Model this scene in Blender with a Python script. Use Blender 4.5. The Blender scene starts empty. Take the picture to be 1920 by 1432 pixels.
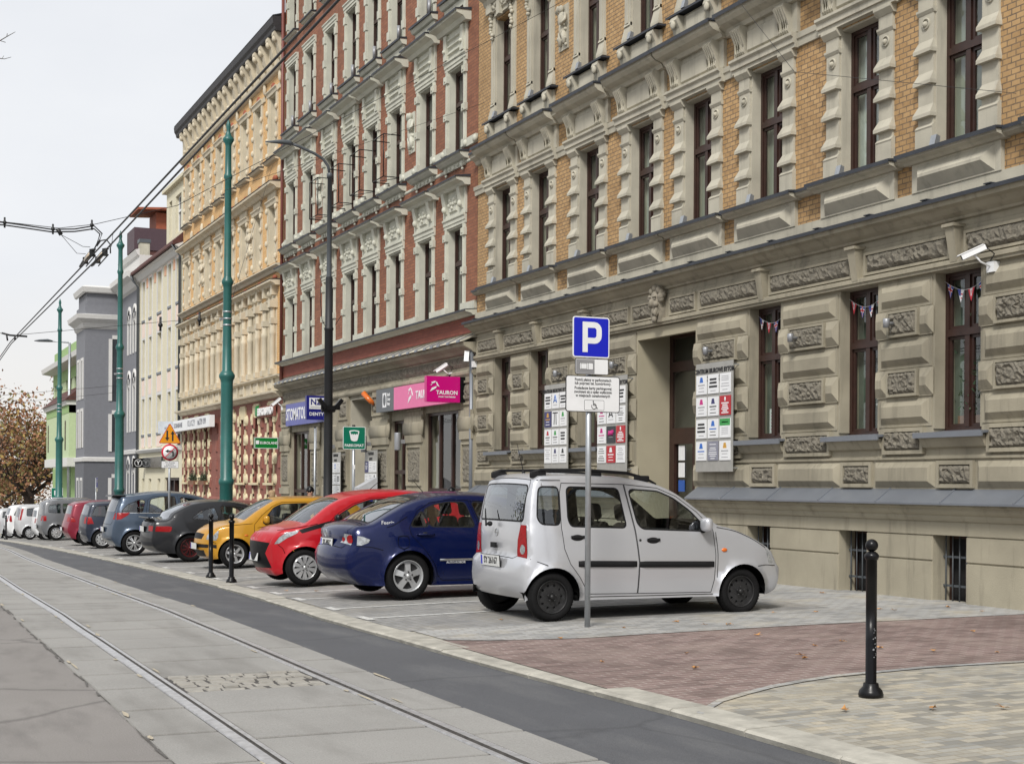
import bpy, bmesh, math, random
from mathutils import Vector, Matrix, noise
from mathutils.geometry import delaunay_2d_cdt
R = random.Random(7)
scene = bpy.context.scene
COL = scene.collection
rad = math.radians

# ------------------------------------------------------------------ objects
def thing(name, label, cat, loc=(0, 0, 0), group=None):
    o = bpy.data.objects.new(name, None); COL.objects.link(o)
    o.empty_display_size = .2
    o.location = loc; o['label'] = label; o['category'] = cat
    if group: o['group'] = group
    return o
def tag(o, label, cat, group=None):
    o['label'] = label; o['category'] = cat
    if group: o['group'] = group
    return o
def root_loc(p):
    v = Vector((0, 0, 0))
    while p is not None:
        v += Vector(p.location); p = p.parent
    return v
def link_mesh(name, me, parent=None, loc=None, label=None):
    o = bpy.data.objects.new(name, me); COL.objects.link(o)
    if parent is not None: o.parent = parent
    if loc is not None: o.location = Vector(loc) - (root_loc(parent) if parent else Vector((0, 0, 0)))
    if label: o['label'] = label
    return o
def struct(o):
    o['kind'] = 'structure'; return o

class MB:
    """collects shapes given in (a, d, z); T maps them to world"""
    def __init__(s, T=None):
        s.v = []; s.f = []; s.m = []; s.T = T; s.sm = []
    def add(s, verts, faces, m=0, smooth=False):
        n = len(s.v); T = s.T
        s.v += [T(*p) if T else tuple(p) for p in verts]
        s.f += [tuple(i + n for i in f) for f in faces]
        s.m += [m] * len(faces); s.sm += [smooth] * len(faces)
        return s
    def box(s, a0, a1, b0, b1, z0, z1, m=0):
        if a0 > a1: a0, a1 = a1, a0
        if b0 > b1: b0, b1 = b1, b0
        if z0 > z1: z0, z1 = z1, z0
        return s.add([(a0, b0, z0), (a1, b0, z0), (a1, b1, z0), (a0, b1, z0), (a0, b0, z1), (a1, b0, z1), (a1, b1, z1), (a0, b1, z1)],
              [(0, 3, 2, 1), (4, 5, 6, 7), (0, 1, 5, 4), (1, 2, 6, 5), (2, 3, 7, 6), (3, 0, 4, 7)], m)
    def frus(s, a0, a1, z0, z1, d0, d1, i, j=None, m=0):
        """raised panel: base at d0, smaller top at d1"""
        j = i if j is None else j
        return s.add([(a0, d0, z0), (a1, d0, z0), (a1, d0, z1), (a0, d0, z1), (a0 + i, d1, z0 + j), (a1 - i, d1, z0 + j), (a1 - i, d1, z1 - j), (a0 + i, d1, z1 - j)],
              [(4, 7, 6, 5), (0, 4, 5, 1), (1, 5, 6, 2), (2, 6, 7, 3), (3, 7, 4, 0)], m)
    def prof(s, pts, a0, a1, m=0, smooth=False):
        """(d,z) polygon swept along a"""
        n = len(pts)
        ar = sum(pts[i][0] * pts[(i + 1) % n][1] - pts[(i + 1) % n][0] * pts[i][1] for i in range(n))
        if ar < 0: pts = pts[::-1]
        vs = [(a0, d, z) for d, z in pts] + [(a1, d, z) for d, z in pts]
        fs = [(i, i + n, (i + 1) % n + n, (i + 1) % n)[::-1] for i in range(n)]
        fs += [tuple(range(n))[::-1], tuple(range(n, 2 * n))]
        return s.add(vs, fs, m, smooth)
    def poly(s, pts, b0, b1, m=0):
        """(a,z) polygon extruded from b0 to b1"""
        n = len(pts)
        vs = [(a, b0, z) for a, z in pts] + [(a, b1, z) for a, z in pts]
        fs = [(i, (i + 1) % n, (i + 1) % n + n, i + n) for i in range(n)] + [tuple(range(n))[::-1], tuple(range(n, 2 * n))]
        return s.add(vs, fs, m)
    def tube(s, pts, r, n=8, m=0, cap=True):
        pts = [Vector(p) for p in pts]; rs = r if isinstance(r, (list, tuple)) else [r] * len(pts)
        vs = []; fs = []
        for i, p in enumerate(pts):
            t = (pts[min(i + 1, len(pts) - 1)] - pts[max(i - 1, 0)]).normalized()
            u = t.cross(Vector((0, 0, 1)));
            if u.length < .05: u = t.cross(Vector((1, 0, 0)))
            u.normalize(); w = u.cross(t)
            for k in range(n):
                a = 2 * math.pi * k / n
                vs.append(tuple(p + (u * math.cos(a) + w * math.sin(a)) * rs[i]))
        for i in range(len(pts) - 1):
            for k in range(n):
                fs.append((i * n + k, i * n + (k + 1) % n, (i + 1) * n + (k + 1) % n, (i + 1) * n + k))
        if cap: fs += [tuple(range(n)), tuple(range((len(pts) - 1) * n, len(pts) * n))[::-1]]
        return s.add(vs, fs, m, True)
    def lathe(s, prof, c, axis='z', n=20, m=0, rot=0., smooth=True):
        """prof: (r,h) list; axis direction of h"""
        vs = []; fs = []
        for r, h in prof:
            for k in range(n):
                a = 2 * math.pi * k / n + rot; x, y = r * math.cos(a), r * math.sin(a)
                p = (x, y, h) if axis == 'z' else ((x, h, y) if axis == 'y' else (h, x, y))
                vs.append((c[0] + p[0], c[1] + p[1], c[2] + p[2]))
        for i in range(len(prof) - 1):
            for k in range(n):
                f = (i * n + k, i * n + (k + 1) % n, (i + 1) * n + (k + 1) % n, (i + 1) * n + k)
                fs.append(f if axis != 'y' else f[::-1])
        return s.add(vs, fs, m, smooth)
    def disc(s, c, r, axis='y', n=20, m=0, ry=None):
        ry = ry or r; vs = []
        for k in range(n):
            a = 2 * math.pi * k / n; x, y = r * math.cos(a), ry * math.sin(a)
            vs.append((c[0] + x, c[1], c[2] + y) if axis == 'y' else ((c[0] + x, c[1] + y, c[2]) if axis == 'z' else (c[0], c[1] + x, c[2] + y)))
        return s.add(vs, [tuple(range(n))], m)
    def ball(s, c, r, m=0, n=10, sz=(1, 1, 1)):
        vs = []; fs = []
        for i in range(n + 1):
            t = math.pi * i / n
            for k in range(2 * n):
                a = math.pi * k / n
                vs.append((c[0] + r * sz[0] * math.sin(t) * math.cos(a), c[1] + r * sz[1] * math.sin(t) * math.sin(a), c[2] + r * sz[2] * math.cos(t)))
        for i in range(n):
            for k in range(2 * n):
                fs.append((i * 2 * n + k, (i + 1) * 2 * n + k, (i + 1) * 2 * n + (k + 1) % (2 * n), i * 2 * n + (k + 1) % (2 * n)))
        return s.add(vs, fs, m, True)
    def rough(s, a0, a1, z0, z1, d0, d1, m=0, seed=0, step=.05):
        """hammered rough stone panel"""
        na = max(3, int((a1 - a0) / step)); nz = max(3, int((z1 - z0) / step)); vs = []; fs = []
        rr = random.Random(seed)
        for j in range(nz + 1):
            for i in range(na + 1):
                e = i in (0, na) or j in (0, nz)
                a = a0 + (a1 - a0) * i / na; z = z0 + (z1 - z0) * j / nz
                if e: vs.append((a, d0, z))
                else: vs.append((a + rr.uniform(-.3, .3) * step, d0 + (d1 - d0) * rr.uniform(.35, 1.25), z + rr.uniform(-.3, .3) * step))
        for j in range(nz):
            for i in range(na):
                k = j * (na + 1) + i
                fs.append((k, k + na + 1, k + na + 2, k + 1))
        return s.add(vs, fs, m)
    def mesh(s, name, mats, off=(0, 0, 0)):
        me = bpy.data.meshes.new(name)
        me.from_pydata([(x - off[0], y - off[1], z - off[2]) for x, y, z in s.v], [], s.f)
        for mt in (mats if isinstance(mats, (list, tuple)) else [mats]): me.materials.append(mt)
        me.polygons.foreach_set('material_index', s.m); me.polygons.foreach_set('use_smooth', s.sm)
        bm = bmesh.new(); bm.from_mesh(me); bmesh.ops.recalc_face_normals(bm, faces=bm.faces); bm.to_mesh(me); bm.free()
        me.update(); return me
    def build(s, name, mats, parent=None, loc=None, label=None):
        """mesh vertices are in world space; origin moved to loc (or the parent's origin)"""
        off = Vector(loc) if loc is not None else (root_loc(parent) if parent else Vector((0, 0, 0)))
        return link_mesh(name, s.mesh(name, mats, off), parent, off, label)

# ------------------------------------------------------------------ materials
def mk(name):
    m = bpy.data.materials.new(name); m.use_nodes = True
    nt = m.node_tree; b = nt.nodes['Principled BSDF']
    return m, nt, b
def nd(nt, t, **k):
    n = nt.nodes.new(t)
    for a, v in k.items(): setattr(n, a, v)
    return n
def ramp(nt, fac, stops):
    r = nd(nt, 'ShaderNodeValToRGB'); e = r.color_ramp.elements
    while len(e) < len(stops): e.new(.5)
    for i, (p, c) in enumerate(stops): e[i].position = p; e[i].color = (*c, 1) if len(c) == 3 else c
    nt.links.new(fac, r.inputs[0]); return r
def mixc(nt, fac, a, b, mode='MIX'):
    n = nd(nt, 'ShaderNodeMix', data_type='RGBA', blend_type=mode)
    for i, x in ((0, fac), (6, a), (7, b)):
        if isinstance(x, (int, float)): n.inputs[i].default_value = x
        elif isinstance(x, tuple): n.inputs[i].default_value = (*x, 1)
        else: nt.links.new(x, n.inputs[i])
    return n.outputs[2]
def noise_n(nt, vec, scale, detail=4, rough=.55):
    n = nd(nt, 'ShaderNodeTexNoise'); n.inputs['Scale'].default_value = scale; n.inputs['Detail'].default_value = detail; n.inputs['Roughness'].default_value = rough
    nt.links.new(vec, n.inputs['Vector']); return n.outputs['Fac']
def bump(nt, b, h, strength=.3, dist=.02):
    n = nd(nt, 'ShaderNodeBump'); n.inputs['Strength'].default_value = strength; n.inputs['Distance'].default_value = dist
    nt.links.new(h, n.inputs['Height']); nt.links.new(n.outputs[0], b.inputs['Normal'])
def pos(nt): return nd(nt, 'ShaderNodeNewGeometry').outputs['Position']
def scaled(nt, vec, s=(1, 1, 1), rot=(0, 0, 0), loc=(0, 0, 0)):
    m = nd(nt, 'ShaderNodeMapping'); m.inputs['Scale'].default_value = s; m.inputs['Rotation'].default_value = rot; m.inputs['Location'].default_value = loc
    nt.links.new(vec, m.inputs[0]); return m.outputs[0]
def swz(nt, vec, order):
    s = nd(nt, 'ShaderNodeSeparateXYZ'); c = nd(nt, 'ShaderNodeCombineXYZ'); nt.links.new(vec, s.inputs[0])
    for i, k in enumerate(order):
        if k is not None: nt.links.new(s.outputs[k], c.inputs[i])
    return c.outputs[0]
def plain(name, col, rough=.6, metal=0, var=.12, scale=6, bmp=0, bscale=40, spec=.5, coat=0, streak=0):
    m, nt, b = mk(name)
    p = pos(nt); n = noise_n(nt, p, scale)
    c = ramp(nt, n, [(.25, tuple(x * (1 - var) for x in col)), (.75, tuple(min(1, x * (1 + var)) for x in col))]).outputs[0]
    if streak:
        n2 = noise_n(nt, scaled(nt, p, (2.2, 2.2, .22)), 2.4, 5, .65)
        c = mixc(nt, ramp(nt, n2, [(.52, (0, 0, 0)), (.78, (streak,) * 3)]).outputs[0], c, tuple(x * .42 for x in col))
    nt.links.new(c, b.inputs['Base Color'])
    b.inputs['Roughness'].default_value = rough; b.inputs['Metallic'].default_value = metal
    b.inputs['Specular IOR Level'].default_value = spec
    if coat: b.inputs['Coat Weight'].default_value = coat; b.inputs['Coat Roughness'].default_value = .04
    if bmp: bump(nt, b, noise_n(nt, p, bscale, 5), bmp, .01)
    return m
def brick(name, c1, c2, mortar, bw=.25, bh=.07, msz=.008, order=(1, 2), dirt=.25, msm=.1):
    m, nt, b = mk(name); p = pos(nt)
    v = swz(nt, p, (order[0], order[1], None))
    t = nd(nt, 'ShaderNodeTexBrick'); nt.links.new(v, t.inputs['Vector'])
    t.inputs['Scale'].default_value = 1; t.inputs['Brick Width'].default_value = bw; t.inputs['Row Height'].default_value = bh
    t.inputs['Mortar Size'].default_value = msz; t.inputs['Mortar Smooth'].default_value = msm; t.inputs['Bias'].default_value = 0
    t.inputs['Color1'].default_value = (*c1, 1); t.inputs['Color2'].default_value = (*c2, 1); t.inputs['Mortar'].default_value = (*mortar, 1)
    n = noise_n(nt, p, .9, 5, .6)
    c = mixc(nt, ramp(nt, n, [(.42, (0, 0, 0)), (.75, (dirt,) * 3)]).outputs[0], t.outputs['Color'], tuple(x * .45 for x in c1))
    n3 = noise_n(nt, p, 13, 3)
    c = mixc(nt, ramp(nt, n3, [(.3, (.0,) * 3), (.75, (.35,) * 3)]).outputs[0], c, tuple(min(1, x * 1.25) for x in c2))
    nt.links.new(c, b.inputs['Base Color']); b.inputs['Roughness'].default_value = .8
    inv = nd(nt, 'ShaderNodeMath', operation='SUBTRACT'); inv.inputs[0].default_value = 1; nt.links.new(t.outputs['Fac'], inv.inputs[1])
    bump(nt, b, inv.outputs[0], .5, .012)
    return m
def glass(name, tint=(.75, .82, .8), refl=.10, col=None, rough=.01):
    """thin pane: part mirror, part see-through"""
    m, nt, b = mk(name); nt.nodes.remove(b); out = nt.nodes['Material Output']
    g = nd(nt, 'ShaderNodeBsdfGlossy'); g.inputs['Roughness'].default_value = rough; g.inputs['Color'].default_value = (.95, .97, 1, 1)
    t = nd(nt, 'ShaderNodeBsdfTransparent'); t.inputs['Color'].default_value = (*tint, 1)
    f = nd(nt, 'ShaderNodeLayerWeight'); f.inputs['Blend'].default_value = .5
    pw = nd(nt, 'ShaderNodeMath', operation='POWER'); pw.inputs[1].default_value = 5; nt.links.new(f.outputs['Facing'], pw.inputs[0])
    a = nd(nt, 'ShaderNodeMath', operation='MULTIPLY_ADD'); a.inputs[1].default_value = .9; a.inputs[2].default_value = refl + .04; a.use_clamp = True; nt.links.new(pw.outputs[0], a.inputs[0])
    n = nd(nt, 'ShaderNodeBump'); n.inputs['Strength'].default_value = .06; n.inputs['Distance'].default_value = .02
    nt.links.new(noise_n(nt, pos(nt), 1.3, 1), n.inputs['Height']); nt.links.new(n.outputs[0], g.inputs['Normal'])
    mx = nd(nt, 'ShaderNodeMixShader'); nt.links.new(a.outputs[0], mx.inputs[0]); nt.links.new(t.outputs[0], mx.inputs[1]); nt.links.new(g.outputs[0], mx.inputs[2])
    nt.links.new(mx.outputs[0], out.inputs['Surface']); return m
def paint(name, col, metal=.0, rough=.32, flake=.0):
    m, nt, b = mk(name); p = pos(nt)
    n = noise_n(nt, p, 2.5, 5)
    c = mixc(nt, ramp(nt, n, [(.45, (0, 0, 0)), (.8, (.12,) * 3)]).outputs[0], col, tuple(x * .8 + .02 for x in col))
    nt.links.new(c, b.inputs['Base Color']); b.inputs['Metallic'].default_value = metal; b.inputs['Roughness'].default_value = rough
    b.inputs['Coat Weight'].default_value = .45; b.inputs['Coat Roughness'].default_value = .03; b.inputs['Specular IOR Level'].default_value = .3
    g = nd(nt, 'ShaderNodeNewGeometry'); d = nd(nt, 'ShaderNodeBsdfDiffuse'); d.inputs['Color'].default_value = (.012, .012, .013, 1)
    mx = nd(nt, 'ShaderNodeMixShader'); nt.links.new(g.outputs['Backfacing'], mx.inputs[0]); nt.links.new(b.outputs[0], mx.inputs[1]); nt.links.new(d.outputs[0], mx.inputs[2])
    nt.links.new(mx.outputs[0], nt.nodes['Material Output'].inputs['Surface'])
    return m
def text_mesh(s, size, mat, extr=.002, align='CENTER', font_bold=False, sx=1.):
    cu = bpy.data.curves.new('lettering', 'FONT'); cu.body = s; cu.size = size; cu.extrude = extr; cu.align_x = align; cu.align_y = 'CENTER'
    cu.resolution_u = 2
    if font_bold: cu.offset = size * .022
    o = bpy.data.objects.new('lettering_source', cu); COL.objects.link(o)
    dg = bpy.context.evaluated_depsgraph_get(); me = bpy.data.meshes.new_from_object(o.evaluated_get(dg)); bpy.data.objects.remove(o); bpy.data.curves.remove(cu)
    me.materials.clear(); me.materials.append(mat)
    if sx != 1: me.transform(Matrix.Diagonal((sx, 1, 1, 1)))
    return me
ROT_CAM = Matrix(((1, 0, 0), (0, 0, -1), (0, 1, 0))).to_4x4()      # reads from -Y (towards the camera)
ROT_WALL = Matrix(((0, 0, -1), (-1, 0, 0), (0, 1, 0))).to_4x4()    # reads from -X (street side), text runs towards -Y
def lettering(s, size, mat, parent, loc, rot=ROT_CAM, name='lettering', **k):
    me = text_mesh(s, size, mat, **k); me.transform(rot); me.name = name
    return link_mesh(name, me, parent, loc)

def gz(y):
    P = [(-60, 0), (15, 0), (18, -.02), (21, -.075), (28, -.21), (33, -.32), (38.7, -.45), (50, -.67), (62, -.95), (76, -1.36), (120, -2.5), (260, -5.5), (600, -13)]
    for (a, b), (c, d) in zip(P, P[1:]):
        if y <= c: return b + (d - b) * (y - a) / (c - a)
    return P[-1][1]
def lerp_pts(P, y):
    if y <= P[0][0]: return P[0][1]
    for (a, b), (c, d) in zip(P, P[1:]):
        if y <= c: return b + (d - b) * (y - a) / (c - a)
    return P[-1][1]
FX = 12.5
def FT(X0=FX): return lambda a, d, z: (X0 - d, a, z)

# colours
M = {}
M['stone'] = plain('stone_render', (.30, .272, .205), .85, var=.28, scale=1.1, bmp=.3, bscale=50, streak=.8)
M['stone_lt'] = plain('pale_stone_render', (.43, .405, .33), .85, var=.18, scale=1.6, bmp=.25, bscale=55, streak=.6)
M['rough'] = plain('rough_stone', (.165, .15, .12), .95, var=.4, scale=30, bmp=.9, bscale=45)
M['white_st'] = plain('white_stucco', (.51, .51, .435), .8, var=.14, scale=2, bmp=.1, bscale=60, streak=.35)
M['cream'] = plain('cream_stucco', (.55, .49, .375), .85, var=.14, scale=2, bmp=.2, bscale=50, streak=.5)
M['cream_gf'] = plain('cream_quoin', (.62, .54, .36), .85, var=.1, scale=3)
M['ochre'] = brick('ochre_brick', (.335, .20, .085), (.455, .29, .135), (.12, .092, .066), .145, .072, .0085, dirt=.4)
M['redb'] = brick('red_brick', (.19, .070, .038), (.285, .115, .060), (.12, .06, .042), .25, .075, .008, dirt=.5)
M['redb_dk'] = brick('dark_red_brick', (.19, .05, .035), (.24, .07, .045), (.12, .05, .04), .25, .072, .005, dirt=.3)
M['ochre_c'] = brick('yellow_brick', (.60, .36, .15), (.66, .42, .19), (.33, .22, .12), .25, .078, .007, dirt=.25)
M['redgf'] = plain('red_painted_brick', (.235, .088, .066), .8, var=.18, scale=4, bmp=.2, streak=.3)
M['dkroof'] = plain('slate_flashing', (.035, .039, .048), .55, var=.2, scale=5, spec=.35)
M['zinc'] = plain('zinc_sheet', (.19, .205, .23), .42, .35, var=.12, scale=1.5)
M['brownwood'] = plain('brown_window_frame', (.036, .016, .012), .42, var=.25, scale=9)
M['pane'] = glass('window_glass', (.86, .92, .88), .07)
M['pane_far'] = plain('dark_window_glass', (.03, .035, .04), .06, var=.5, scale=.8, spec=.9)
M['curtain'] = plain('greenish_curtain', (.36, .37, .31), .9, var=.18, scale=1.5)
M['curtain_dk'] = plain('dim_room_blind', (.10, .125, .10), .9, var=.5, scale=2.2)
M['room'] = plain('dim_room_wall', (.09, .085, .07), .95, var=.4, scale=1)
M['curtain_w'] = plain('white_net_curtain', (.55, .57, .54), .9, var=.2, scale=5)
M['dark'] = plain('dark_interior', (.008, .008, .009), .9)
M['white'] = plain('white_paint', (.75, .76, .77), .45, var=.04)
M['black'] = plain('black_paint', (.005, .005, .006), .3, var=.2, spec=.3)
M['blackmat'] = plain('black_lettering', (.02, .02, .022), .6)
M['galv'] = plain('galvanised_steel', (.40, .42, .44), .42, .7, var=.12, scale=8)
M['greyalu'] = plain('grey_metal', (.30, .31, .33), .45, .4, var=.1)
M['green_pole'] = plain('green_pole_paint', (.018, .105, .095), .38, var=.2, scale=2.5)
M['lamp_grey'] = plain('dark_grey_pole', (.075, .085, .095), .45, var=.1)
M['lamp_black'] = plain('black_wrapped_pole', (.010, .011, .013), .55, var=.4, scale=3)
M['blue_sign'] = plain('blue_sign_film', (.005, .012, .46), .3, var=.03)
M['pyel'] = plain('pale_yellow_render', (.62, .58, .44), .85, var=.05, streak=.12)
M['pyel2'] = plain('strong_yellow_render', (.62, .56, .33), .85, var=.05)
M['pink'] = plain('pale_pink_render', (.72, .58, .50), .85, var=.05)
M['pwhite'] = plain('off_white_render', (.60, .595, .58), .85, var=.05)
M['salmon'] = plain('salmon_render', (.62, .36, .24), .85, var=.05)
M['greyb'] = plain('grey_render', (.178, .184, .205), .85, var=.06, streak=.12)
M['greyb_dk'] = plain('dark_grey_render', (.115, .12, .135), .85, var=.06)
M['grnb'] = plain('light_green_render', (.46, .55, .34), .85, var=.06)
M['grnb2'] = plain('leaf_green_render', (.27, .40, .17), .85, var=.06)
M['rooftile'] = plain('brown_tile_roof', (.085, .03, .025), .75, var=.3, scale=8)
M['redroof'] = plain('orange_red_roof', (.28, .075, .035), .7, var=.15)
M['maroon'] = plain('maroon_cladding', (.065, .035, .045), .6, var=.1)
# ================================================================== GROUND
KX = [(-60, 5.3), (6, 5.15), (8.3, 5.15), (11.2, 5.0), (16, 4.9), (24, 5.3), (38, 5.65), (62, 5.6), (100, 5.8), (400, 8)]
RXO = [(-60, 0), (16, 0), (24, .10), (32, .27), (40, .5), (48, .8), (62, 1.1), (90, 1.3), (400, 2)]
kx = lambda y: lerp_pts(KX, y)
rxo = lambda y: lerp_pts(RXO, y)
KW = .3
def PZ(x, y):
    t = min(1, max(0, (x - kx(y) - KW) / 1.8))
    return gz(y) + .05 + .04 * t + .012 * max(0, x - 7.2)
YS = [-30, -15, -8, -4, 0, 3, 5] + [6 + .75 * i for i in range(36)] + [34 + 2 * i for i in range(14)] + [64, 68, 74, 80, 90, 100, 120, 150, 200, 260, 400]
def strip(name, mat, fx0, fx1, zf, ys=YS, nx=1, y0=-1e9, y1=1e9):
    b = MB(); ys = [y for y in ys if y0 <= y <= y1]
    if y0 > -1e8: ys = [y0] + [y for y in ys if y > y0]
    if y1 < 1e8: ys = [y for y in ys if y < y1] + [y1]
    vs = []
    for y in ys:
        for i in range(nx + 1):
            x = fx0(y) + (fx1(y) - fx0(y)) * i / nx; vs.append((x, y, zf(x, y)))
    fs = [(j * (nx + 1) + i, j * (nx + 1) + i + 1, (j + 1) * (nx + 1) + i + 1, (j + 1) * (nx + 1) + i) for j in range(len(ys) - 1) for i in range(nx)]
    b.add(vs, fs, 0, True)
    return struct(b.build(name, mat))
def asphalt(name, c, patch, sc=3., bm=.5, cracks=0):
    m, nt, b = mk(name); p = pos(nt)
    n = noise_n(nt, p, .55, 6, .6); n2 = noise_n(nt, p, 90, 3, .7); n3 = noise_n(nt, scaled(nt, p, (1, .25, 1)), sc, 5)
    col = ramp(nt, n, [(.3, tuple(x * .88 for x in c)), (.7, tuple(x * 1.1 for x in c))]).outputs[0]
    col = mixc(nt, ramp(nt, n3, [(.5, (0, 0, 0)), (.72, (.7,) * 3)]).outputs[0], col, patch)
    col = mixc(nt, ramp(nt, n2, [(.35, (.42,) * 3), (.6, (0, 0, 0))]).outputs[0], col, tuple(x * .5 for x in c))
    col = mixc(nt, ramp(nt, noise_n(nt, scaled(nt, p, (1, 1, 1), loc=(9, 4, 2)), 160, 2, .6), [(.66, (0, 0, 0)), (.74, (.5,) * 3)]).outputs[0], col, tuple(min(1, x * 1.7) for x in c))
    if cracks:
        vo = nd(nt, 'ShaderNodeTexVoronoi', feature='DISTANCE_TO_EDGE'); vo.inputs['Scale'].default_value = .42
        wv = nd(nt, 'ShaderNodeMixRGB'); wv.inputs[0].default_value = .22; nt.links.new(p, wv.inputs[1])
        nn = nd(nt, 'ShaderNodeTexNoise'); nn.inputs['Scale'].default_value = 1.4; nn.inputs['Detail'].default_value = 6; nt.links.new(p, nn.inputs['Vector']); nt.links.new(nn.outputs['Color'], wv.inputs[2])
        nt.links.new(wv.outputs[0], vo.inputs['Vector'])
        col = mixc(nt, ramp(nt, vo.outputs['Distance'], [(.0, (cracks,) * 3), (.012, (0, 0, 0))]).outputs[0], col, tuple(x * .35 for x in c))
    nt.links.new(col, b.inputs['Base Color']); b.inputs['Roughness'].default_value = .82; b.inputs['Specular IOR Level'].default_value = .35
    bump(nt, b, n2, bm, .008); return m
M['asph_old'] = asphalt('old_grey_asphalt', (.25, .235, .222), (.145, .136, .13), cracks=.6)
M['asph_new'] = asphalt('dark_asphalt', (.10, .103, .112), (.165, .167, .17), sc=2.0, bm=.6, cracks=.3)
M['concrete'] = asphalt('concrete_slab', (.315, .308, .292), (.175, .168, .155), sc=1.8, bm=.3)
def pavers(name, c1, c2, mortar, bw, bh, ms, var, dirt, rot=0, sandc=(.5, .43, .30), sand=.3):
    m, nt, b = mk(name); p = pos(nt); v = scaled(nt, p, (1, 1, 0), (0, 0, rot))
    t = nd(nt, 'ShaderNodeTexBrick'); nt.links.new(v, t.inputs['Vector'])
    t.inputs['Scale'].default_value = 1; t.inputs['Brick Width'].default_value = bw; t.inputs['Row Height'].default_value = bh
    t.inputs['Mortar Size'].default_value = ms; t.inputs['Mortar Smooth'].default_value = .2
    t.inputs['Color1'].default_value = (*c1, 1); t.inputs['Color2'].default_value = (*c2, 1); t.inputs['Mortar'].default_value = (*mortar, 1)
    w = nd(nt, 'ShaderNodeTexWhiteNoise', noise_dimensions='2D')
    # one random value per paver: snap to the brick grid
    sx = nd(nt, 'ShaderNodeVectorMath', operation='SNAP'); sx.inputs[1].default_value = (bw * 1.0, bh, 1); nt.links.new(v, sx.inputs[0]); nt.links.new(sx.outputs[0], w.inputs['Vector'])
    c = mixc(nt, ramp(nt, w.outputs['Value'], [(.5, (0, 0, 0)), (.9, (var,) * 3)]).outputs[0], t.outputs['Color'], tuple(x * .5 for x in c1))
    n = noise_n(nt, p, 1.1, 5, .6)
    c = mixc(nt, ramp(nt, n, [(.5, (0, 0, 0)), (.7, (sand,) * 3)]).outputs[0], c, sandc)
    n2 = noise_n(nt, scaled(nt, p, (1, 1, 1), loc=(5, 3, 0)), .7, 5, .6)
    c = mixc(nt, ramp(nt, n2, [(.45, (0, 0, 0)), (.75, (dirt,) * 3)]).outputs[0], c, tuple(x * .45 for x in c1))
    c = mixc(nt, ramp(nt, noise_n(nt, p, 60, 3), [(.35, (.3,) * 3), (.6, (0, 0, 0))]).outputs[0], c, tuple(x * .55 for x in c2))
    nt.links.new(c, b.inputs['Base Color']); b.inputs['Roughness'].default_value = .85; b.inputs['Specular IOR Level'].default_value = .3
    inv = nd(nt, 'ShaderNodeMath', operation='SUBTRACT'); inv.inputs[0].default_value = 1; nt.links.new(t.outputs['Fac'], inv.inputs[1])
    bump(nt, b, inv.outputs[0], .6, .01); return m
M['pave'] = pavers('beige_grey_pavers', (.345, .345, .325), (.48, .435, .345), (.34, .30, .23), .17, .085, .006, .7, .5, sand=.4)
M['bay'] = pavers('grey_bay_pavers', (.275, .275, .275), (.33, .325, .315), (.25, .235, .20), .2, .1, .007, .35, .55, rot=rad(90), sand=.22)
M['drive'] = pavers('red_drive_pavers', (.205, .145, .13), (.27, .195, .18), (.40, .35, .32), .2, .1, .007, .55, .5, sandc=(.38, .31, .27), sand=.4)
M['walk'] = pavers('light_walk_slabs', (.37, .375, .375), (.45, .445, .43), (.27, .25, .21), .2, .1, .008, .55, .45, sand=.5)
M['kerbm'] = plain('kerb_granite', (.37, .355, .31), .85, var=.3, scale=5, bmp=.4, bscale=30, streak=.3)
M['rail'] = plain('worn_rail_steel', (.50, .50, .51), .42, .55, var=.25, scale=14)
M['railrust'] = plain('rusty_rail_web', (.065, .06, .055), .8, .1, var=.4, scale=20)
M['rmark'] = plain('worn_white_marking', (.52, .52, .50), .8, var=.25, scale=14)

# far ground
g = MB(); YG = [-200, -60] + [y for y in YS if y > -20] + [600]
vs = []; XG = [-300, -60, -20, -8, 14, 30, 80, 300]
for y in YG:
    for x in XG: vs.append((x, y, gz(y) - .06))
g.add(vs, [(j * 8 + i, j * 8 + i + 1, j * 8 + 9 + i, j * 8 + 8 + i) for j in range(len(YG) - 1) for i in range(7)], 0, True)
struct(g.build('ground', plain('trodden_earth', (.14, .13, .10), .95, var=.4, scale=.5)))
strip('road', M['asph_old'], lambda y: -8., lambda y: kx(y) + .05, lambda x, y: gz(y), nx=3)
strip('left_pavement', M['walk'], lambda y: -14., lambda y: -8., lambda x, y: gz(y) + .1)
strip('road_strip', M['asph_new'], lambda y: 3.9 + rxo(y), lambda y: kx(y) + .03, lambda x, y: gz(y) + .004)
strip('track_bed', M['railrust'], lambda y: 1.645 + rxo(y), lambda y: 3.93 + rxo(y), lambda x, y: gz(y) + .005)
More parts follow.
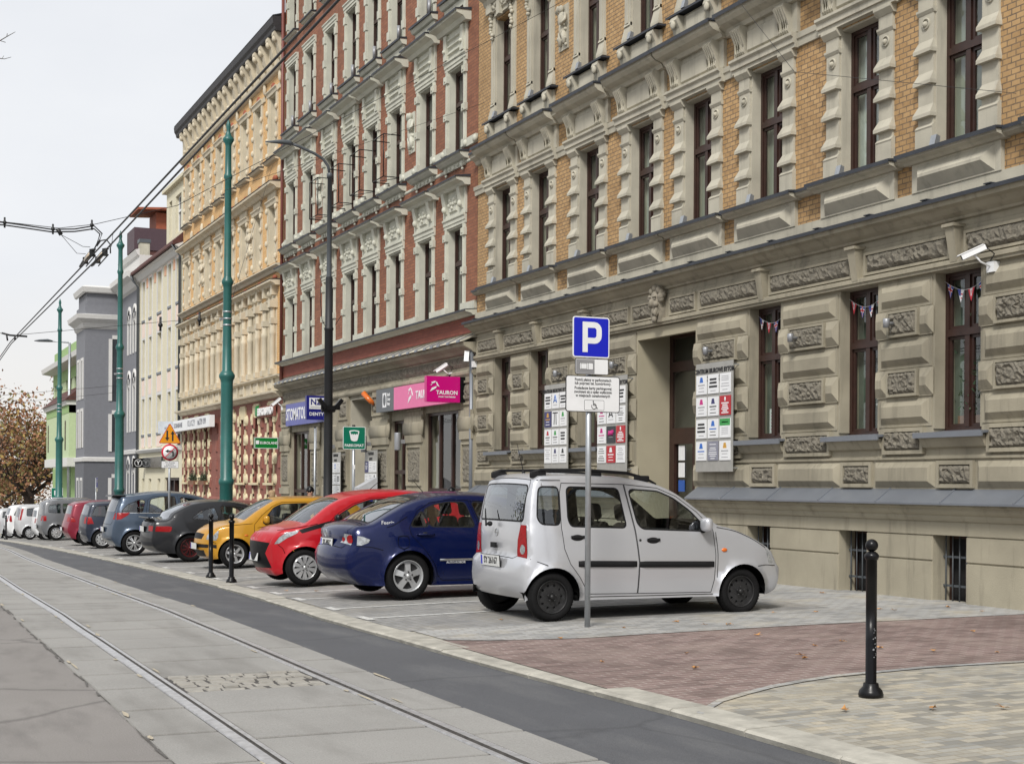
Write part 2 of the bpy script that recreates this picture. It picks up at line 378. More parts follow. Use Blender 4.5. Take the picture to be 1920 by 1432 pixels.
# concrete slabs with real joints
b = MB(); rr = random.Random(3)
def slab(x0, x1, y0, y1, g0=.024):
    o0, o1 = rxo(y0), rxo(y1); z0, z1 = gz(y0), gz(y1); t = .014 + rr.uniform(-.002, .002)
    q = [(x0 + o0, y0 + g0), (x1 + o0, y0 + g0), (x1 + o1, y1 - g0), (x0 + o1, y1 - g0)]
    zz = [z0, z0, z1, z1]; e = .003
    top = [(x0 + o0 + e, y0 + g0 + e), (x1 + o0 - e, y0 + g0 + e), (x1 + o1 - e, y1 - g0 - e), (x0 + o1 + e, y1 - g0 - e)]
    b.add([(x, y, z + .002) for (x, y), z in zip(q, zz)] + [(x, y, z + t) for (x, y), z in zip(top, zz)],
          [(4, 5, 6, 7), (0, 1, 5, 4), (1, 2, 6, 5), (2, 3, 7, 6), (3, 0, 4, 7)])
y = -8.
JM = [8.79, 9.82, 10.91, 11.81, 12.85, 13.92, 14.83, 15.85, 16.86, 17.9, 18.91, 20, 21.1, 22.33]
ym = [8.79 - 1.05 * i for i in range(16, 0, -1)] + JM + [22.33 + 1.06 * i for i in range(1, 60)]
for a, c in zip(ym, ym[1:]):
    if abs(a - 10.91) < .01: continue      # cobbled patch here
    slab(2.25, 3.40, a + (.035 if abs(a - 16.86) < .01 or abs(a - 18.91) < .01 else 0), c)
for a, c in zip(ym, ym[1:]):
    a2, c2 = a + .35, c + .35
    slab(1.64 + rr.uniform(-.015, .015), 2.09, a2, c2); slab(3.56, 3.93 + rr.uniform(-.01, .012), a2 + .3, c2 + .3)
struct(b.build('tram_track_slabs', M['concrete']))
# tar seam and patches along the slab edges
b = MB(); rr = random.Random(14); y = 2.
while y < 60:
    w0, w1 = rr.uniform(.003, .016), rr.uniform(.003, .016); y1 = y + rr.uniform(.15, .5); o0, o1 = rxo(y), rxo(y1); j0, j1 = rr.uniform(-.02, .02), rr.uniform(-.02, .02)
    if rr.random() < .8: b.add([(1.63 + o0 - w0 + j0, y, gz(y) + .007), (1.63 + o0 + w0 + j0, y, gz(y) + .007), (1.63 + o1 + w1 + j1, y1, gz(y1) + .007), (1.63 + o1 - w1 + j1, y1, gz(y1) + .007)], [(0, 1, 2, 3)], 0)
    y = y1 + .004
for k in range(34):          # crumbled spots, sand and repairs beside the rails
    y = rr.uniform(6, 30); x = rr.choice([2.08, 2.26, 3.39, 3.57, 3.92, 1.66]) + rr.uniform(-.03, .03) + rxo(y); n = 7; L = rr.uniform(.05, .25); w = rr.uniform(.008, .022)
    b.add([(x + w * math.cos(t) * rr.uniform(.6, 1.2), y + L * math.sin(t) * rr.uniform(.6, 1.2), gz(y) + .0225 + .0004 * (k % 5)) for t in [i * 2 * math.pi / n for i in range(n)]], [tuple(range(n))], 1)
struct(b.build('tar_seam', [plain('old_tar', (.10, .095, .088), .85, var=.4, scale=30), plain('joint_sand', (.42, .37, .28), .95, var=.3, scale=40)]))
# cobbled patch between the rails
b = MB(); yy = 10.93
while yy < 11.76:
    h = rr.uniform(.10, .15); xx = 2.27
    while xx < 3.36:
        w = rr.uniform(.10, .2); x1 = min(xx + w, 3.39); t = .012 + rr.uniform(-.008, .006); j = lambda: rr.uniform(-.012, .012)
        if xx > 2.85 and rr.random() < .10: xx = x1; continue
        q = [(xx + .011 + j(), yy + .012 + j()), (x1 - .011 + j(), yy + .012 + j()), (x1 - .011 + j(), yy + h - .012 + j()), (xx + .011 + j(), yy + h - .012 + j())]
        cx, cy = sum(p[0] for p in q) / 4, sum(p[1] for p in q) / 4
        top = [(x + (cx - x) * .12, y + (cy - y) * .12) for x, y in q]
        b.add([(x, y, .003) for x, y in q] + [(x, y, t + .003) for x, y in top], [(4, 5, 6, 7), (0, 1, 5, 4), (1, 2, 6, 5), (2, 3, 7, 6), (3, 0, 4, 7)])
        xx = x1
    yy += h
struct(b.build('cobbled_patch', plain('worn_cobble', (.30, .285, .255), .8, var=.25, scale=9, bmp=.4)))
# grooved rails
def rail(X, sgn):
    b = MB(); ys = [y for y in YS if y < 130]
    pr = [(-.07, .004), (-.065, .016), (.0, .019), (.006, .004), (.030, .004), (.034, .015), (.066, .015), (.07, .004)]
    vs = []
    for y in ys:
        for d, h in pr: vs.append((X + sgn * d + rxo(y), y, gz(y) + h + .003))
    n = len(pr)
    for j in range(len(ys) - 1):
        for i in range(n - 1): b.add([], []); b.f.append((j * n + i, j * n + i + 1, (j + 1) * n + i + 1, (j + 1) * n + i)); b.m.append(1 if i in (2, 3, 4) else 0); b.sm.append(False)
    b.v = vs
    return struct(b.build('tram_rail', [M['rail'], M['railrust']]))
rail(2.17, 1); rail(3.48, -1)
# kerb: stones
b = MB(); y = -10.; rr = random.Random(5)
while y < 120:
    L = rr.uniform(.85, 1.1) if y < 60 else 3.; y1 = y + L; g_ = .006
    h0 = .05 + rr.uniform(-.006, .006)
    def sec(yy): x = kx(yy); z = gz(yy); return [(x + .02, z - .02), (x, z + h0 - .015), (x + .025, z + h0), (x + KW, z + h0 + .006), (x + KW, z - .02)]
    s0, s1 = sec(y + g_), sec(y1 - g_)
    vs = [(p[0], y + g_, p[1]) for p in s0] + [(p[0], y1 - g_, p[1]) for p in s1]
    b.add(vs, [(0, 1, 6, 5), (1, 2, 7, 6), (2, 3, 8, 7), (3, 4, 9, 8), (0, 4, 3, 2, 1), (5, 6, 7, 8, 9)])
    y = y1
struct(b.build('kerb', M['kerbm']))
# pavement sheets
strip('pavement', M['pave'], lambda y: kx(y) + KW - .02, lambda y: 12.75, PZ, nx=10, y0=-30)
L1 = [(4.9, 13.5), (5.54, 12.95), (6.55, 12.58), (9, 12.6), (12.6, 12.4)]
L2 = [(5.2, 8.35), (5.5, 8.7), (6.25, 9.12), (6.95, 9.35), (8.22, 9.45), (9.14, 9.35), (12.6, 9.2)]
def sheet(name, mat, xs, f0, f1, lift, nstep=14):
    b = MB(); vs = []
    for x in xs:
        for j in range(nstep + 1):
            y = f0(x) + (f1(x) - f0(x)) * j / nstep; vs.append((x, y, PZ(x, y) + lift))
    n = nstep + 1
    b.add(vs, [(i * n + j, (i + 1) * n + j, (i + 1) * n + j + 1, i * n + j + 1) for i in range(len(xs) - 1) for j in range(nstep)], 0, True)
    return struct(b.build(name, mat))
XS = [5.3 + .35 * i for i in range(21)] + [12.6]
l1 = lambda x: lerp_pts(L1, x); l2 = lambda x: lerp_pts(L2, x)
sheet('driveway', M['drive'], [5.2] + XS, l2, l1, .006)
sheet('driveway_edging', M['walk'], [5.22] + XS, lambda x: l2(x) - .09, lambda x: l2(x) - .005, .0075, 2)
sheet('parking_edging', M['walk'], XS, lambda x: l1(x) + .005, lambda x: l1(x) + .13, .010, 2)
sheet('parking_apron', M['walk'], XS, lambda x: l1(x) + .135, lambda x: 14.1, .006, 4)
strip('parking_bays', M['bay'], lambda y: kx(y) + KW, lambda y: 10.7, lambda x, y: PZ(x, y) + .006, nx=8, y0=14.1, y1=90)
strip('footway', M['walk'], lambda y: 10.7, lambda y: 12.62, lambda x, y: PZ(x, y) + .006, nx=3, y0=14.1, y1=120)
b = MB(); rr = random.Random(9)
for yl in [15.62, 17.05, 18.85, 20.3, 22.0, 25.0, 27.6, 30.4, 33.6, 37.2, 40.6, 43.4, 46.3, 49.2, 52.2]:
    x = kx(yl) + KW + .05
    while x < 10.4:
        x1 = min(x + rr.uniform(.25, .6), 10.4); w = .05 + rr.uniform(-.004, .004)
        if rr.random() > .06: b.add([(x, yl - w, PZ(x, yl) + .011), (x1, yl - w, PZ(x1, yl) + .011), (x1, yl + w, PZ(x1, yl) + .011), (x, yl + w, PZ(x, yl) + .011)], [(0, 1, 2, 3)])
        x = x1 + .006
    xx = kx(yl) + KW + .02
    b.add([(xx, yl - .22, PZ(xx, yl) + .015), (xx + .1, yl - .22, PZ(xx + .1, yl) + .015), (xx + .1, yl + .22, PZ(xx + .1, yl) + .015), (xx, yl + .22, PZ(xx, yl) + .015)], [(0, 1, 2, 3)])
struct(b.build('road_marking', M['rmark']))
# ================================================================== BUILDINGS
WT = lambda a, d, z: (-d, a, z)     # window-local: origin on the facade plane, bottom centre
def wall(b, a0, a1, z0, z1, ops, d0=-.35, d1=0., m=0):
    zs = sorted({z0, z1} | {z for o in ops for z in (o[2], o[3]) if z0 < z < z1})
    for za, zb in zip(zs, zs[1:]):
        cut = sorted((o[0], o[1]) for o in ops if o[2] < zb - 1e-6 and o[3] > za + 1e-6)
        a = a0
        for c0, c1 in cut:
            if c0 > a: b.box(a, c0, d0, d1, za, zb, m)
            a = max(a, c1)
        if a < a1: b.box(a, a1, d0, d1, za, zb, m)
def ring(b, a0, a1, z0, z1, w, d0, d1, m=0, wt=None, wb=None):
    wt = wt or w; wb = wb or w
    b.box(a0, a0 + w, d0, d1, z0, z1, m); b.box(a1 - w, a1, d0, d1, z0, z1, m)
    b.box(a0 + w, a1 - w, d0, d1, z1 - wt, z1, m); b.box(a0 + w, a1 - w, d0, d1, z0, z0 + wb, m)
def taper(b, a0, a1, d0, d1, zb, zt, ex, ed, m=0):
    """block whose foot sticks out by ex sideways and ed forwards, top flush"""
    b.add([(a0 - ex, d0, zb), (a1 + ex, d0, zb), (a1 + ex, d1 + ed, zb), (a0 - ex, d1 + ed, zb),
           (a0 - ex, d0, zb + .045), (a1 + ex, d0, zb + .045), (a1 + ex, d1 + ed, zb + .045), (a0 - ex, d1 + ed, zb + .045),
           (a0, d0, zt), (a1, d0, zt), (a1, d1, zt), (a0, d1, zt)],
          [(0, 1, 2, 3), (8, 11, 10, 9), (0, 4, 5, 1), (1, 5, 6, 2), (2, 6, 7, 3), (3, 7, 4, 0), (4, 8, 9, 5), (5, 9, 10, 6), (6, 10, 11, 7), (7, 11, 8, 4)], m)
WIN = {}
def win_meshes(key, w, h, zt=.6, rd=.28, fm=None, pm=None, mull=True, cur=('curtain', 'curtain', 'curtain_w'), far=False):
    if key in WIN: return WIN[key]
    fm = fm or M['brownwood']; pm = pm or M['pane']
    f = MB(WT); p = MB(WT); x = w / 2; t = h * zt
    ring(f, -x, x, .0, h, .055, -rd - .06, -rd + .01)
    f.box(-x + .055, x - .055, -rd - .05, -rd + .03, t - .045, t + .045)
    if mull: f.box(-.04, .04, -rd - .05, -rd + .02, .055, t - .045); f.box(-.035, .035, -rd - .05, -rd + .015, t + .045, h - .055)
    cells = [(-x + .055, -.04), (.04, x - .055)] if mull else [(-x + .055, x - .055)]
    for c0, c1 in cells:
        for z0, z1 in ((.055, t - .045), (t + .045, h - .055)):
            if not far: ring(f, c0 + .002, c1 - .002, z0 + .002, z1 - .002, .04, -rd - .045, -rd - .008)
            e = 0 if far else .03
            p.add([(c0 + e, -rd - .03, z0 + e), (c1 - e, -rd - .03, z0 + e), (c1 - e, -rd - .03, z1 - e), (c0 + e, -rd - .03, z1 - e)], [(0, 1, 2, 3)])
    cs = []
    if not far:
        for cm in cur:
            c = MB(WT); n = 26; vs = []
            for i in range(n + 1):
                a = -x - .03 + (w + .06) * i / n; dd = -rd - .15 + .006 * math.sin(i * 2.1) + .008 * math.sin(i * .9)
                vs += [(a, dd, -.02), (a, dd, h + .02)]
            c.add(vs, [(2 * i, 2 * i + 2, 2 * i + 3, 2 * i + 1) for i in range(n)], 0, True)
            cs.append(c.mesh('curtain', M[cm]))
    WIN[key] = (f.mesh('window_frame', fm), p.mesh('window_pane', pm), cs)
    return WIN[key]
def place_win(parent, key, a, z, X0=FX, ci=None, sur=None, guard=None, rnd=R, **k):
    f, p, cs = win_meshes(key, **k) if key not in WIN else WIN[key]
    o = link_mesh('window', f, parent, (X0, a, z))
    pp = link_mesh('pane', p, o, (X0, a, z))
    if cs:
        c = cs[ci if ci is not None else rnd.randrange(len(cs))]
        link_mesh('curtain', c, o, (X0, a, z))
    if sur: link_mesh('surround', sur, o, (X0, a, z))
    if guard: link_mesh('window_guard', guard, o, (X0, a, z))
    return o
def shell(parent, a0, a1, z0, z1, mat, X0=FX, deep=11., roofm=None):
    """the body of the house behind its front: rooms are closed by it"""
    b = MB(FT(X0)); b.box(a0, a1, -deep, -1.0, z0, z1 - .02, 0)
    b.box(a0, a0 + .25, -1.0, -.355, z0, z1 - .02, 0); b.box(a1 - .25, a1, -1.0, -.355, z0, z1 - .02, 0)
    b.box(a0, a1, -deep - .1, -.355, z1 - .018, z1 + .12, 1)
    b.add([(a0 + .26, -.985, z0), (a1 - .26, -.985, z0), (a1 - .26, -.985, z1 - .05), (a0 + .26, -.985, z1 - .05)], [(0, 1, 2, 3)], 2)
    return b.build('house_body', [mat, roofm or M['dkroof'], M['room']], parent)

# ------------------------------------------------------------------ A: ochre brick house with stone ground floor
A0, A1 = 2.0, 29.35
bA = thing('brick_house', 'ochre brick house with grey rusticated stone ground floor and masked doorway, nearest on the right', 'building', (FX, 21, .1), None)
AW = [5.6, 7.6, 9.8, 11.75, 13.95, 15.9, 18.12, 20.08, 21.93, 23.96, 26.1, 27.95]
AG = [5.6, 7.6, 9.8, 11.75, 13.95, 15.9, 18.15, 23.96, 26.12, 27.95]
OW = .87
T = FT()
# plinth
b = MB(T)
BAS = [(a - .31, a + .31, .10, 1.0) for a in (9.8, 11.75, 14.06, 15.99, 18.27, 23.96, 26.1)]
wall(b, A0, 20.11, -.5, 1.18, BAS); wall(b, 22.09, A1, -.5, 1.18, BAS)
def grooved(a0, a1):
    segs = [(-.3, .655), (.675, .985)]
    return segs
gaps = sorted([(o[0], o[1]) for o in BAS] + [(20.11, 22.09)])
a = A0
for c0, c1 in gaps + [(A1, A1)]:
    for z0, z1 in ((-.3, .655), (.672, .985)):
        if c0 - a > .05:
            n = max(1, round((c0 - a) / 1.6))
            for i in range(n): b.frus(a + (c0 - a) * i / n + .001, a + (c0 - a) * (i + 1) / n - .001, z0, z1, .001, .022, .008)
    a = c1
for p0, p1 in ((A0, 20.11), (22.09, A1)):
    b.box(p0, p1, .0005, .024, 1.0, 1.18)
    b.prof([(0, 1.18), (.05, 1.18), (.075, 1.22), (.075, 1.25), (.11, 1.27), (.14, 1.31), (.14, 1.34), (.2, 1.36), (.2, 1.39), (0, 1.5)], p0, p1)
    b.box(p0, p1, -.35, -.001, 1.18, 1.50)
b.build('plinth', plain('damp_plinth_render', (.335, .305, .23), .88, var=.16, scale=1.4, bmp=.3, bscale=50, streak=.8), bA)
b = MB(T)
for p0, p1 in ((A0, 20.05), (22.15, A1 + .02)):
    b.prof([(.0, 1.57), (.24, 1.405), (.24, 1.385), (.255, 1.385), (.255, 1.41), (.0, 1.585)], p0, p1)
    a = p0 + .7
    while a < p1:
        b.add([(a, 0, 1.6), (a + .025, 0, 1.6), (a + .025, .258, 1.425), (a, .258, 1.425), (a, 0, 1.575), (a + .025, 0, 1.575), (a + .025, .258, 1.4), (a, .258, 1.4)], [(0, 1, 2, 3), (0, 3, 7, 4), (1, 5, 6, 2), (2, 6, 7, 3)]); a += 1.25
b.build('plinth_flashing', M['zinc'], bA)
for o in BAS[:]:
    g = MB(T)
    for i in range(5): x = o[0] + .06 + i * .125; g.tube([(x, -.16, .1), (x, -.16, 1.0)], .010, 6)
    for z in (.35, .72): g.box(o[0] - .02, o[1], -.185, -.168, z - .014, z + .014)
    w = MB(T); w.box(o[0], o[1], -.34, -.30, .1, 1.0, 0)
    ww = w.build('basement_window', M['dark'], bA); g.build('grille', M['lamp_grey'], ww)
    f = MB(T); ring(f, o[0], o[1], .1, 1.0, .05, -.30, -.27); f.box((o[0] + o[1]) / 2 - .02, (o[0] + o[1]) / 2 + .02, -.30, -.27, .15, .95); f.build('frame', M['brownwood'], ww)
# rusticated ground floor
b = MB(T)
gops = [(a - OW / 2, a + OW / 2, 2.30, 4.36) for a in AG] + [(20.11, 22.09, -.5, 4.36)]
wall(b, A0, A1, 1.50, 5.0, gops)
edges = sorted([(o[0], o[1]) for o in gops]); piers = []; a = A0
for c0, c1 in edges + [(A1, A1)]:
    piers.append((a, c0)); a = c1
sd = 0
for (p0, p1) in piers:
    w = p1 - p0
    if w < .3: continue
    # side wedges flush with the opening edge
    for z0, z1 in ((3.98, 4.30), (3.19, 3.55), (2.42, 2.77)):
        b.frus(p0 + .05, p1 - .05, z0, z1, .0, .075, .09, .10)
        b.box(p0 + .02, p1 - .02, .0, .012, z0 - .02, z1 + .02)
    for z0, z1 in ((3.58, 3.95), (2.79, 3.16)):
        e = min(.3, w * .25)
        b.box(p0 + .0, p1 - .0, .0, .03, z0, z1)
        b.frus(p0 - .03, p0 + e * .85, z0 + .01, z1 - .01, .03, .095, .07, .12)
        b.frus(p1 - e * .85, p1 + .03, z0 + .01, z1 - .01, .03, .095, .07, .12)
        ring(b, p0 + e * .85 + .01, p1 - e * .85 - .01, z0 + .01, z1 - .01, .035, .03, .075)
        sd += 1; b.rough(p0 + e * .85 + .045, p1 - e * .85 - .045, z0 + .045, z1 - .045, .05, .10, 1, sd, .035)
    e = .14
    ring(b, p0 + e, p1 - e, 2.04, 2.385, .05, .0, .06); sd += 1
    b.rough(p0 + e + .05, p1 - e - .05, 2.09, 2.335, .03, .085, 1, sd, .035)
    b.frus(p0 - .06, p1 + .06, 1.60, 1.945, .0, .07, .09, .085)
for o in gops[:-1]:
    c = (o[0] + o[1]) / 2; h = .33
    ring(b, c - h, c + h, 1.60, 1.945, .05, .0, .045); sd += 1
    b.rough(c - h + .06, c + h - .06, 1.66, 1.885, .02, .075, 1, sd, .035)
b.prof([(0, 1.965), (.03, 1.97), (.03, 2.0), (0, 2.02)], A0, 20.05); b.prof([(0, 1.965), (.03, 1.97), (.03, 2.0), (0, 2.02)], 22.15, A1)
# lintel, frieze, cornice
b.prof([(0, 4.362), (.07, 4.362), (.07, 4.40), (.095, 4.405), (.095, 4.455), (.06, 4.47), (.02, 4.475), (.02, 4.86), (.0, 4.87)], A0, A1)
brk = [a - .03 for a in AG] + [20.1, 22.2]
bs = sorted(brk)
for c in brk:
    if c in (20.1, 22.2): continue
    b.add([(c - .06, .0, 4.42), (c + .06, .0, 4.42), (c + .06, .10, 4.43), (c - .06, .10, 4.43), (c - .085, .0, 4.86), (c + .085, .0, 4.86), (c + .085, .17, 4.86), (c - .085, .17, 4.86)],
          [(0, 1, 2, 3), (4, 7, 6, 5), (0, 4, 5, 1), (1, 5, 6, 2), (2, 6, 7, 3), (3, 7, 4, 0)])
    b.box(c - .11, c + .11, .0, .2, 4.86, 4.90)
bs2 = [A0] + bs + [A1]
for p0, p1 in zip(bs2, bs2[1:]):
    if p1 - p0 < .5: continue
    if p0 == 20.1: segs = [(p0 - .02, 20.92), (21.48, p1 + .02)]
    else: segs = [(p0 + .13, p1 - .13)]
    for s0, s1 in segs:
        ring(b, s0, s1, 4.49, 4.80, .035, .02, .055); sd += 1
        b.rough(s0 + .05, s1 - .05, 4.535, 4.765, .03, .085, 1, sd, .04)
b.prof([(0, 4.95), (.05, 4.96), (.06, 4.99), (.13, 5.03), (.2, 5.09), (.28, 5.11), (.30, 5.17), (.30, 5.185), (0, 5.2)], A0, A1 + .08)
b.build('ground_floor', [M['stone'], M['rough']], bA)
# carved mask over the door
b = MB(T); c = 21.2
b.ball((c, .10, 4.76), .17, 0, 10, (.85, .8, 1.25))
b.ball((c, .23, 4.72), .045, 0, 6, (.8, 1.2, 1.6))
for s in (-1, 1):
    b.ball((c + s * .07, .215, 4.79), .028, 0, 6, (1.5, .6, .6)); b.ball((c + s * .07, .22, 4.83), .03, 0, 6, (1.8, .9, .6)); b.ball((c + s * .085, .19, 4.70), .05, 0, 6)
for i in range(15): t = rad(-20 + i * 220 / 14); b.ball((c + .16 * math.cos(t), .12 + .03 * math.sin(i * 2), 4.84 + .15 * math.sin(t)), .06, 0, 6, (1, 1, 1.1))
for i in range(12): b.ball((c + R.uniform(-.09, .09), .17 + R.uniform(-.02, .04), 4.60 - R.uniform(0, .15)), .045, 0, 6, (.8, .8, 1.3))
b.box(c - .12, c + .12, .0, .14, 4.40, 5.0)
b.build('carved_mask', plain('weathered_carving', (.24, .215, .17), .9, var=.3, scale=9, bmp=.5), bA)
# cornice flashing, window-sill ledges
b = MB(T); b.prof([(0, 5.20), (.32, 5.188), (.335, 5.165), (.335, 5.212), (.32, 5.22), (0, 5.27)], A0, A1 + .12)
for i in range(24): a = 3 + i * 1.12; b.box(a - .06, a + .06, .18, .345, 5.225, 5.238)
b.build('cornice_flashing', M['dkroof'], bA)
b = MB(T)
o1 = [(a - OW / 2, a + OW / 2, 5.94, 8.03) for a in AW]; o2 = [(a - OW / 2 + .02, a + OW / 2 - .02, 9.55, 11.7) for a in AW]
wall(b, A0, A1, 5.0, 15.5, o1 + o2)
b.build('brick_wall', M['ochre'], bA)
b = MB(T)
b.box(A0, A1 + .03, .0, .045, 5.26, 5.43)
for a in AW:
    b.box(a - .80, a + .80, .0, .06, 5.43, 5.80); b.frus(a - .70, a + .70, 5.45, 5.77, .06, .17, .13, .14)
    b.prof([(0, 5.80), (.10, 5.80), (.14, 5.83), (.22, 5.85), (.24, 5.895), (0, 5.9)], a - .9, a + .9)
bsx = [A0] + AW + [A1 + 1.0]
for p0, p1 in zip(bsx, bsx[1:]):
    s0, s1 = (p0 + .9 if p0 != A0 else p0), min(p1 - .9, A1)
    if s1 > s0: b.prof([(0, 5.82), (.06, 5.82), (.12, 5.85), (.14, 5.895), (0, 5.9)], s0, s1); b.prof([(0, 8.06), (.04, 8.06), (.05, 8.16), (.07, 8.17), (.08, 8.25), (0, 8.27)], s0 - .08, s1 + .08)
    if s1 > s0: b.prof([(0, 8.72), (.05, 8.73), (.09, 8.80), (.2, 8.86), (.22, 8.95), (0, 8.96)], s0, s1)
b.build('stone_bands', M['stone_lt'], bA)
b = MB(T)
for a in AW: b = MB(T); b.prof([(0, 5.905), (.25, 5.9), (.265, 5.87), (.265, 5.925), (0, 5.95)], a - .92, a + .92); b.build('ledge_flashing', M['dkroof'], bA); b = MB(T); b.prof([(0, 8.965), (.40, 8.955), (.42, 8.92), (.42, 8.985), (0, 9.03)], a - .92, a + .92); b.build('ledge_flashing', M['dkroof'], bA); b = MB(T); b.prof([(0, 9.49), (.18, 9.485), (.19, 9.465), (.19, 9.503), (0, 9.53)], a - .78, a + .78); b.build('ledge_flashing', M['dkroof'], bA)
for p0, p1 in zip(bsx, bsx[1:]):
    s0, s1 = (p0 + .92 if p0 != A0 else p0), min(p1 - .92, A1)
    if s1 > s0: b = MB(T); b.prof([(0, 5.905), (.15, 5.9), (.165, 5.88), (.165, 5.925), (0, 5.945)], s0 + .001, s1 - .001); b.build('ledge_flashing', M['dkroof'], bA); b = MB(T); b.prof([(0, 8.965), (.23, 8.96), (.245, 8.93), (.245, 8.985), (0, 9.02)], s0 + .001, s1 - .001); b.build('ledge_flashing', M['dkroof'], bA)
# window surrounds
s = MB(WT)   # first floor, origin z=5.95
for sg in (-1, 1):
    i0, i1 = sorted((sg * (OW / 2), sg * .72))
    s.box(i0, i1, 0, .03, .30, 1.80); s.box(i0 - .02, i1 + .02, 0, .065, .0, .27); s.prof([(0, .27), (.065, .27), (.075, .29), (.03, .34), (0, .34)], i0 - .02, i1 + .02)
    for z in (.42, .84, 1.25): taper(s, i0, i1, 0, .03, z, z + .17, .025, .075)
    c = (i0 + i1) / 2
    s.ball((c, .045, 1.63), .04, 0, 8); s.lathe([(.075, .03), (.075, .05), (.055, .05), (.055, .03)], (c, 0, 1.64), 'y', 14)
    s.prof([(0, 1.76), (.035, 1.76), (.06, 1.80), (.06, 1.83), (0, 1.83)], i0 - .02, i1 + .02); s.box(i0, i1, 0, .04, 1.83, 1.99); s.prof([(0, 1.99), (.05, 1.99), (.11, 2.06), (.11, 2.10), (0, 2.10)], i0 - .035, i1 + .035)
    s.box(sg * (OW / 2 - .03), sg * (OW / 2), -.35, -.001, .0, 2.09)     # reveal lining
    s.prof([(0, 2.78), (.20, 2.78), (.24, 2.72), (.17, 2.58), (.12, 2.46), (.14, 2.38), (.10, 2.33), (0, 2.33)], c - .12, c + .12)
    for k in (-.075, -.025, .025, .075): s.prof([(.2, 2.77), (.255, 2.72), (.185, 2.58), (.135, 2.46), (.155, 2.38), (.12, 2.34)], c + k - .012, c + k + .012)
s.box(-OW / 2 + .03, OW / 2 - .03, -.35, -.001, 2.055, 2.09)
s.prof([(0, 2.10), (.10, 2.10), (.10, 2.16), (.13, 2.165), (.13, 2.24), (.17, 2.27), (.17, 2.31), (0, 2.32)], -.83, .83)
s.prof([(0, 2.325), (.06, 2.33), (.06, 2.78), (0, 2.78)], -.83, .83); s.frus(-.44, .44, 2.36, 2.70, .06, .10, .03)
s.prof([(0, 2.78), (.13, 2.78), (.17, 2.84), (.3, 2.88), (.36, 2.93), (.385, 3.0), (0, 3.005)], -.9, .9)
SA1 = s.mesh('surround', M['stone_lt'])
s = MB(WT)   # second floor, origin z=9.55
for sg in (-1, 1):
    i0, i1 = sorted((sg * (OW / 2 - .02), sg * .63)); c = (i0 + i1) / 2
    s.box(i0, i1, 0, .035, .3, 2.3); s.box(c - .05, c + .05, .035, .055, .35, 2.25); taper(s, i0, i1, 0, .035, .02, .30, .03, .05)
    s.prof([(0, .3), (.06, .3), (.035, .36), (0, .36)], i0, i1)
    s.prof([(0, -.09), (.17, -.09), (.2, -.17), (.13, -.3), (.10, -.42), (.05, -.47), (0, -.47)], c - .11, c + .11); s.ball((c, .19, -.24), .06, 0, 7, (1, .7, 1.3))
    s.box(sg * (OW / 2 - .05), sg * (OW / 2 - .02), -.35, -.001, .0, 2.15)
    for i in range(9): s.ball((c + R.uniform(-.06, .06), .08, 1.75 + i * .075), R.uniform(.035, .055), 0, 6)
    s.box(i0 - .03, i1 + .03, 0, .16, 2.3, 2.5)
s.box(-.66, .66, 0, .05, -.47, -.09); s.frus(-.30, .30, -.44, -.12, .05, .085, .02)
s.prof([(0, 2.2), (.08, 2.2), (.08, 2.28), (.12, 2.3), (.12, 2.5), (0, 2.5)], -.36, .36)
for i in range(12): s.ball((-.33 + i * .06, .11, 2.4 + .04 * math.sin(i * 1.7)), .05, 0, 6)
s.prof([(0, 2.5), (.14, 2.5), (.18, 2.6), (.32, 2.68), (.34, 2.78), (0, 2.82)], -.78, .78); s.box(-.07, .07, .08, .17, 2.15, 2.5)
SA2 = s.mesh('surround', M['stone_lt'])
s = MB(WT); s.prof([(-.3, .0), (.16, -.05), (.16, -.02), (-.3, .03)], -.62, .62); s.prof([(.155, -.085), (.175, -.085), (.175, -.015), (.155, -.015)], -.625, .625)
SILL = s.mesh('sill', M['zinc'])
s = MB(WT); s.prof([(0, -.22), (.06, -.2), (.10, -.13), (.13, -.09), (.13, -.06), (0, -.06)], -.56, .56)
for sg in (-1, 1): s.box(sg * (OW / 2 - .025), sg * (OW / 2), -.35, -.001, .04, 2.055)
s.box(-OW / 2 + .025, OW / 2 - .025, -.35, -.001, 2.03, 2.055)
SURG = s.mesh('surround', M['stone'])
wr = random.Random(11)
for i, a in enumerate(AW):
    place_win(bA, 'a1', a, 5.95, sur=SA1, w=OW - .06, h=2.05, rd=.17, ci=wr.choice([0, 0, 0, 2]), cur=('curtain', 'curtain_dk', 'curtain_w'))
    place_win(bA, 'a2', a, 9.55, sur=SA2, w=OW - .1, h=2.12, rd=.17, ci=wr.choice([0, 1, 0]), cur=('curtain', 'curtain_dk', 'curtain_w'))
for i, a in enumerate(AG):
    o = place_win(bA, 'ag', a, 2.32, sur=SURG, w=OW - .05, h=2.03, rd=.18, ci=1 if a < 19 else 0, cur=('curtain_dk', 'curtain_dk', 'curtain'), zt=.62)
    link_mesh('sill', SILL, o, (FX, a, 2.32))
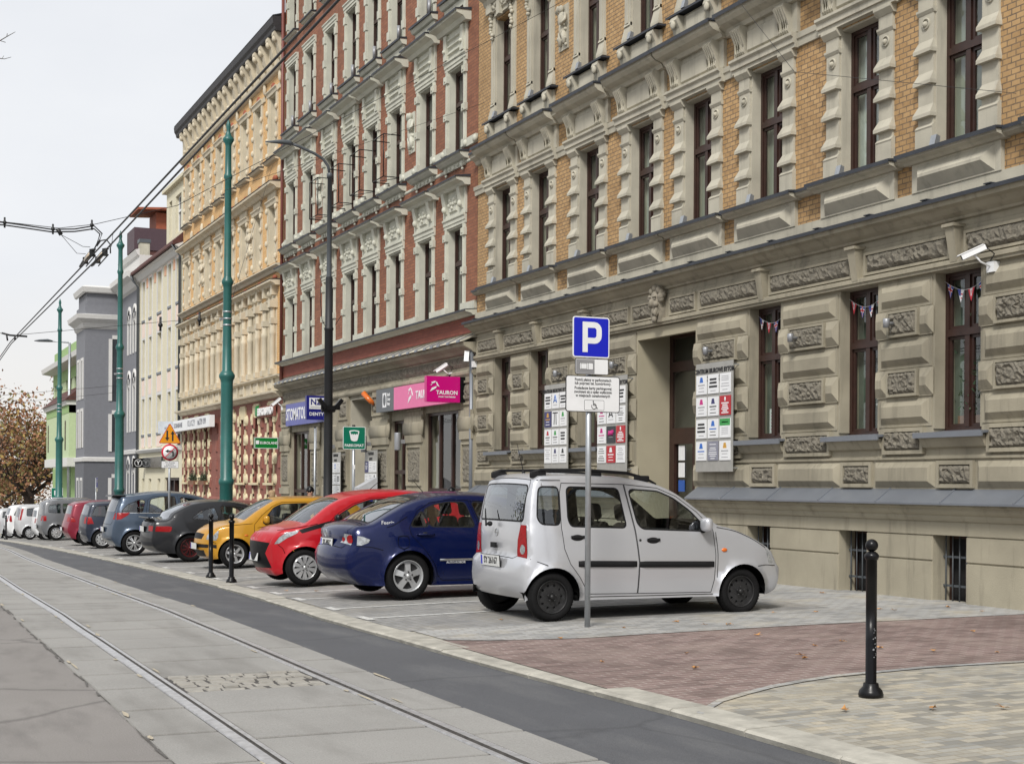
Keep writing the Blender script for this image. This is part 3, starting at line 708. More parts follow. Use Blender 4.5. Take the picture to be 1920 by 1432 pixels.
# tilted open casement in the window right of the photo's edge
# door in its deep porch
b = MB(T)
b.box(20.11, 20.135, -.66, -.001, .1, 4.34); b.box(22.065, 22.09, -.66, -.001, .1, 4.34); b.box(20.135, 22.065, -.66, -.001, 4.32, 4.345); b.box(20.05, 22.15, -1.0, .3, -.3, .18)
b.box(20.135, 22.065, -.1, -.001, 4.17, 4.319)
b.build('porch_lining', plain('porch_render', (.36, .325, .235), .85, var=.08, scale=1.5), bA)
d = MB(T); D0 = -.66
ring(d, 20.14, 22.06, .18, 4.32, .1, D0 - .06, D0); d.box(20.24, 21.96, D0 - .06, D0 + .02, 2.45, 2.62)
d.box(20.24, 21.96, D0 - .06, D0 + .02, 3.62, 3.80)
for x in (21.06,): d.box(x - .06, x + .06, D0 - .05, D0 + .01, .18, 2.45); d.box(x - .04, x + .04, D0 - .05, D0 + .01, 2.62, 3.62)
for x0, x1 in ((20.24, 21.0), (21.12, 21.96)):
    ring(d, x0, x1, .18, 2.45, .11, D0 - .05, D0 + .03, wb=.75)
door = d.build('door', M['brownwood'], bA)
g = MB(T)
for x0, x1, z0, z1 in ((20.35, 20.89, .93, 2.34), (21.23, 21.85, .93, 2.34), (20.24, 21.02, 2.62, 3.62), (21.1, 21.96, 2.62, 3.62), (20.24, 21.96, 3.8, 4.22)):
    g.add([(x0, D0 - .02, z0), (x1, D0 - .02, z0), (x1, D0 - .02, z1), (x0, D0 - .02, z1)], [(0, 1, 2, 3)])
g.build('pane', M['pane'], door)
g = MB(T); g.tube([(21.16, D0 + .07, 1.05), (21.16, D0 + .07, 1.45)], .015, 8, 0); g.build('handle', M['galv'], door)
g = MB(T)
for z, h in ((2.05, .26), (1.75, .26), (1.5, .2)): g.box(21.55, 21.75, D0 - .012, D0 - .004, z, z + h, 0 if z > 1.6 else 1); g.build('door_notice', [M['white'], plain('blue_notice', (.03, .10, .38), .5)], door); g = MB(T)
g.box(20.99, 21.10, D0 + .032, D0 + .04, 1.9, 2.15, 2)
g.build('name_plate', [M['white'], M['white'], plain('copper_plate', (.55, .27, .15), .4)], door)
# relief figure between second-floor windows
def relief(parent, a, z0, z1, mat, X0=FX):
    b = MB(FT(X0)); h = z1 - z0; rr = random.Random(int(a * 10))
    b.ball((a, .08, z1 - .08 * h), .085 * h, 0, 8, (.9, .8, 1.15)); b.ball((a, .06, z0 + .66 * h), .17 * h, 0, 8, (.8, .6, 1.2))
    b.ball((a - .02, .06, z0 + .42 * h), .15 * h, 0, 8, (.8, .6, 1.4))
    b.tube([(a - .12, .06, z0 + .78 * h), (a - .22, .1, z0 + .6 * h), (a - .1, .14, z0 + .5 * h)], .035 * h + .01, 7); b.tube([(a + .12, .06, z0 + .78 * h), (a + .2, .08, z0 + .88 * h), (a + .08, .1, z1 + .0 * h)], .035 * h + .008, 7)
    b.tube([(a - .06, .05, z0 + .35 * h), (a - .1, .06, z0 + .05 * h)], [.08 * h, .05 * h], 7); b.tube([(a + .06, .05, z0 + .35 * h), (a + .07, .06, z0 + .03 * h)], [.08 * h, .05 * h], 7)
    for i in range(12): b.ball((a + rr.uniform(-.17, .17), .04, z0 + rr.uniform(.0, .5) * h), rr.uniform(.03, .06), 0, 6)
    b.box(a - .2, a + .2, .0, .03, z0 - .06, z1 + .02)
    return b.build('figure_relief', mat, parent)
relief(bA, 25.05, 10.2, 11.0, M['stone_lt']); relief(bA, 17.02, 10.2, 11.0, M['stone_lt'])
b = MB(T); b.prof([(0, 12.9), (.1, 13), (.15, 13.2), (.5, 13.5), (.52, 13.7), (0, 13.8)], A0, A1); b.build('upper_cornice', M['stone_lt'], bA)
shell(bA, A0, A1, -.5, 15.5, M['ochre'])
# rainwater pipe between the houses
# ------------------------------------------------------------------ B: red brick house
B0, B1 = 29.37, 45.55
bB = thing('brick_house', 'red brick house with white stucco window frames, pink shop signs at its foot', 'building', (FX, 37.5, -.3))
BW = [30.65, 32.6, 34.75, 36.65, 38.5, 40.5, 42.65, 44.6]
bw = .96
lev = [(5.55, 2.03), (9.3, 2.0), (12.95, 2.1), (16.03, 1.9)]
ops = [(a - bw / 2, a + bw / 2, z, z + h) for a in BW for z, h in lev]
b = MB(T); wall(b, B0, B1, 5.05, 19.2, ops); b.build('brick_wall', M['redb'], bB)
b = MB(T); b.box(B0, B1, .0, .02, 5.03, 5.40, 1); b.build('dark_brick_band', [M['redb_dk'], M['redb_dk']], bB)
b = MB(T)
b.prof([(0, 5.40), (.10, 5.40), (.14, 5.44), (.28, 5.47), (.28, 5.50), (0, 5.53)], B0, B1)
b.prof([(0, 8.93), (.0, 8.93), (.02, 8.95), (.02, 9.0), (0, 9.0)], B0, B1)
xs = [B0] + BW + [B1 + .62]
for p0, p1 in zip(xs, xs[1:]):
    s0, s1 = (p0 + .66 if p0 != B0 else p0), p1 - .66
    if s1 - s0 > .1: b.box(s0, s1, .0, .07, 5.55, 5.73)
    if s1 - s0 > .1:
        b.box(s0, s1, .0, .06, 9.28, 9.47)
        b.ball((s1 - .03, .06, 9.36), .085, 0, 8, (1, .7, 1)); b.ball((s0 + .03, .06, 9.36), .085, 0, 8, (1, .7, 1))
b.build('stucco_bands', M['white_st'], bB)
b = MB(T)
b.prof([(0, 5.535), (.29, 5.505), (.30, 5.48), (.30, 5.52), (0, 5.55)], B0, B1)
b.build('ledge_flashing', M['dkroof'], bB)
def surB(kind, h):
    s = MB(WT); x = bw / 2; caps = MB(WT); sc = MB(WT)
    for sg in (-1, 1):
        i0, i1 = sorted((sg * x, sg * (x + .15)))
        s.box(i0, i1, 0, .03, .0, h + .2); s.box(*sorted((sg * (x + .02), sg * (x + .08))), .03, .045, .0, h + .1)
        s.box(sg * (x - .035), sg * x, -.35, -.001, .0, h)
        if kind < 2:
            for z in (.02, h * .42, h * .86): s.box(i0 - .03, i1 + .03, .0, .075, z, z + .17)
            c = (i0 + i1) / 2; s.box(c - .025, c + .025, .075, .10, h * .42 + .05, h * .42 + .14); s.box(c - .025, c + .025, .075, .10, h * .86 + .05, h * .86 + .14)
        else:
            for z in (.25, h * .5, h - .35): s.box(i0 - .025, i1 + .025, .0, .06, z, z + .22)
    s.box(-x + .035, x - .035, -.35, -.001, h - .035, h)
    s.prof([(0, h), (.04, h), (.04, h + .07), (.06, h + .075), (.06, h + .15), (.09, h + .18), (.09, h + .22), (0, h + .22)], -x - .18, x + .18)
    if kind == 0:
        s.box(-x - .2, x + .2, .0, .05, h + .22, h + .82)
        s.frus(-.24, .24, h + .32, h + .72, .05, .09, .03)
        for sg in (-1, 1):
            c = sg * .48; s.ball((c, .09, h + .45), .085, 0, 9, (.85, .9, 1)); s.ball((c, .08, h + .62), .055, 0, 8); s.prof([(0, h + .82), (.17, h + .82), (.13, h + .6), (.07, h + .35), (0, h + .28)], c - .09, c + .09)
        for i in range(7): s.ball((-.2 + .067 * i, .09, h + .52 + .09 * math.sin(i * 1.6)), .05, 0, 6)
        s.prof([(0, h + .82), (.14, h + .82), (.19, h + .88), (.34, h + .92), (.36, h + .98), (0, h + 1.0)], -.86, .86)
        caps.prof([(0, h + 1.0), (.37, h + .985), (.385, h + .96), (.385, h + 1.0), (0, h + 1.06)], -.88, .88)
    if kind == 1:
        s.box(-x - .2, x + .2, .0, .05, h + .22, h + .84)
        for z in (.32, .48, .64): s.prof([(.05, h + z), (.10, h + z + .02), (.10, h + z + .05), (.05, h + z + .10)], -.36, .36)
        for sg in (-1, 1): s.box(*sorted((sg * .42, sg * .6)), .05, .11, h + .24, h + .82); s.ball((sg * .51, .12, h + .45), .05, 0, 6)
        s.prof([(0, h + .84), (.14, h + .84), (.2, h + .92), (.36, h + .97), (.38, h + 1.04), (0, h + 1.06)], -.86, .86)
        caps.prof([(0, h + 1.06), (.39, h + 1.045), (.405, h + 1.01), (.405, h + 1.06), (0, h + 1.12)], -.88, .88)
        # sill with drop ornament
        s.prof([(0, -.28), (.12, -.26), (.2, -.2), (.24, -.14), (0, -.13)], -.76, .76); sc.prof([(0, -.125), (.25, -.135), (.265, -.165), (.265, -.115), (0, -.07)], -.78, .78)
        for sg in (-1, 1): s.ball((sg * .5, .06, -.36), .065, 0, 8, (1, .8, 1.2)); s.ball((sg * .5, .05, -.47), .035, 0, 6); s.ball((sg * .25, .05, -.34), .045, 0, 6)
        s.ball((0, .05, -.36), .055, 0, 7); s.box(-.6, .6, .0, .05, -.4, -.27)
    if kind == 2:
        s.prof([(0, -.2), (.12, -.18), (.17, -.1), (.17, -.06), (0, -.05)], -.72, .72); sc.prof([(0, -.045), (.2, -.055), (.215, -.085), (.215, -.03), (0, .0)], -.74, .74)
        s.poly([(-.66, -.2), (.66, -.2), (.66, -.48), (.54, -.5), (.5, -.36), (-.5, -.36), (-.54, -.5), (-.66, -.48)], .0, .06)
    if kind == 3:
        s.prof([(0, -.12), (.1, -.1), (.14, -.05), (0, -.04)], -.62, .62); sc.prof([(0, -.035), (.17, -.045), (.185, -.07), (.185, -.02), (0, .0)], -.66, .66)
    me = s.mesh('surround', M['white_st']); cm = caps.mesh('hood_flashing', M['dkroof']) if caps.v else None
    return me, cm, (sc.mesh('sill_flashing', M['dkroof']) if sc.v else None)
SB = [surB(k, lev[k][1]) for k in range(4)]
g = MB(WT)
for z in (.12, 1.2): g.tube([(-.42, .04, z), (-.42, .5, z), (.42, .5, z), (.42, .04, z)], .014, 6)
for sg in (-1, 1): g.tube([(sg * .42, .5, .12), (sg * .42, .5, 1.2)], .014, 6)
g.tube([(-.42, .04, .12), (.42, .5, .12)], .01, 6)
GUARD = g.mesh('window_guard', M['black'])
wr = random.Random(4)
for k, (z, h) in enumerate(lev):
    for i, a in enumerate(BW):
        o = place_win(bB, 'b%d' % k, a, z, sur=SB[k][0], w=bw - .07, h=h - .035, rd=.17, guard=GUARD if k == 1 and i in (2, 3, 4, 5) else None, cur=('curtain_dk', 'dark', 'curtain_dk'), zt=.6)
        if SB[k][1]: link_mesh('hood_flashing', SB[k][1], o, (FX, a, z))
        if SB[k][2]: link_mesh('sill_flashing', SB[k][2], o, (FX, a, z))
for a in (33.55, 41.45): relief(bB, a, 9.95, 10.88, M['white_st'])
# ground floor of B
b = MB(T)
gz0 = -1.2
OPB = [(42.15, 44.45, -.2, 3.22), (36.42, 38.42, -1.2, 3.98), (33.75, 34.95, -1.2, 3.22), (30.15, 32.52, .05, 3.32)]
wall(b, B0, B1, gz0, 5.03, OPB)
edg = sorted((o[0], o[1]) for o in OPB); a = B0; prs = []
for c0, c1 in edg + [(B1, B1)]: prs.append((a, c0)); a = c1
sd = 500
for p0, p1 in prs:
    ws = [(p0, p1)] if p1 - p0 < 2.2 else [(p0, p0 + 1.0), (p1 - 1.0, p1)]
    if p1 - p0 >= 2.2:
        for z0, z1 in ((1.75, 3.3), (.1, 1.55)): b.frus(p0 + 1.05, p1 - 1.05, z0, z1, .0, .05, .05)
    for q0, q1 in ws:
        b.box(q0 + .04, q1 - .04, .0, .061, -.8, 4.05)
        b.box(q0 + .02, q1 - .02, .06, .12, 3.05, 3.28); b.box(q0 + .03, q1 - .03, .06, .11, 2.62, 2.9)
        for zc in (3.0 - .02, .95): b.prof([(.06, zc - .2), (.105, zc - .19), (.135, zc - .1), (.145, zc), (.135, zc + .1), (.105, zc + .19), (.06, zc + .2)], q0 - .02, q1 + .02, 0, True)
        b.box(q0 + .03, q1 - .03, .06, .12, 1.25, 1.45); b.box(q0 + .02, q1 - .02, .06, .12, .45, .68); b.box(q0 + .0, q1 - .0, .06, .14, -.8, .35)
        ring(b, q0 + .1, q1 - .1, 1.55, 2.55, .05, .06, .10); sd += 1
        if q1 - q0 > .5: b.rough(q0 + .2, q1 - .2, 1.66, 2.44, .07, .11, 1, sd, .05)
        ring(b, q0 + .08, q1 - .08, 3.4, 3.95, .05, .06, .10); sd += 1
        if q1 - q0 > .5: b.rough(q0 + .18, q1 - .18, 3.5, 3.85, .07, .11, 1, sd, .05)
b.prof([(0, 4.05), (.07, 4.05), (.10, 4.10), (.10, 4.16), (.03, 4.2), (0, 4.2)], B0, B1)
sd += 1; b.rough(B0 + .1, B1 - .1, 4.26, 4.52, .0, .06, 1, sd, .09)
b.prof([(0, 4.55), (.08, 4.57), (.14, 4.63), (.30, 4.70), (.32, 4.78), (0, 4.8)], B0, B1)
b.build('ground_floor', [M['stone'], M['rough']], bB)
b = MB(T); b.prof([(0, 4.97), (.10, 4.95), (.36, 4.82), (.38, 4.79), (.34, 4.79), (.1, 4.9), (0, 4.9)], B0, B1); b.build('pent_tiles', M['stone_lt'], bB)
a = B0 + .1; rr = random.Random(2)
while a < B1 - .3: b = MB(T); b.prof([(.05, 4.985), (.385, 4.83), (.40, 4.775), (.365, 4.775), (.05, 4.93)], a, a + .16); a += rr.uniform(.42, .62); b.build('edge_tile', M['zinc'], bB)
def shopwin(o, cols, tr, nm, z0=None, curt='curtain_dk'):
    z0 = o[2] if z0 is None else z0
    f = MB(T); g = MB(T); n = len(cols) - 1
    ring(f, o[0], o[1], z0, o[3], .07, -.14, -.07)
    f.box(o[0] + .07, o[1] - .07, -.14, -.06, tr - .05, tr + .05)
    for c in cols[1:-1]: x = o[0] + (o[1] - o[0]) * c; f.box(x - .04, x + .04, -.135, -.065, z0 + .07, tr - .05); f.box(x - .04, x + .04, -.135, -.065, tr + .05, o[3] - .07)
    w = f.build(nm, M['brownwood'], bB)
    g.add([(o[0] + .05, -.11, z0 + .05), (o[1] - .05, -.11, z0 + .05), (o[1] - .05, -.11, o[3] - .05), (o[0] + .05, -.11, o[3] - .05)], [(0, 1, 2, 3)]); g.build('pane', M['pane'], w)
    c = MB(T); c.add([(o[0], -.5, z0), (o[0] + (o[1] - o[0]) * .55, -.5, z0), (o[0] + (o[1] - o[0]) * .55, -.5, o[3]), (o[0], -.5, o[3])], [(0, 1, 2, 3)]); c.build('curtain', M[curt], w)
    return w
shopwin(OPB[0], (0, .33, .62, 1), 1.35, 'shop_window', curt='curtain_w'); shopwin(OPB[2], (0, .5, 1), 1.9, 'shop_door'); shopwin(OPB[3], (0, .35, .68, 1), 1.45, 'shop_window')
b = MB(T); o = OPB[1]
b.box(o[0], o[0] + .03, -.95, -.001, -1, 3.97); b.box(o[1] - .03, o[1], -.95, -.001, -1, 3.97); b.box(o[0] + .03, o[1] - .03, -.95, -.001, 3.94, 3.97)
b.build('passage_lining', M['stone_lt'], bB)
b = MB(T); b.box(o[0] + .03, o[1] - .03, -.98, -.93, -1, 3.94); b.build('passage_door', M['brownwood'], bB)
b = MB(T); b.prof([(0, 18.3), (.15, 18.4), (.5, 18.8), (.55, 19.2), (0, 19.2)], B0, B1); b.build('upper_cornice', M['white_st'], bB)
b = MB(T); b.tube([(B1 - .06, .09, 4.9), (B1 - .06, .09, 19)], .055, 8); b.build('drainpipe', plain('red_pipe', (.16, .05, .04), .5), bB)
b = MB(T); b.tube([(B0 + .10, .08, -.2), (B0 + .10, .08, 4.6)], .05, 8); b.build('drainpipe', M['zinc'], bB)
shell(bB, B0, B1, -1.5, 19.2, M['redb'])

# ------------------------------------------------------------------ C: yellow brick house with heavy cornice
C0, C1 = 45.57, 61.75
bC = thing('brick_house', 'yellow brick house with cream stucco, black bracketed cornice and red painted ground floor', 'building', (FX, 53.6, -.8))
CW = [46.95 + 1.965 * i for i in range(8)]; cw = .85
levc = [(5.2, 2.35), (8.98, 1.95), (12.5, 2.15)]
ops = [(a - cw / 2, a + cw / 2, z, z + h) for a in CW for z, h in levc]
b = MB(T); wall(b, C0, C1, 5.1, 16.4, ops); b.build('brick_wall', M['ochre_c'], bC)
b = MB(T)
b.prof([(0, 4.42), (.12, 4.44), (.2, 4.52), (.34, 4.56), (.35, 4.62), (0, 4.64)], C0, C1); b.box(C0, C1, .0, .06, 4.64, 5.08)
for a in CW: b.frus(a - .3, a + .3, 4.72, 5.0, .06, .10, .05); b.box(a - .55, a - .42, .06, .13, 4.64, 5.08); b.box(a + .42, a + .55, .06, .13, 4.64, 5.08)
b.prof([(0, 5.08), (.14, 5.08), (.22, 5.13), (.22, 5.17), (0, 5.19)], C0, C1)
b.prof([(0, 8.62), (.08, 8.62), (.14, 8.7), (.26, 8.76), (.26, 8.8), (0, 8.83)], C0, C1)
b.prof([(0, 15.22), (.1, 15.24), (.18, 15.32), (.2, 15.4), (0, 15.44)], C0, C1); b.box(C0, C1, .0, .05, 15.44, 16.7)
a = C0 + .25; k = 0
while a < C1 - .1:                                # pairs of big S-brackets
    big = k % 2 == 0
    b.prof([(.05, 16.4), (.34, 16.4), (.35, 16.3), (.28, 16.15), (.22, 16.08), (.18, 15.9), (.12, 15.7), (.09, 15.5), (.05, 15.45)], a - .14, a + .14)
    b.ball((a, .28, 16.18), .12, 0, 8, (.9, .8, 1)); b.ball((a, .13, 15.62), .08, 0, 7)
    b.ball((a + .42, .05, 16.0), .13, 0, 7, (1, .5, 1.3))
    a += .80 if big else .98; k += 1
b.build('stucco_bands', M['cream'], bC)
b = MB(T); b.prof([(0, 16.38), (.30, 16.39), (.33, 16.43), (.35, 16.53), (.41, 16.62), (.43, 16.82), (.40, 16.84), (0, 16.9)], C0 - .02, C1 + .04); b.build('black_cornice', plain('black_cornice_boards', (.022, .02, .022), .6, var=.4, scale=4), bC)
b = MB(T); b.prof([(.40, 16.85), (.42, 16.88), (-5, 18.6), (-5, 18.5)], C0 - .02, C1 + .04); b.build('roof', M['dkroof'], bC)
def surC(k, h):
    s = MB(WT); x = cw / 2; caps = MB(WT); rb = MB(WT)
    for sg in (-1, 1):
        i0, i1 = sorted((sg * x, sg * (x + .2))); c = (i0 + i1) / 2
        s.box(sg * (x - .035), sg * x, -.35, -.001, .0, h)
        s.box(i0, i1, 0, .05, .0, h + .15)
        if k == 0:
            s.lathe([(.11, .2), (.10, .3), (.10, h * .55), (.12, h * .57), (.12, h * .61), (.095, h * .63), (.085, h - .1)], (c, .12, 0), 'z', 12)
            s.box(c - .14, c + .14, .0, .25, .0, .2); s.box(c - .15, c + .15, .0, .27, h - .12, h + .12); s.box(c - .12, c + .12, .0, .22, h * .72, h * .80)
            s.box(c - .12, c + .12, .0, .2, h + .3, h + .62)
        else:
            for z in ((.05, .55, 1.05, 1.5) if k == 2 else (.05, .6, 1.2, 1.7)): s.ball((c + sg * .05, .07, z + .12), .085, 0, 6, (1, .7, 1.3))
    s.box(-x + .035, x - .035, -.35, -.001, h - .035, h)
    s.prof([(0, h), (.07, h), (.09, h + .1), (.13, h + .14), (.13, h + .18), (0, h + .18)], -x - .24, x + .24)
    if k == 0:
        s.box(-x - .2, x + .2, .0, .05, h + .18, h + .6); s.ball((0, .07, h + .38), .13, 0, 8)
        s.prof([(0, h + .6), (.16, h + .6), (.22, h + .66), (.34, h + .7), (.34, h + .76), (0, h + .78)], -.94, .94); caps.prof([(0, h + .78), (.35, h + .765), (.36, h + .78), (0, h + .82)], -.95, .95)
        rb.ball((-.75, .12, h + .86), .14, 0, 7, (1, .6, .6))
    if k == 1:
        s.box(-x - .1, x + .1, .0, .06, h + .18, h + .42)
        s.prof([(0, h + .42), (.14, h + .42), (.22, h + .5), (.36, h + .55), (.37, h + .62), (0, h + .64)], -.96, .96); caps.prof([(0, h + .64), (.38, h + .625), (.39, h + .64), (0, h + .70)], -.97, .97)
        s.ball((-.95, .05, h + .95), .15, 0, 8, (.7, .5, 1.5)); rb.ball((-.8, .14, h + .74), .16, 0, 7, (1, .6, .7))
    if k == 2:
        s.prof([(0, -.14), (.12, -.12), (.18, -.06), (0, -.05)], -.7, .7); caps.prof([(0, -.045), (.2, -.055), (.21, -.03), (0, .0)], -.72, .72)
        s.box(-x - .5, -x - .22, .0, .04, h + .02, h + .2); s.ball((-.98, .05, h + .4), .13, 0, 8, (.7, .5, 1.6)); rb.lathe([(.0, .05), (.2, .05), (.2, .0)], (0, 0, h + .2), 'y', 16, 0)
    return s.mesh('surround', M['cream']), caps.mesh('hood_flashing', [M['dkroof'], M['redroof']]), rb.mesh('hood_ball', M['redroof'])
M['cwin'] = plain('white_window_frame', (.55, .54, .48), .5)
for k, (z, h) in enumerate(levc):
    me, cm, rm_ = surC(k, h)
    for a in CW:
        o = place_win(bC, 'c%d' % k, a, z, sur=me, w=cw - .07, h=h - .035, rd=.2, fm=M['cwin'], cur=('curtain', 'curtain_w', 'curtain_w'), zt=.62)
        link_mesh('hood_flashing', cm, o, (FX, a, z)); link_mesh('hood_ball', rm_, o, (FX, a, z))
for a in (CW[1] + .98, CW[5] + .98): relief(bC, a, 9.6, 10.6, M['cream'])
# red ground floor with cream rounded quoins
b = MB(T); OPC = [(a - .36, a + .36, 1.62, 3.85) for a in CW if not 52 < a < 55] + [(52.3, 53.9, -1.6, 3.2)]
wall(b, C0, C1, -1.6, 5.1, OPC)
b.prof([(0, .85), (.08, .85), (.1, .95), (.06, 1.05), (0, 1.06)], C0, 52.25); b.prof([(0, .85), (.08, .85), (.1, .95), (.06, 1.05), (0, 1.06)], 53.95, C1)
for i in range(14):
    a = C0 + .3 + i * 1.15
    for z in (1.6, 2.3, 3.0, 3.7): b.frus(a - .16, a + .16, z - .22, z + .22, .0, .05, .02)
b.build('ground_floor', M['redgf'], bC)
q = MB(T)
for o in OPC:
    for sg, e in ((-1, o[0]), (1, o[1])):
        q.box(*sorted((e, e + sg * .10)), .0, .05, max(o[2] - .9, -1.2) if o[2] > 0 else -1.2, 4.3)
        z = max(o[2] - .6, -.9)
        while z < 4.2:
            q.lathe([(.0, .09), (.13, .085), (.20, .0)], (e + sg * .16, 0, z), 'y', 12); q.box(*sorted((e, e + sg * .2)), .0, .085, z - .19, z + .19); z += .70
    if o[2] > 0: q.box(o[0] - .2, o[1] + .2, .0, .16, o[2] - .1, o[2] - .02); q.box(o[0], o[1], .0, .04, 3.87, 4.35)
q.build('cream_quoins', M['cream_gf'], bC)
for o in OPC[:-1]: place_win(bC, 'cg', (o[0] + o[1]) / 2, 1.62, w=.70, h=2.2, rd=.2, fm=M['cwin'], cur=('curtain_w', 'curtain'), zt=.66)
b = MB(T); o = OPC[-1]; ring(b, o[0], o[1], -1.2, 3.2, .1, -.3, -.2); b.box(o[0] + .1, o[1] - .1, -.29, -.22, -1.2, 3.1); b.build('door', M['brownwood'], bC)
shell(bC, C0, C1, -1.8, 16.7, M['ochre_c'])

# ------------------------------------------------------------------ D: pale yellow house, E: grey, F: green
D0_, D1_ = 61.77, 72.4
bD = thing('rendered_house', 'pale yellow house with pink panels, brown eaves and a dark salon sign', 'building', (FX, 67, -1))
DWX = [62.75, 64.6, 67.0, 69.3, 71.1]; dw = [.75, .75, 1.05, .75, .75]
levd = [(3.9, 1.75), (6.7, 1.85), (9.5, 1.9)]
ops = [(a - w / 2, a + w / 2, z, z + h) for a, w in zip(DWX, dw) for z, h in levd] + [(a - .35, a + .35, .0, 1.75) for a in DWX[2:]] + [(62.3, 65.6, -1.8, 1.8)]
b = MB(T); wall(b, D0_, D1_, -1.8, 12.0, ops)
b.build('wall', M['pyel'], bD)
b = MB(T)
for a, w in zip(DWX, dw):
    b.box(a - w / 2 - .16, a - w / 2, .0, .03, 3.3, 11.9); b.box(a + w / 2, a + w / 2 + .16, .0, .03, 3.3, 11.9)
    for z, h in levd: b.box(a - w / 2, a + w / 2, .0, .06, z - .1, z, 1); b.box(a - w / 2, a + w / 2, .0, .02, z + h, z + h + .25)
b.prof([(0, 2.98), (.12, 3.0), (.2, 3.12), (.2, 3.16), (0, 3.2)], D0_, D1_); b.prof([(0, 11.5), (.1, 11.55), (.22, 11.75), (.34, 11.8), (.34, 11.82), (0, 11.97)], D0_, D1_)
b.build('white_trim', [M['pwhite'], M['zinc']], bD)
for a, w in zip(DWX, dw):
    for z0, z1, m in ((8.65, 9.35, 1), (5.8, 6.55, 1), (3.25, 3.75, 0), (11.45, 11.7, 0)): b = MB(T); b.box(a - w / 2, a + w / 2, .0, .025, z0, z1, 0); b.build('render_panel', M['pink'], bD)
for a in (63.65, 65.7, 68.2, 70.2): b = MB(T); b.box(a - .2, a + .2, .0, .02, 11.0, 11.45, 0); b.build('render_panel', M['salmon'], bD)
b = MB(T); b.box(D0_, D1_, .001, .03, -1.8, 2.97); b_ops = 0
for k, (z, h) in enumerate(levd):
    for a, w in zip(DWX, dw):
        place_win(bD, 'd%d%d' % (k, int(w * 100)), a, z, w=w, h=h, rd=.18, fm=M['white'], pm=M['pane_far'], far=True)
for a in DWX[2:]: place_win(bD, 'dg', a, .0, w=.7, h=1.75, rd=.15, fm=M['white'], pm=M['pane_far'], far=True)
b = MB(T); b.box(62.3, 65.6, -.4, -.3, -1.8, 1.8, 0); ring(b, 62.3, 65.6, -1.8, 1.8, .12, -.3, -.1, 1); b.box(63.9, 64.1, -.3, -.12, -1.8, 1.68, 1); b.build('shop_front', [M['pane_far'], M['brownwood']], bD)
b = MB(T); b.prof([(0, 11.98), (.42, 11.82), (.46, 11.86), (.44, 12.0), (.36, 12.04), (0, 12.4), (-2.0, 13.4), (-2.0, 12.0)], D0_, D1_ + .1); b.build('eaves', M['rooftile'], bD)
b = MB(T); b.tube([(D1_ - .1, .44, 11.85), (D1_ - .1, .35, 11.6), (D1_ - .1, .1, 11.3), (D1_ - .1, .1, -1)], .06, 8); b.build('drainpipe', M['lamp_grey'], bD); b = MB(T); b.tube([(D0_ + .2, .44, 11.85), (D0_ + .2, .1, 11.4), (D0_ + .2, .1, 3.2)], .06, 8); b.build('drainpipe', M['lamp_grey'], bD)
b = MB(T); DOR = [(62.6, 63.3), (64.2, 65.5), (66.3, 67.0)]
wall(b, D0_, 67.6, 12.3, 15.1, [(p, q, 12.9, 14.6) for p, q in DOR], -.75, -.40); b.prof([(-.75, 15.1), (-.2, 15.1), (-.2, 15.25), (-.75, 15.3)], D0_, 67.8); b.box(D0_, 67.6, -6, -.75, 12.3, 15.3)
b.build('dormer', M['pyel'], bD)
for p, q in DOR: place_win(bD, 'dd%d' % int((q - p) * 10), (p + q) / 2, 12.9, X0=FX + .4, w=q - p, h=1.7, rd=.15, fm=M['white'], pm=M['pane_far'], far=True)
shell(bD, D0_, D1_, -1.8, 12.3, M['pyel'], roofm=M['rooftile'])
# tower-like roof house rising behind D
bR = thing('roof_house', 'maroon clad roof storey with overhanging red roof rising behind the pale yellow house', 'building', (19, 84, -1.5))
b = MB(); b.box(14.35, 22, 85, 87.5, 15.2, 16.5, 0); b.box(14.4, 22, 85.05, 87.5, -1.5, 15.2, 1); b.build('wall', [M['maroon'], M['rooftile']], bR)
b = MB(); b.box(15.65, 22, 85.2, 87.4, 16.5, 17.5, 1); b.add([(14.5, 84.6, 17.5), (23, 84.6, 18.0), (23, 87.6, 18.0), (14.5, 87.6, 17.5), (14.5, 84.6, 17.62), (23, 84.6, 18.2), (23, 87.6, 18.2), (14.5, 87.6, 17.62)], [(0, 1, 2, 3), (4, 7, 6, 5), (0, 4, 5, 1), (1, 5, 6, 2), (2, 6, 7, 3), (3, 7, 4, 0)], 0); b.build('roof', [M['redroof'], M['redroof']], bR)
b = MB(); b.box(14.45, 15.0, 83.6, 84.2, 12, 15.45); b.box(14.4, 15.05, 83.55, 84.25, 15.4, 15.6, 1); b.build('chimney', [M['stone_lt'], M['lamp_grey']], bR)
# E
bE = thing('rendered_house', 'grey house with white arched window frames and a flat topped corner tower', 'building', (11.5, 80, -1.5))
EX = 10.65
b = MB(T); EWX = [73.6, 75.2]; 
wall(b, 72.45, 78.0, -2, 11.6, [(a - .3, a + .3, z, z + h) for a in EWX for z, h in ((.0, 2.4), (4.2, 2.6), (8.2, 1.9))]); b.box(72.45, 78, -9, -.36, -2, 11.6)
b.build('wing_wall', M['greyb'], bE)
b = MB(T); b.box(72.45, 78, .0, .04, -2, 3.0); b.build('wing_base', M['greyb_dk'], bE)
b = MB(T); b.prof([(0, 11.3), (.15, 11.4), (.3, 11.7), (.6, 11.85), (.62, 12.1), (0, 12.15)], 72.45, 78); b.prof([(0, 12.9), (.1, 12.95), (.2, 13.2), (0, 13.25)], 72.45, 78); b.box(72.45, 78, -3, .0, 12.1, 12.95)
b.prof([(0, 2.98), (.12, 3.02), (.14, 3.2), (0, 3.25)], 72.45, 78)
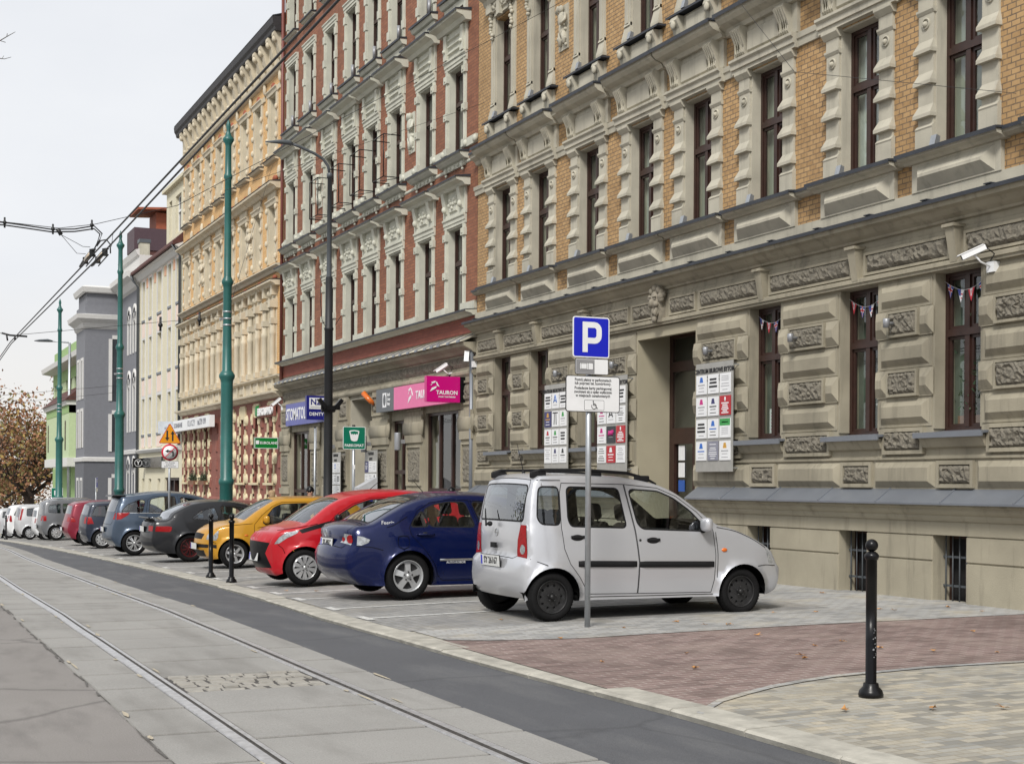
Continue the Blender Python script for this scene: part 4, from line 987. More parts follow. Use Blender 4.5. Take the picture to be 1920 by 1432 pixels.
for a in EWX:
    for z, h in ((.0, 2.4), (4.2, 2.6), (8.2, 1.9)):
        b.box(a - .48, a - .3, .0, .06, z - .05, z + h + .1); b.box(a + .3, a + .48, .0, .06, z - .05, z + h + .1); b.lathe([(.30, .06), (.48, .06), (.48, .0)], (a, 0, z + h + .05), 'y', 18)
b.build('white_trim', M['pwhite'], bE)
for a in EWX:
    for k, (z, h) in enumerate(((.0, 2.4), (4.2, 2.6), (8.2, 1.9))): place_win(bE, 'e%d' % k, a, z, w=.6, h=h, rd=.12, fm=M['white'], pm=M['pane_far'], far=True, mull=False)
TY0, TY1 = 78.02, 81.4
b = MB(); b.box(EX, 15, TY0, TY1, 2.7, 11.0); b.box(EX + .1, 15, TY0 + .1, TY1 - .1, 11.0, 11.9); b.build('tower_wall', M['greyb'], bE)
b = MB(); b.box(EX - .04, 15, TY0 - .04, TY1, -2, 2.66); b.build('tower_base', M['greyb_dk'], bE)
def cor(b, x0, y0, z, pr):      # cornice round the two visible sides of the tower
    for (o0, h0), (o1, h1) in zip(pr, pr[1:]):
        b.add([(15, y0 - o0, z + h0), (x0 - o0, y0 - o0, z + h0), (x0 - o0, TY1, z + h0), (15, y0 - o1, z + h1), (x0 - o1, y0 - o1, z + h1), (x0 - o1, TY1, z + h1)], [(0, 1, 4, 3), (1, 2, 5, 4)])
b = MB(); cor(b, EX, TY0, 10.0, [(0, -.3), (.1, -.2), (.15, .0), (.45, .2), (.5, .42), (0, .5)]); cor(b, EX, TY0, 11.6, [(.0, .0), (.12, .05), (.2, .3), (.0, .4)]); cor(b, EX, TY0, 2.65, [(0, 0), (.12, .02), (.14, .2), (0, .25)])
b.box(EX + .0, 15, TY0, TY1, 11.9, 12.0)
F_ = lambda y: (lambda a, z: 0)
for x0, z0, z1, arch in ((12.05, 5.9, 9.2, 0), (12.05, 3.2, 5.2, 1), (12.05, -.6, 1.8, 1)):
    b.box(x0 - .18, x0, TY0 - .05, TY0 - .001, z0, z1); b.box(x0, 13.2, TY0 - .05, TY0 - .001, z1, z1 + .2)
for y in (78.95, 80.35):
    for z0, z1 in ((3.4, 5.5), (6.0, 8.2), (-.4, 1.8)): ring_y = b.box(EX - .05, EX - .001, y - .45, y - .28, z0, z1); b.box(EX - .05, EX - .001, y + .28, y + .45, z0, z1); b.box(EX - .05, EX - .001, y - .28, y + .28, z1 - .15, z1)
b.build('tower_trim', M['pwhite'], bE)
for y in (78.95, 80.35):
    for z0, z1 in ((3.4, 5.35), (6.0, 8.05), (-.4, 1.65)): w = MB(); w.box(EX - .02, EX - .002, y - .28, y + .28, z0, z1); w.build('window', M['pane_far'], bE)
for x0, z0, z1 in ((12.06, 5.9, 9.2), (12.06, 3.2, 5.2), (12.06, -.6, 1.8)): w = MB(); w.box(x0, 12.4, TY0 - .02, TY0 - .002, z0, z1); w.build('window', M['pane_far'], bE)
# F green
bF = thing('rendered_house', 'light green house with a maroon roofed bay beyond the grey tower', 'building', (10.5, 96, -2))
FX2 = 11.6
TF = FT(FX2); FWX = (85.4, 87.2, 89, 91, 93, 96.4, 98.6)
b = MB(TF); wall(b, 82.0, 99.8, -3, 8.7, [(a - .4, a + .4, z, z + 1.9) for a in FWX for z in (6.5,)] + [(a - .4, a + .4, 3.2, 5.2) for a in (96.4, 98.6)]); b.box(82.0, 99.8, -9, -.36, -3, 8.7); b.build('wall', M['grnb'], bF)
b = MB(TF); b.box(82.0, 99.8, .0, .03, 7.9, 8.7); b.box(82.0, 99.8, .0, .03, -3, 2.4); b.prof([(-.5, 9.3), (.05, 9.3), (.05, 10.0), (-.5, 10.2)], 82, 99); b.build('green_band', M['grnb2'], bF)
b = MB(TF); b.prof([(0, 8.6), (.3, 8.65), (.75, 8.72), (.8, 9.0), (0, 9.3)], 82, 99.9); b.build('eaves', M['pwhite'], bF)
for a in FWX: place_win(bF, 'f', a, 6.5, X0=FX2, w=.8, h=1.9, rd=.15, fm=M['greyb_dk'], pm=M['pane_far'], far=True)
for a in (96.4, 98.6): place_win(bF, 'f2', a, 3.2, X0=FX2, w=.8, h=2, rd=.15, fm=M['greyb_dk'], pm=M['pane_far'], far=True)
b = MB(TF); b.box(84.0, 94.8, .0, 1.0, 2.95, 5.95, 0); b.box(83.9, 94.9, .0, 1.1, 2.45, 2.95, 1); b.prof([(0, 5.95), (1.12, 5.95), (1.2, 6.2), (0, 6.25)], 83.9, 95.1, 1); b.prof([(0, 6.25), (1.28, 6.2), (.2, 7.15), (0, 7.15)], 83.8, 95.2, 2); b.box(84, 94.8, .0, 1.02, 5.5, 5.95, 3)
b.build('bay', [M['grnb'], M['pwhite'], M['rooftile'], M['grnb2']], bF)
for y in (85.5, 93.8): w = MB(TF); w.box(y - .2, y + .2, 1.003, 1.02, 3.4, 5.1); w.build('window', M['pane_far'], bF)
# low grey wall far off at the end of the street
bG = thing('boundary_wall', 'low grey concrete wall with upright ribs behind the bare brown tree at the far end', 'wall', (0, 150, -4))
b = MB(); b.box(-60, 9.6, 150, 150.4, -5, 1.0)
x = -30.
while x < 9.4: b.box(x, x + .35, 149.8, 150, -5, .9, 1); x += 1.3
b.build('wall_panel', [plain('grey_concrete_wall', (.22, .22, .23), .9), plain('pale_rib', (.36, .36, .37), .9)], bG)
# ================================================================== CARS
M['tyre'] = plain('tyre_rubber', (.008, .008, .0085), .8, var=.2, scale=20, spec=.18)
M['alloy'] = plain('alloy_wheel', (.55, .56, .57), .3, .6, var=.06)
M['steelblk'] = plain('black_steel_wheel', (.022, .022, .023), .45, var=.25, spec=.4)
M['redwheel'] = plain('dark_red_rim', (.10, .012, .014), .35, .3)
M['plastic'] = plain('dark_plastic_trim', (.010, .010, .011), .55, var=.15, spec=.25)
M['carglass'] = glass('car_glass', (.84, .89, .88), .06)
M['carglass_dk'] = glass('tinted_car_glass', (.34, .37, .37), .08)
M['carglass_rear'] = glass('rear_car_glass', (.42, .48, .47), .26)
M['redlamp'] = plain('red_lamp_lens', (.26, .002, .004), .25, var=.3, scale=30, spec=.35)
M['clearlamp'] = plain('clear_lamp_lens', (.42, .44, .46), .12, .5, var=.5, scale=28, spec=.8, coat=.4)
M['orangelamp'] = plain('orange_lamp', (.6, .14, .02), .2)
M['seat'] = plain('grey_seat_fabric', (.022, .023, .026), .9, var=.2, scale=30, spec=.1)
M['plate'] = plain('number_plate', (.62, .63, .62), .4, var=.03)
M['chrome'] = plain('chrome_trim', (.6, .61, .62), .12, .9)
M['under'] = plain('car_underside', (.005, .005, .005), .9, spec=.05)

def catmull(pts, step=.055, closed=False):
    out = []; n = len(pts)
    for i in range(n - 1):
        p0, p1, p2, p3 = pts[max(i - 1, 0)], pts[i], pts[i + 1], pts[min(i + 2, n - 1)]
        L = math.dist(p1, p2); k = max(1, int(L / step)); tt = .4
        for j in range(k):
            t = j / k; t2 = t * t; t3 = t2 * t
            h = (2 * t3 - 3 * t2 + 1, t3 - 2 * t2 + t, -2 * t3 + 3 * t2, t3 - t2)
            # tangents limited by the local chord so corners stay put
            def tan(a, b, c):
                la, lc = math.dist(a, b) or 1, math.dist(b, c) or 1
                s = min(la, lc, L) ; d = math.dist(a, c) or 1
                return ((c[0] - a[0]) / d * s, (c[1] - a[1]) / d * s)
            m1, m2 = tan(p0, p1, p2), tan(p1, p2, p3)
            out.append(tuple(h[0] * p1[q] + h[1] * m1[q] + h[2] * p2[q] + h[3] * m2[q] for q in (0, 1)))
    out.append(tuple(pts[-1])); return out
def dens(poly, step):
    o = []
    for i, p in enumerate(poly):
        q = poly[(i + 1) % len(poly)]; k = max(1, int(math.dist(p, q) / step))
        o += [(p[0] + (q[0] - p[0]) * j / k, p[1] + (q[1] - p[1]) * j / k) for j in range(k)]
    return o
def roundp(poly, r=.04, n=4):
    """round the corners of a polygon"""
    o = []; N = len(poly)
    for i in range(N):
        a, b, c = poly[i - 1], poly[i], poly[(i + 1) % N]
        la, lc = math.dist(a, b), math.dist(b, c); k = min(r, la * .45, lc * .45)
        p = (b[0] + (a[0] - b[0]) / la * k, b[1] + (a[1] - b[1]) / la * k); q = (b[0] + (c[0] - b[0]) / lc * k, b[1] + (c[1] - b[1]) / lc * k)
        for j in range(n + 1):
            t = j / n; o.append(tuple((1 - t) ** 2 * p[d] + 2 * t * (1 - t) * b[d] + t * t * q[d] for d in (0, 1)))
    return o
def inset(poly, d):
    N = len(poly); ar = sum(poly[i][0] * poly[(i + 1) % N][1] - poly[(i + 1) % N][0] * poly[i][1] for i in range(N)); sg = 1 if ar > 0 else -1
    o = []
    for i in range(N):
        a, b, c = poly[i - 1], poly[i], poly[(i + 1) % N]
        e1 = Vector((b[0] - a[0], b[1] - a[1])); e2 = Vector((c[0] - b[0], c[1] - b[1]))
        if e1.length < 1e-6 or e2.length < 1e-6: o.append(b); continue
        n1 = Vector((-e1.y, e1.x)).normalized() * sg; n2 = Vector((-e2.y, e2.x)).normalized() * sg
        m = n1 + n2
        if m.length < .2: m = n1
        m.normalize(); k = d / max(.5, m.dot(n1)); o.append((b[0] + m.x * k, b[1] + m.y * k))
    return o
def pip(x, y, poly):
    c = False; j = len(poly) - 1
    for i in range(len(poly)):
        xi, yi = poly[i]; xj, yj = poly[j]
        if (yi > y) != (yj > y) and x < (xj - xi) * (y - yi) / (yj - yi) + xi: c = not c
        j = i
    return c
def segd(x, y, segs):
    best = 9.
    for ax, ay, dx, dy, l2 in segs:
        t = ((x - ax) * dx + (y - ay) * dy) / l2; t = 0 if t < 0 else 1 if t > 1 else t
        d = (ax + t * dx - x) ** 2 + (ay + t * dy - y) ** 2
        if d < best: best = d
    return math.sqrt(best)
def cdt(outline, regions, extra):
    vs = []; faces = []
    for poly in [outline] + regions:
        faces.append(list(range(len(vs), len(vs) + len(poly)))); vs += [Vector(p) for p in poly]
    vs += [Vector(p) for p in extra]
    v, e, f, ov, oe, of = delaunay_2d_cdt(vs, [], faces, 0, 1e-5)
    v = [tuple(p) for p in v]; bb = [(min(p[0] for p in q), max(p[0] for p in q), min(p[1] for p in q), max(p[1] for p in q)) for q in regions]
    ff, oo = [], []
    for fc in f:
        x = sum(v[i][0] for i in fc) / len(fc); y = sum(v[i][1] for i in fc) / len(fc)
        if not pip(x, y, outline): continue
        if (v[fc[1]][0] - v[fc[0]][0]) * (v[fc[2]][1] - v[fc[0]][1]) - (v[fc[1]][1] - v[fc[0]][1]) * (v[fc[2]][0] - v[fc[0]][0]) < 0: fc = fc[::-1]
        o = 0
        for k in range(len(regions) - 1, -1, -1):
            b = bb[k]
            if b[0] <= x <= b[1] and b[2] <= y <= b[3] and pip(x, y, regions[k]): o = k + 1; break
        ff.append(tuple(fc)); oo.append(o)
    return v, ff, oo

class Parts:
    def __init__(s): s.d = {}
    def get(s, name):
        return s.d.setdefault(name, dict(v=[], f=[], m=[], mats=[]))
    def add(s, name, mat, verts, faces):
        p = s.get(name)
        if mat not in p['mats']: p['mats'].append(mat)
        k = p['mats'].index(mat); n = len(p['v']); p['v'] += verts; p['f'] += [tuple(i + n for i in f) for f in faces]; p['m'] += [k] * len(faces)
def part_mesh(p, name, weld=True):
    me = bpy.data.meshes.new(name); me.from_pydata(p['v'], [], p['f'])
    for m in p['mats']: me.materials.append(m)
    me.polygons.foreach_set('material_index', p['m']); me.polygons.foreach_set('use_smooth', [True] * len(p['f']))
    bm = bmesh.new(); bm.from_mesh(me)
    if weld: bmesh.ops.remove_doubles(bm, verts=bm.verts, dist=.0006)
    bmesh.ops.dissolve_degenerate(bm, edges=bm.edges, dist=1e-5)
    bm.to_mesh(me); bm.free(); me.update(); return me
def wheel_meshes(r, w, kind):
    """axis along y, outer face at y=-w/2"""
    t = MB(); hw = w / 2; rr_ = r * .66
    t.lathe([(rr_, -hw + .02), (rr_ + .012, -hw + .002), (r * .84, -hw - .006), (r * .95, -hw + .012), (r, -hw + .045), (r, hw - .045), (r * .95, hw - .01), (rr_, hw)], (0, 0, 0), 'y', 36)
    for k in range(48):        # tread ribs
        a = 2 * math.pi * k / 48; c, s_ = math.cos(a), math.sin(a); c2, s2 = math.cos(a + .06), math.sin(a + .06)
        t.add([(c * r * .955, -hw + .006, s_ * r * .955), (c2 * r * .955, -hw + .006, s2 * r * .955), (c2 * (r + .004), -hw + .05, s2 * (r + .004)), (c * (r + .004), -hw + .05, s_ * (r + .004))], [(0, 1, 2, 3)])
    tm = t.mesh('wheel', M['tyre'])
    fm = {'steel': M['steelblk'], 'multi': M['redwheel']}.get(kind, M['alloy'])
    out = [(math.cos(2 * math.pi * k / 48), math.sin(2 * math.pi * k / 48)) for k in range(48)]
    R0 = rr_ * 1.0; holes = []
    def wedge(a, wi, wo, r0, r1): return [(r0 * math.cos(a - wi), r0 * math.sin(a - wi)), (r1 * math.cos(a - wo), r1 * math.sin(a - wo)), (r1 * math.cos(a), r1 * math.sin(a)), (r1 * math.cos(a + wo), r1 * math.sin(a + wo)), (r0 * math.cos(a + wi), r0 * math.sin(a + wi))]
    if kind == 'steel':
        for k in range(10): a = 2 * math.pi * k / 10; holes.append([(R0 * .70 * math.cos(a) + R0 * .085 * math.cos(b_), R0 * .70 * math.sin(a) + R0 * .085 * math.sin(b_)) for b_ in [i * math.pi / 5 for i in range(10)]])
    elif kind == 'star5':
        for k in range(5): holes.append(roundp(wedge(math.pi / 2 + math.pi / 5 + 2 * math.pi * k / 5, .16, .40, R0 * .36, R0 * .87), R0 * .08))
    elif kind == 'star6':
        for k in range(6): holes.append(roundp(wedge(2 * math.pi * k / 6 + .3, .16, .36, R0 * .36, R0 * .88), R0 * .09))
    elif kind == 'cover':
        for k in range(10): holes.append(roundp(wedge(2 * math.pi * k / 10, .035, .10, R0 * .38, R0 * .9), R0 * .02))
    elif kind == 'multi':
        for k in range(10): holes.append(wedge(2 * math.pi * k / 10, .12, .20, R0 * .26, R0 * .90)); 
        for k in range(10): holes.append(wedge(2 * math.pi * k / 10 + math.pi / 10, .05, .05, R0 * .5, R0 * .9))
    elif kind == 'twin7':
        for k in range(7): holes.append(roundp(wedge(2 * math.pi * k / 7, .16, .24, R0 * .32, R0 * .9), R0 * .05)); holes.append(wedge(2 * math.pi * k / 7 + math.pi / 7, .03, .06, R0 * .45, R0 * .9))
    else:
        for k in range(9): a = 2 * math.pi * k / 9; holes.append([(R0 * .74 * math.cos(a) + R0 * .11 * math.cos(b_), R0 * .74 * math.sin(a) + R0 * .11 * math.sin(b_)) for b_ in [i * math.pi / 5 for i in range(10)]])
    ol = [(x * R0 * .97, y * R0 * .97) for x, y in out]
    ext = [(x * R0 * q, y * R0 * q) for q in (.2, .55) for x, y in out[::4]]
    v, f, of = cdt(ol, holes, [])
    m = MB(); dish = (lambda q: -hw + .03 - .02 * math.cos(min(1, q / R0) * 3.0) + (.012 if kind == 'steel' and .45 < q / R0 < .85 else 0))
    if kind == 'cover': dish = lambda q: -hw + .004 + .02 * (q / R0) ** 2 * (1 - q / R0) + (.01 if q > R0 * .9 else 0)
    keep = [fc for fc, o in zip(f, of) if o == 0]
    m.add([(x, dish(math.hypot(x, y)), y) for x, y in v], keep, 0, True)
    used = [(x, dish(math.hypot(x, y)), y) for x, y in v]
    for h in holes:        # depth of the openings
        n = len(h); m.add([(x, dish(math.hypot(x, y)), y) for x, y in h] + [(x * .97, dish(0) + .06, y * .97) for x, y in h], [(i, (i + 1) % n, (i + 1) % n + n, i + n) for i in range(n)], 0)
    m.lathe([(R0 * .965, -hw + .012), (R0 * 1.005, -hw + .004), (R0 * 1.02, -hw + .012), (R0 * .97, -hw + .05)], (0, 0, 0), 'y', 36, 0)
    m.lathe([(0, -hw - .004), (R0 * .13, -hw - .003), (R0 * .15, -hw + .02)], (0, 0, 0), 'y', 16, 0)
    for k in range(5): a = 2 * math.pi * k / 5 + .3; m.lathe([(0, dish(.06) - .012), (.010, dish(.06) - .012), (.010, dish(.06) + .01)], (R0 * .27 * math.cos(a), 0, R0 * .27 * math.sin(a)), 'y', 6, 1)
    m.disc((0, -hw + .075, 0), R0 * .98, 'y', 32, 1)
    rm = m.mesh('rim', [fm, M['steelblk']])
    return tm, rm
def rbox(b, c, s, m=0, tilt=0., r=.04):
    """soft-edged block, tilted about y"""
    bm = bmesh.new(); bmesh.ops.create_cube(bm, size=1); bmesh.ops.scale(bm, vec=s, verts=bm.verts)
    bmesh.ops.bevel(bm, geom=bm.edges[:], offset=min(r, min(s) * .45), segments=3, affect='EDGES', profile=.5)
    bmesh.ops.rotate(bm, cent=(0, 0, 0), matrix=Matrix.Rotation(tilt, 3, 'Y'), verts=bm.verts)
    bm.verts.index_update(); b.add([tuple(v.co + Vector(c)) for v in bm.verts], [tuple(v.index for v in f.verts) for f in bm.faces], m, True); bm.free()

def car(name, label, loc, P):
    """P: profile etc. in metres, x from the rear-left wheel axle (world +X), z from the tyre contact"""
    W = P['W'] / 2; root = thing(name, label, 'car', (loc[0], loc[1] + W, loc[2]), 'cars parked across the bays')
    sh = P.get('shift', 0)
    P['top'] = [(x + sh * min(1, max(0, (-.3 - x) / .5)), z) for x, z in P['top']]
    P['side'] = [(r[0], r[1], [(x + sh * min(1, max(0, (-.3 - x) / .5)), z) for x, z in r[2]], *r[3:]) for r in P['side']]
    pm = P['paint']; prt = Parts(); zs = P.get('sill', .22); wr_ = P['r']; ra = P.get('ra', wr_ * 1.16)
    x0w, x1w = P['axles']; zb = P['belt']; tum = P.get('tumble', .30)
    top = catmull(P['top'])
    def arch(xc):
        a0 = math.asin(max(-1, min(1, (zs - wr_) / ra))); n = 18
        return [(xc + ra * math.cos(t), wr_ + ra * math.sin(t)) for t in [a0 + (math.pi - 2 * a0) * i / n for i in range(n + 1)]]
    bot = []
    last = top[-1]
    for xc in (x1w, x0w): bot += arch(xc)
    raw = [last] + bot + [top[0]]
    bott = []
    for p, q in zip(raw, raw[1:]):
        k = max(1, int(math.dist(p, q) / .09)); bott += [(p[0] + (q[0] - p[0]) * j / k, p[1] + (q[1] - p[1]) * j / k) for j in range(k)]
    outline = top + bott[1:]
    nt_ = len(top)
    xmin, xmax = min(p[0] for p in top), max(p[0] for p in top)
    tsegs = [(a[0], a[1], b_[0] - a[0], b_[1] - a[1], max(1e-9, (b_[0] - a[0]) ** 2 + (b_[1] - a[1]) ** 2)) for a, b_ in zip(top, top[1:])]
    RR = P.get('round', .06); te_r, te_f = P.get('taper_r', .10), P.get('taper_f', .17); lr, lf = P.get('len_r', .55), P.get('len_f', .9)
    zmid = P.get('zmid', .62); ztop = max(p[1] for p in top)
    def half(x, z, d=None):
        w = W
        if z > zb: w -= (z - zb) * tum
        w -= .05 * max(0, (z - zmid) / (zb - zmid)) ** 2 if z < zb else .05
        w -= .10 * max(0, (zmid - z) / zmid) ** 2
        e = x - xmin
        if e < lr: w -= te_r * (1 - e / lr) ** 2
        e = xmax - x
        if e < lf: w -= te_f * (1 - e / lf) ** 2
        for xc in (x0w, x1w):
            q = math.hypot(x - xc, z - wr_)
            if q < ra + .14: w += .018 * math.exp(-((q - ra - .01) / .06) ** 2)
        for (zc, amt, sg_) in P.get('crease', []):
            w += amt * math.exp(-((z - zc) / sg_) ** 2)
        if d is None: d = segd(x, z, tsegs)
        if d < RR: w -= (RR - math.sqrt(max(0, RR * RR - (RR - d) ** 2))) * .85
        return w
    # side panels
    regs = P['side']      # list of (part, material, polygon, opts)
    polys = [dens(r[2], .07) for r in regs]
    extra = []
    nx = int((xmax - xmin) / .075); nz = int(ztop / .075)
    allp = [outline] + polys
    osegs = [(a[0], a[1], b_[0] - a[0], b_[1] - a[1], max(1e-9, (b_[0] - a[0]) ** 2 + (b_[1] - a[1]) ** 2)) for a, b_ in zip(outline, outline[1:] + outline[:1])]
    for i in range(nx + 1):
        for j in range(nz + 1):
            x = xmin + (i + .5 * (j % 2)) * .075; z = zs + j * .075
            if pip(x, z, outline) and segd(x, z, osegs) > .045: extra.append((x, z))
    for dd in (.012, .032):
        ins = inset(top, dd)
        extra += [p for p in ins[1:-1] if pip(p[0], p[1], outline)]
    v, f, of = cdt(outline, polys, extra)
    offs = [0.] + [r[3].get('off', 0) if len(r) > 3 else 0 for r in regs]
    for sg, side in ((-1, 'near'), (1, 'far')):
        hv = [half(x, z) for x, z in v]
        groups = {}
        for fc, o in zip(f, of): groups.setdefault(o, []).append(fc)
        for o, fl in groups.items():
            if o == 0: nm, mt = 'body', pm
            else:
                r = regs[o - 1]; nm, mt = r[0], r[1]
                if not (len(r) > 3 and r[3].get('join')) and nm != 'body': nm = nm + '|' + side
            ids = sorted({i for fc in fl for i in fc}); mp = {i: k for k, i in enumerate(ids)}
            vv = [(v[i][0], sg * (hv[i] + offs[o]), v[i][1]) for i in ids]
            ff = [tuple(mp[i] for i in (fc if sg < 0 else fc[::-1])) for fc in fl]
            prt.add(nm, mt, vv, ff)
        # panel gaps
        for r, poly in zip(regs, polys):
            if len(r) > 3 and r[3].get('gap'):
                pl = dens(r[2], .04); N = len(pl); vs = []; fs = []
                q = inset(pl, .0035); q2 = inset(pl, -.0035)
                for (a, b2) in zip(q, q2): vs += [(a[0], sg * (half(*a) + .0022), a[1]), (b2[0], sg * (half(*b2) + .0022), b2[1])]
                fs = [(2 * i, 2 * i + 1, (2 * i + 3) % (2 * N), (2 * i + 2) % (2 * N)) for i in range(N)]
                prt.add(r[0] + '|' + side, M['under'], vs, fs)
        # wheel housings and turned-in lower edge
        lo = bott
        vs = []; 
        for p in lo: h = half(*p); dpt = .02 + (.28 * min(1, max(0, (p[1] - zs - .05) / .06)) if min(abs(math.hypot(p[0] - xc, p[1] - wr_) - ra) for xc in (x0w, x1w)) < .012 else 0); vs += [(p[0], sg * h, p[1]), (p[0], sg * max(.25, h - dpt), p[1] + (.0 if dpt > .1 else .02))]
        prt.add('body', M['under'], vs, [(2 * i, 2 * i + 1, 2 * i + 3, 2 * i + 2) for i in range(len(lo) - 1)])
    # wrap: tail, roof, bonnet, nose
    s = [0.]
    for a, b_ in zip(top, top[1:]): s.append(s[-1] + math.dist(a, b_))
    we = [half(p[0], p[1], 0.) for p in top]
    nrm = []
    for i in range(nt_):
        a, b_ = top[max(0, i - 1)], top[min(nt_ - 1, i + 1)]; d = Vector((b_[0] - a[0], b_[1] - a[1])).normalized(); nrm.append((-d.y, d.x))
    KY = .8
    def at(sv):
        i = 0
        while i < nt_ - 2 and s[i + 1] < sv: i += 1
        t = (sv - s[i]) / max(1e-9, s[i + 1] - s[i]); return i, min(1, max(0, t))
    br, bt, bf = P.get('bulge', (.09, .045, .13))
    def wrap3(sv, tv, off=0.):
        i, t = at(sv); L = lambda A, k: A[i][k] * (1 - t) + A[i + 1][k] * t
        x, z, n0, n1 = L(top, 0), L(top, 1), L(nrm, 0), L(nrm, 1); w = we[i] * (1 - t) + we[i + 1] * t
        q = max(-1, min(1, tv / KY)); be = br if n0 < 0 else bf; kk = min(1, max(0, (abs(n0) - .62) / .33)); kk = kk * kk * (3 - 2 * kk); bb = bt + (be - bt) * kk
        fade = min(1, sv / .25, (s[-1] - sv) / .25)
        o = bb * (1 - q * q) * max(.15, fade) + off
        return (x + n0 * o, q * w, z + n1 * o)
    def find(sp):
        k, val = sp
        rng = range(nt_ - 1) if k in 'rx' else range(nt_ - 2, -1, -1)
        for i in rng:
            a, b_ = top[i], top[i + 1]; ax = 1 if k in 'rf' else 0
            if k == 'x' and a[1] < zb - .3: continue
            lo_, hi_ = sorted((a[ax], b_[ax]))
            if lo_ <= val <= hi_ and hi_ > lo_: return s[i] + (s[i + 1] - s[i]) * (val - a[ax]) / (b_[ax] - a[ax])
        return s[nt_ // 2]
    wregs = []
    for r in P['wrap']:
        nm, mt, pts, op = r
        for sg in ((-1, 1) if op.get('pair') else (1,)):
            pl = []
            for sp, y in pts:
                sv = find(sp); i, t = at(sv); w = we[i] * (1 - t) + we[i + 1] * t
                pl.append((sv, sg * max(-.999, min(.999, y / w)) * KY))
            wregs.append((nm + ('|near' if sg < 0 else '|far') if op.get('pair') else nm, mt, dens(pl if not op.get('round') else roundp(pl, op['round']), .06), op))
    ol = [(s[i], -KY) for i in range(nt_)] + [(s[-1], KY * (j / 6 - 1) ) for j in range(1, 12)] + [(s[i], KY) for i in range(nt_ - 1, -1, -1)] + [(0., KY * (1 - j / 6)) for j in range(1, 12)]
    ex = []
    k = 0; sv = .05
    while sv < s[-1] - .04:
        for j in range(11): y = -KY * .93 + KY * 1.86 * j / 10; ex.append((sv, y))
        sv += .075
    v, f, of = cdt(ol, [r[2] for r in wregs], ex)
    groups = {}
    for fc, o in zip(f, of): groups.setdefault(o, []).append(fc)
    for o, fl in groups.items():
        nm, mt = ('body', pm) if o == 0 else (wregs[o - 1][0], wregs[o - 1][1]); off = 0 if o == 0 else wregs[o - 1][3].get('off', 0)
        ids = sorted({i for fc in fl for i in fc}); mp = {i: k for k, i in enumerate(ids)}
        prt.add(nm, mt, [wrap3(v[i][0], v[i][1], off) for i in ids], [tuple(mp[i] for i in fc) for fc in fl])
    for r in wregs:
        if r[3].get('gap'):
            pl = dens(r[2], .04); N = len(pl); q, q2 = inset(pl, .004), inset(pl, -.004); vs = []
            for a, b2 in zip(q, q2): vs += [wrap3(a[0], a[1], .0022), wrap3(b2[0], b2[1], .0022)]
            prt.add(r[0], M['under'], vs, [(2 * i, 2 * i + 1, (2 * i + 3) % (2 * N), (2 * i + 2) % (2 * N)) for i in range(N)])
    # underside
    u = MB(); u.box(xmin + .4, xmax - .4, -W + .32, W - .32, zs + .0, zs + .08); u.box(x0w + ra, x1w - ra, -W + .13, W - .13, zs - .01, zs + .05)
    u.tube([(x0w, -W + .15, wr_), (x0w, W - .15, wr_)], .04, 8)
    prt.add('body', M['under'], u.v, u.f)
    base = {}
    for nm, p in prt.d.items():
        pn = nm.split('|')[0]; o = link_mesh(pn, part_mesh(p, pn), root); base[nm] = o
        if pn == 'body':
            o.data.polygons.foreach_set('use_smooth', [True] * len(o.data.polygons))
    # wheels
    tw = P.get('tw', .18); tm, rm = wheel_meshes(wr_, tw, P['rim'])
    for xc in (x0w, x1w):
        for sg in (-1, 1):
            o = link_mesh('wheel', tm, root); o.location = (xc, sg * (W - tw / 2 - .035), wr_)
            if sg > 0: o.rotation_euler = (0, 0, math.pi)
            o2 = link_mesh('rim', rm, o)
    # seats
    for sx, full in P.get('seats', []):
        for sy in ((-.36, .36) if full else (-.36, .0, .36)):
            b = MB(); d = P.get('dir', 1)
            rbox(b, (sx + .2 * d, sy, .46), (.5, .48 if full else .4, .16), 0, 0, .06); rbox(b, (sx - .1 * d, sy, .80), (.14, .46 if full else .38, .58), 0, rad(-14) * -d if d < 0 else rad(-14), .06)
            rbox(b, (sx - .2 * d, sy, 1.20 if full else 1.14), (.11, .27, .20), 0, rad(-10) * d, .05); b.tube([(sx - .16 * d, sy - .06, 1.05), (sx - .19 * d, sy - .06, 1.15)], .008, 5); b.tube([(sx - .16 * d, sy + .06, 1.05), (sx - .19 * d, sy + .06, 1.15)], .008, 5)
            o = link_mesh('seat', b.mesh('seat', M['seat']), root)
    if 'dash' in P:
        dx, d = P['dash']; b = MB(); rbox(b, (dx, 0, zb - .18), (.5, W * 2 - .26, .30), 0, 0, .09)
        b2 = MB(); sw = (dx - .32 * d, P.get('wheel_y', .36), zb - .08)
        pts = [(sw[0] + .08 * d * math.sin(t), sw[1] + .185 * math.cos(t), sw[2] + .17 * math.sin(t)) for t in [i * math.pi / 8 for i in range(17)]]; b2.tube(pts, .014, 7); b2.tube([sw, (sw[0] + .25 * d, sw[1], sw[2] - .08)], .03, 7); b2.tube([pts[0], sw, pts[8]], .012, 5)
        link_mesh('dashboard', b.mesh('dashboard', M['plastic']), root); link_mesh('steering_wheel', b2.mesh('steering_wheel', M['plastic']), root)
    return root, base, half, wrap3, find, we
def add_part(root, name, b, mats, lab=None):
    o = link_mesh(name, b.mesh(name, mats), root)
    if lab: o['label'] = lab
    return o
def mirror_pair(root, half, x, z, col, sg_only=None, d=1):
    for sg in (-1, 1):
        b = MB(); y = half(x, z)
        b.tube([(x, sg * (y - .02), z - .06), (x, sg * (y + .06), z - .05)], .028, 7, 1)
        rbox(b, (x, sg * (y + .12), z + .02), (.11, .17, .16), 0, 0, .05)
        add_part(root, 'mirror', b, [col, M['plastic']])
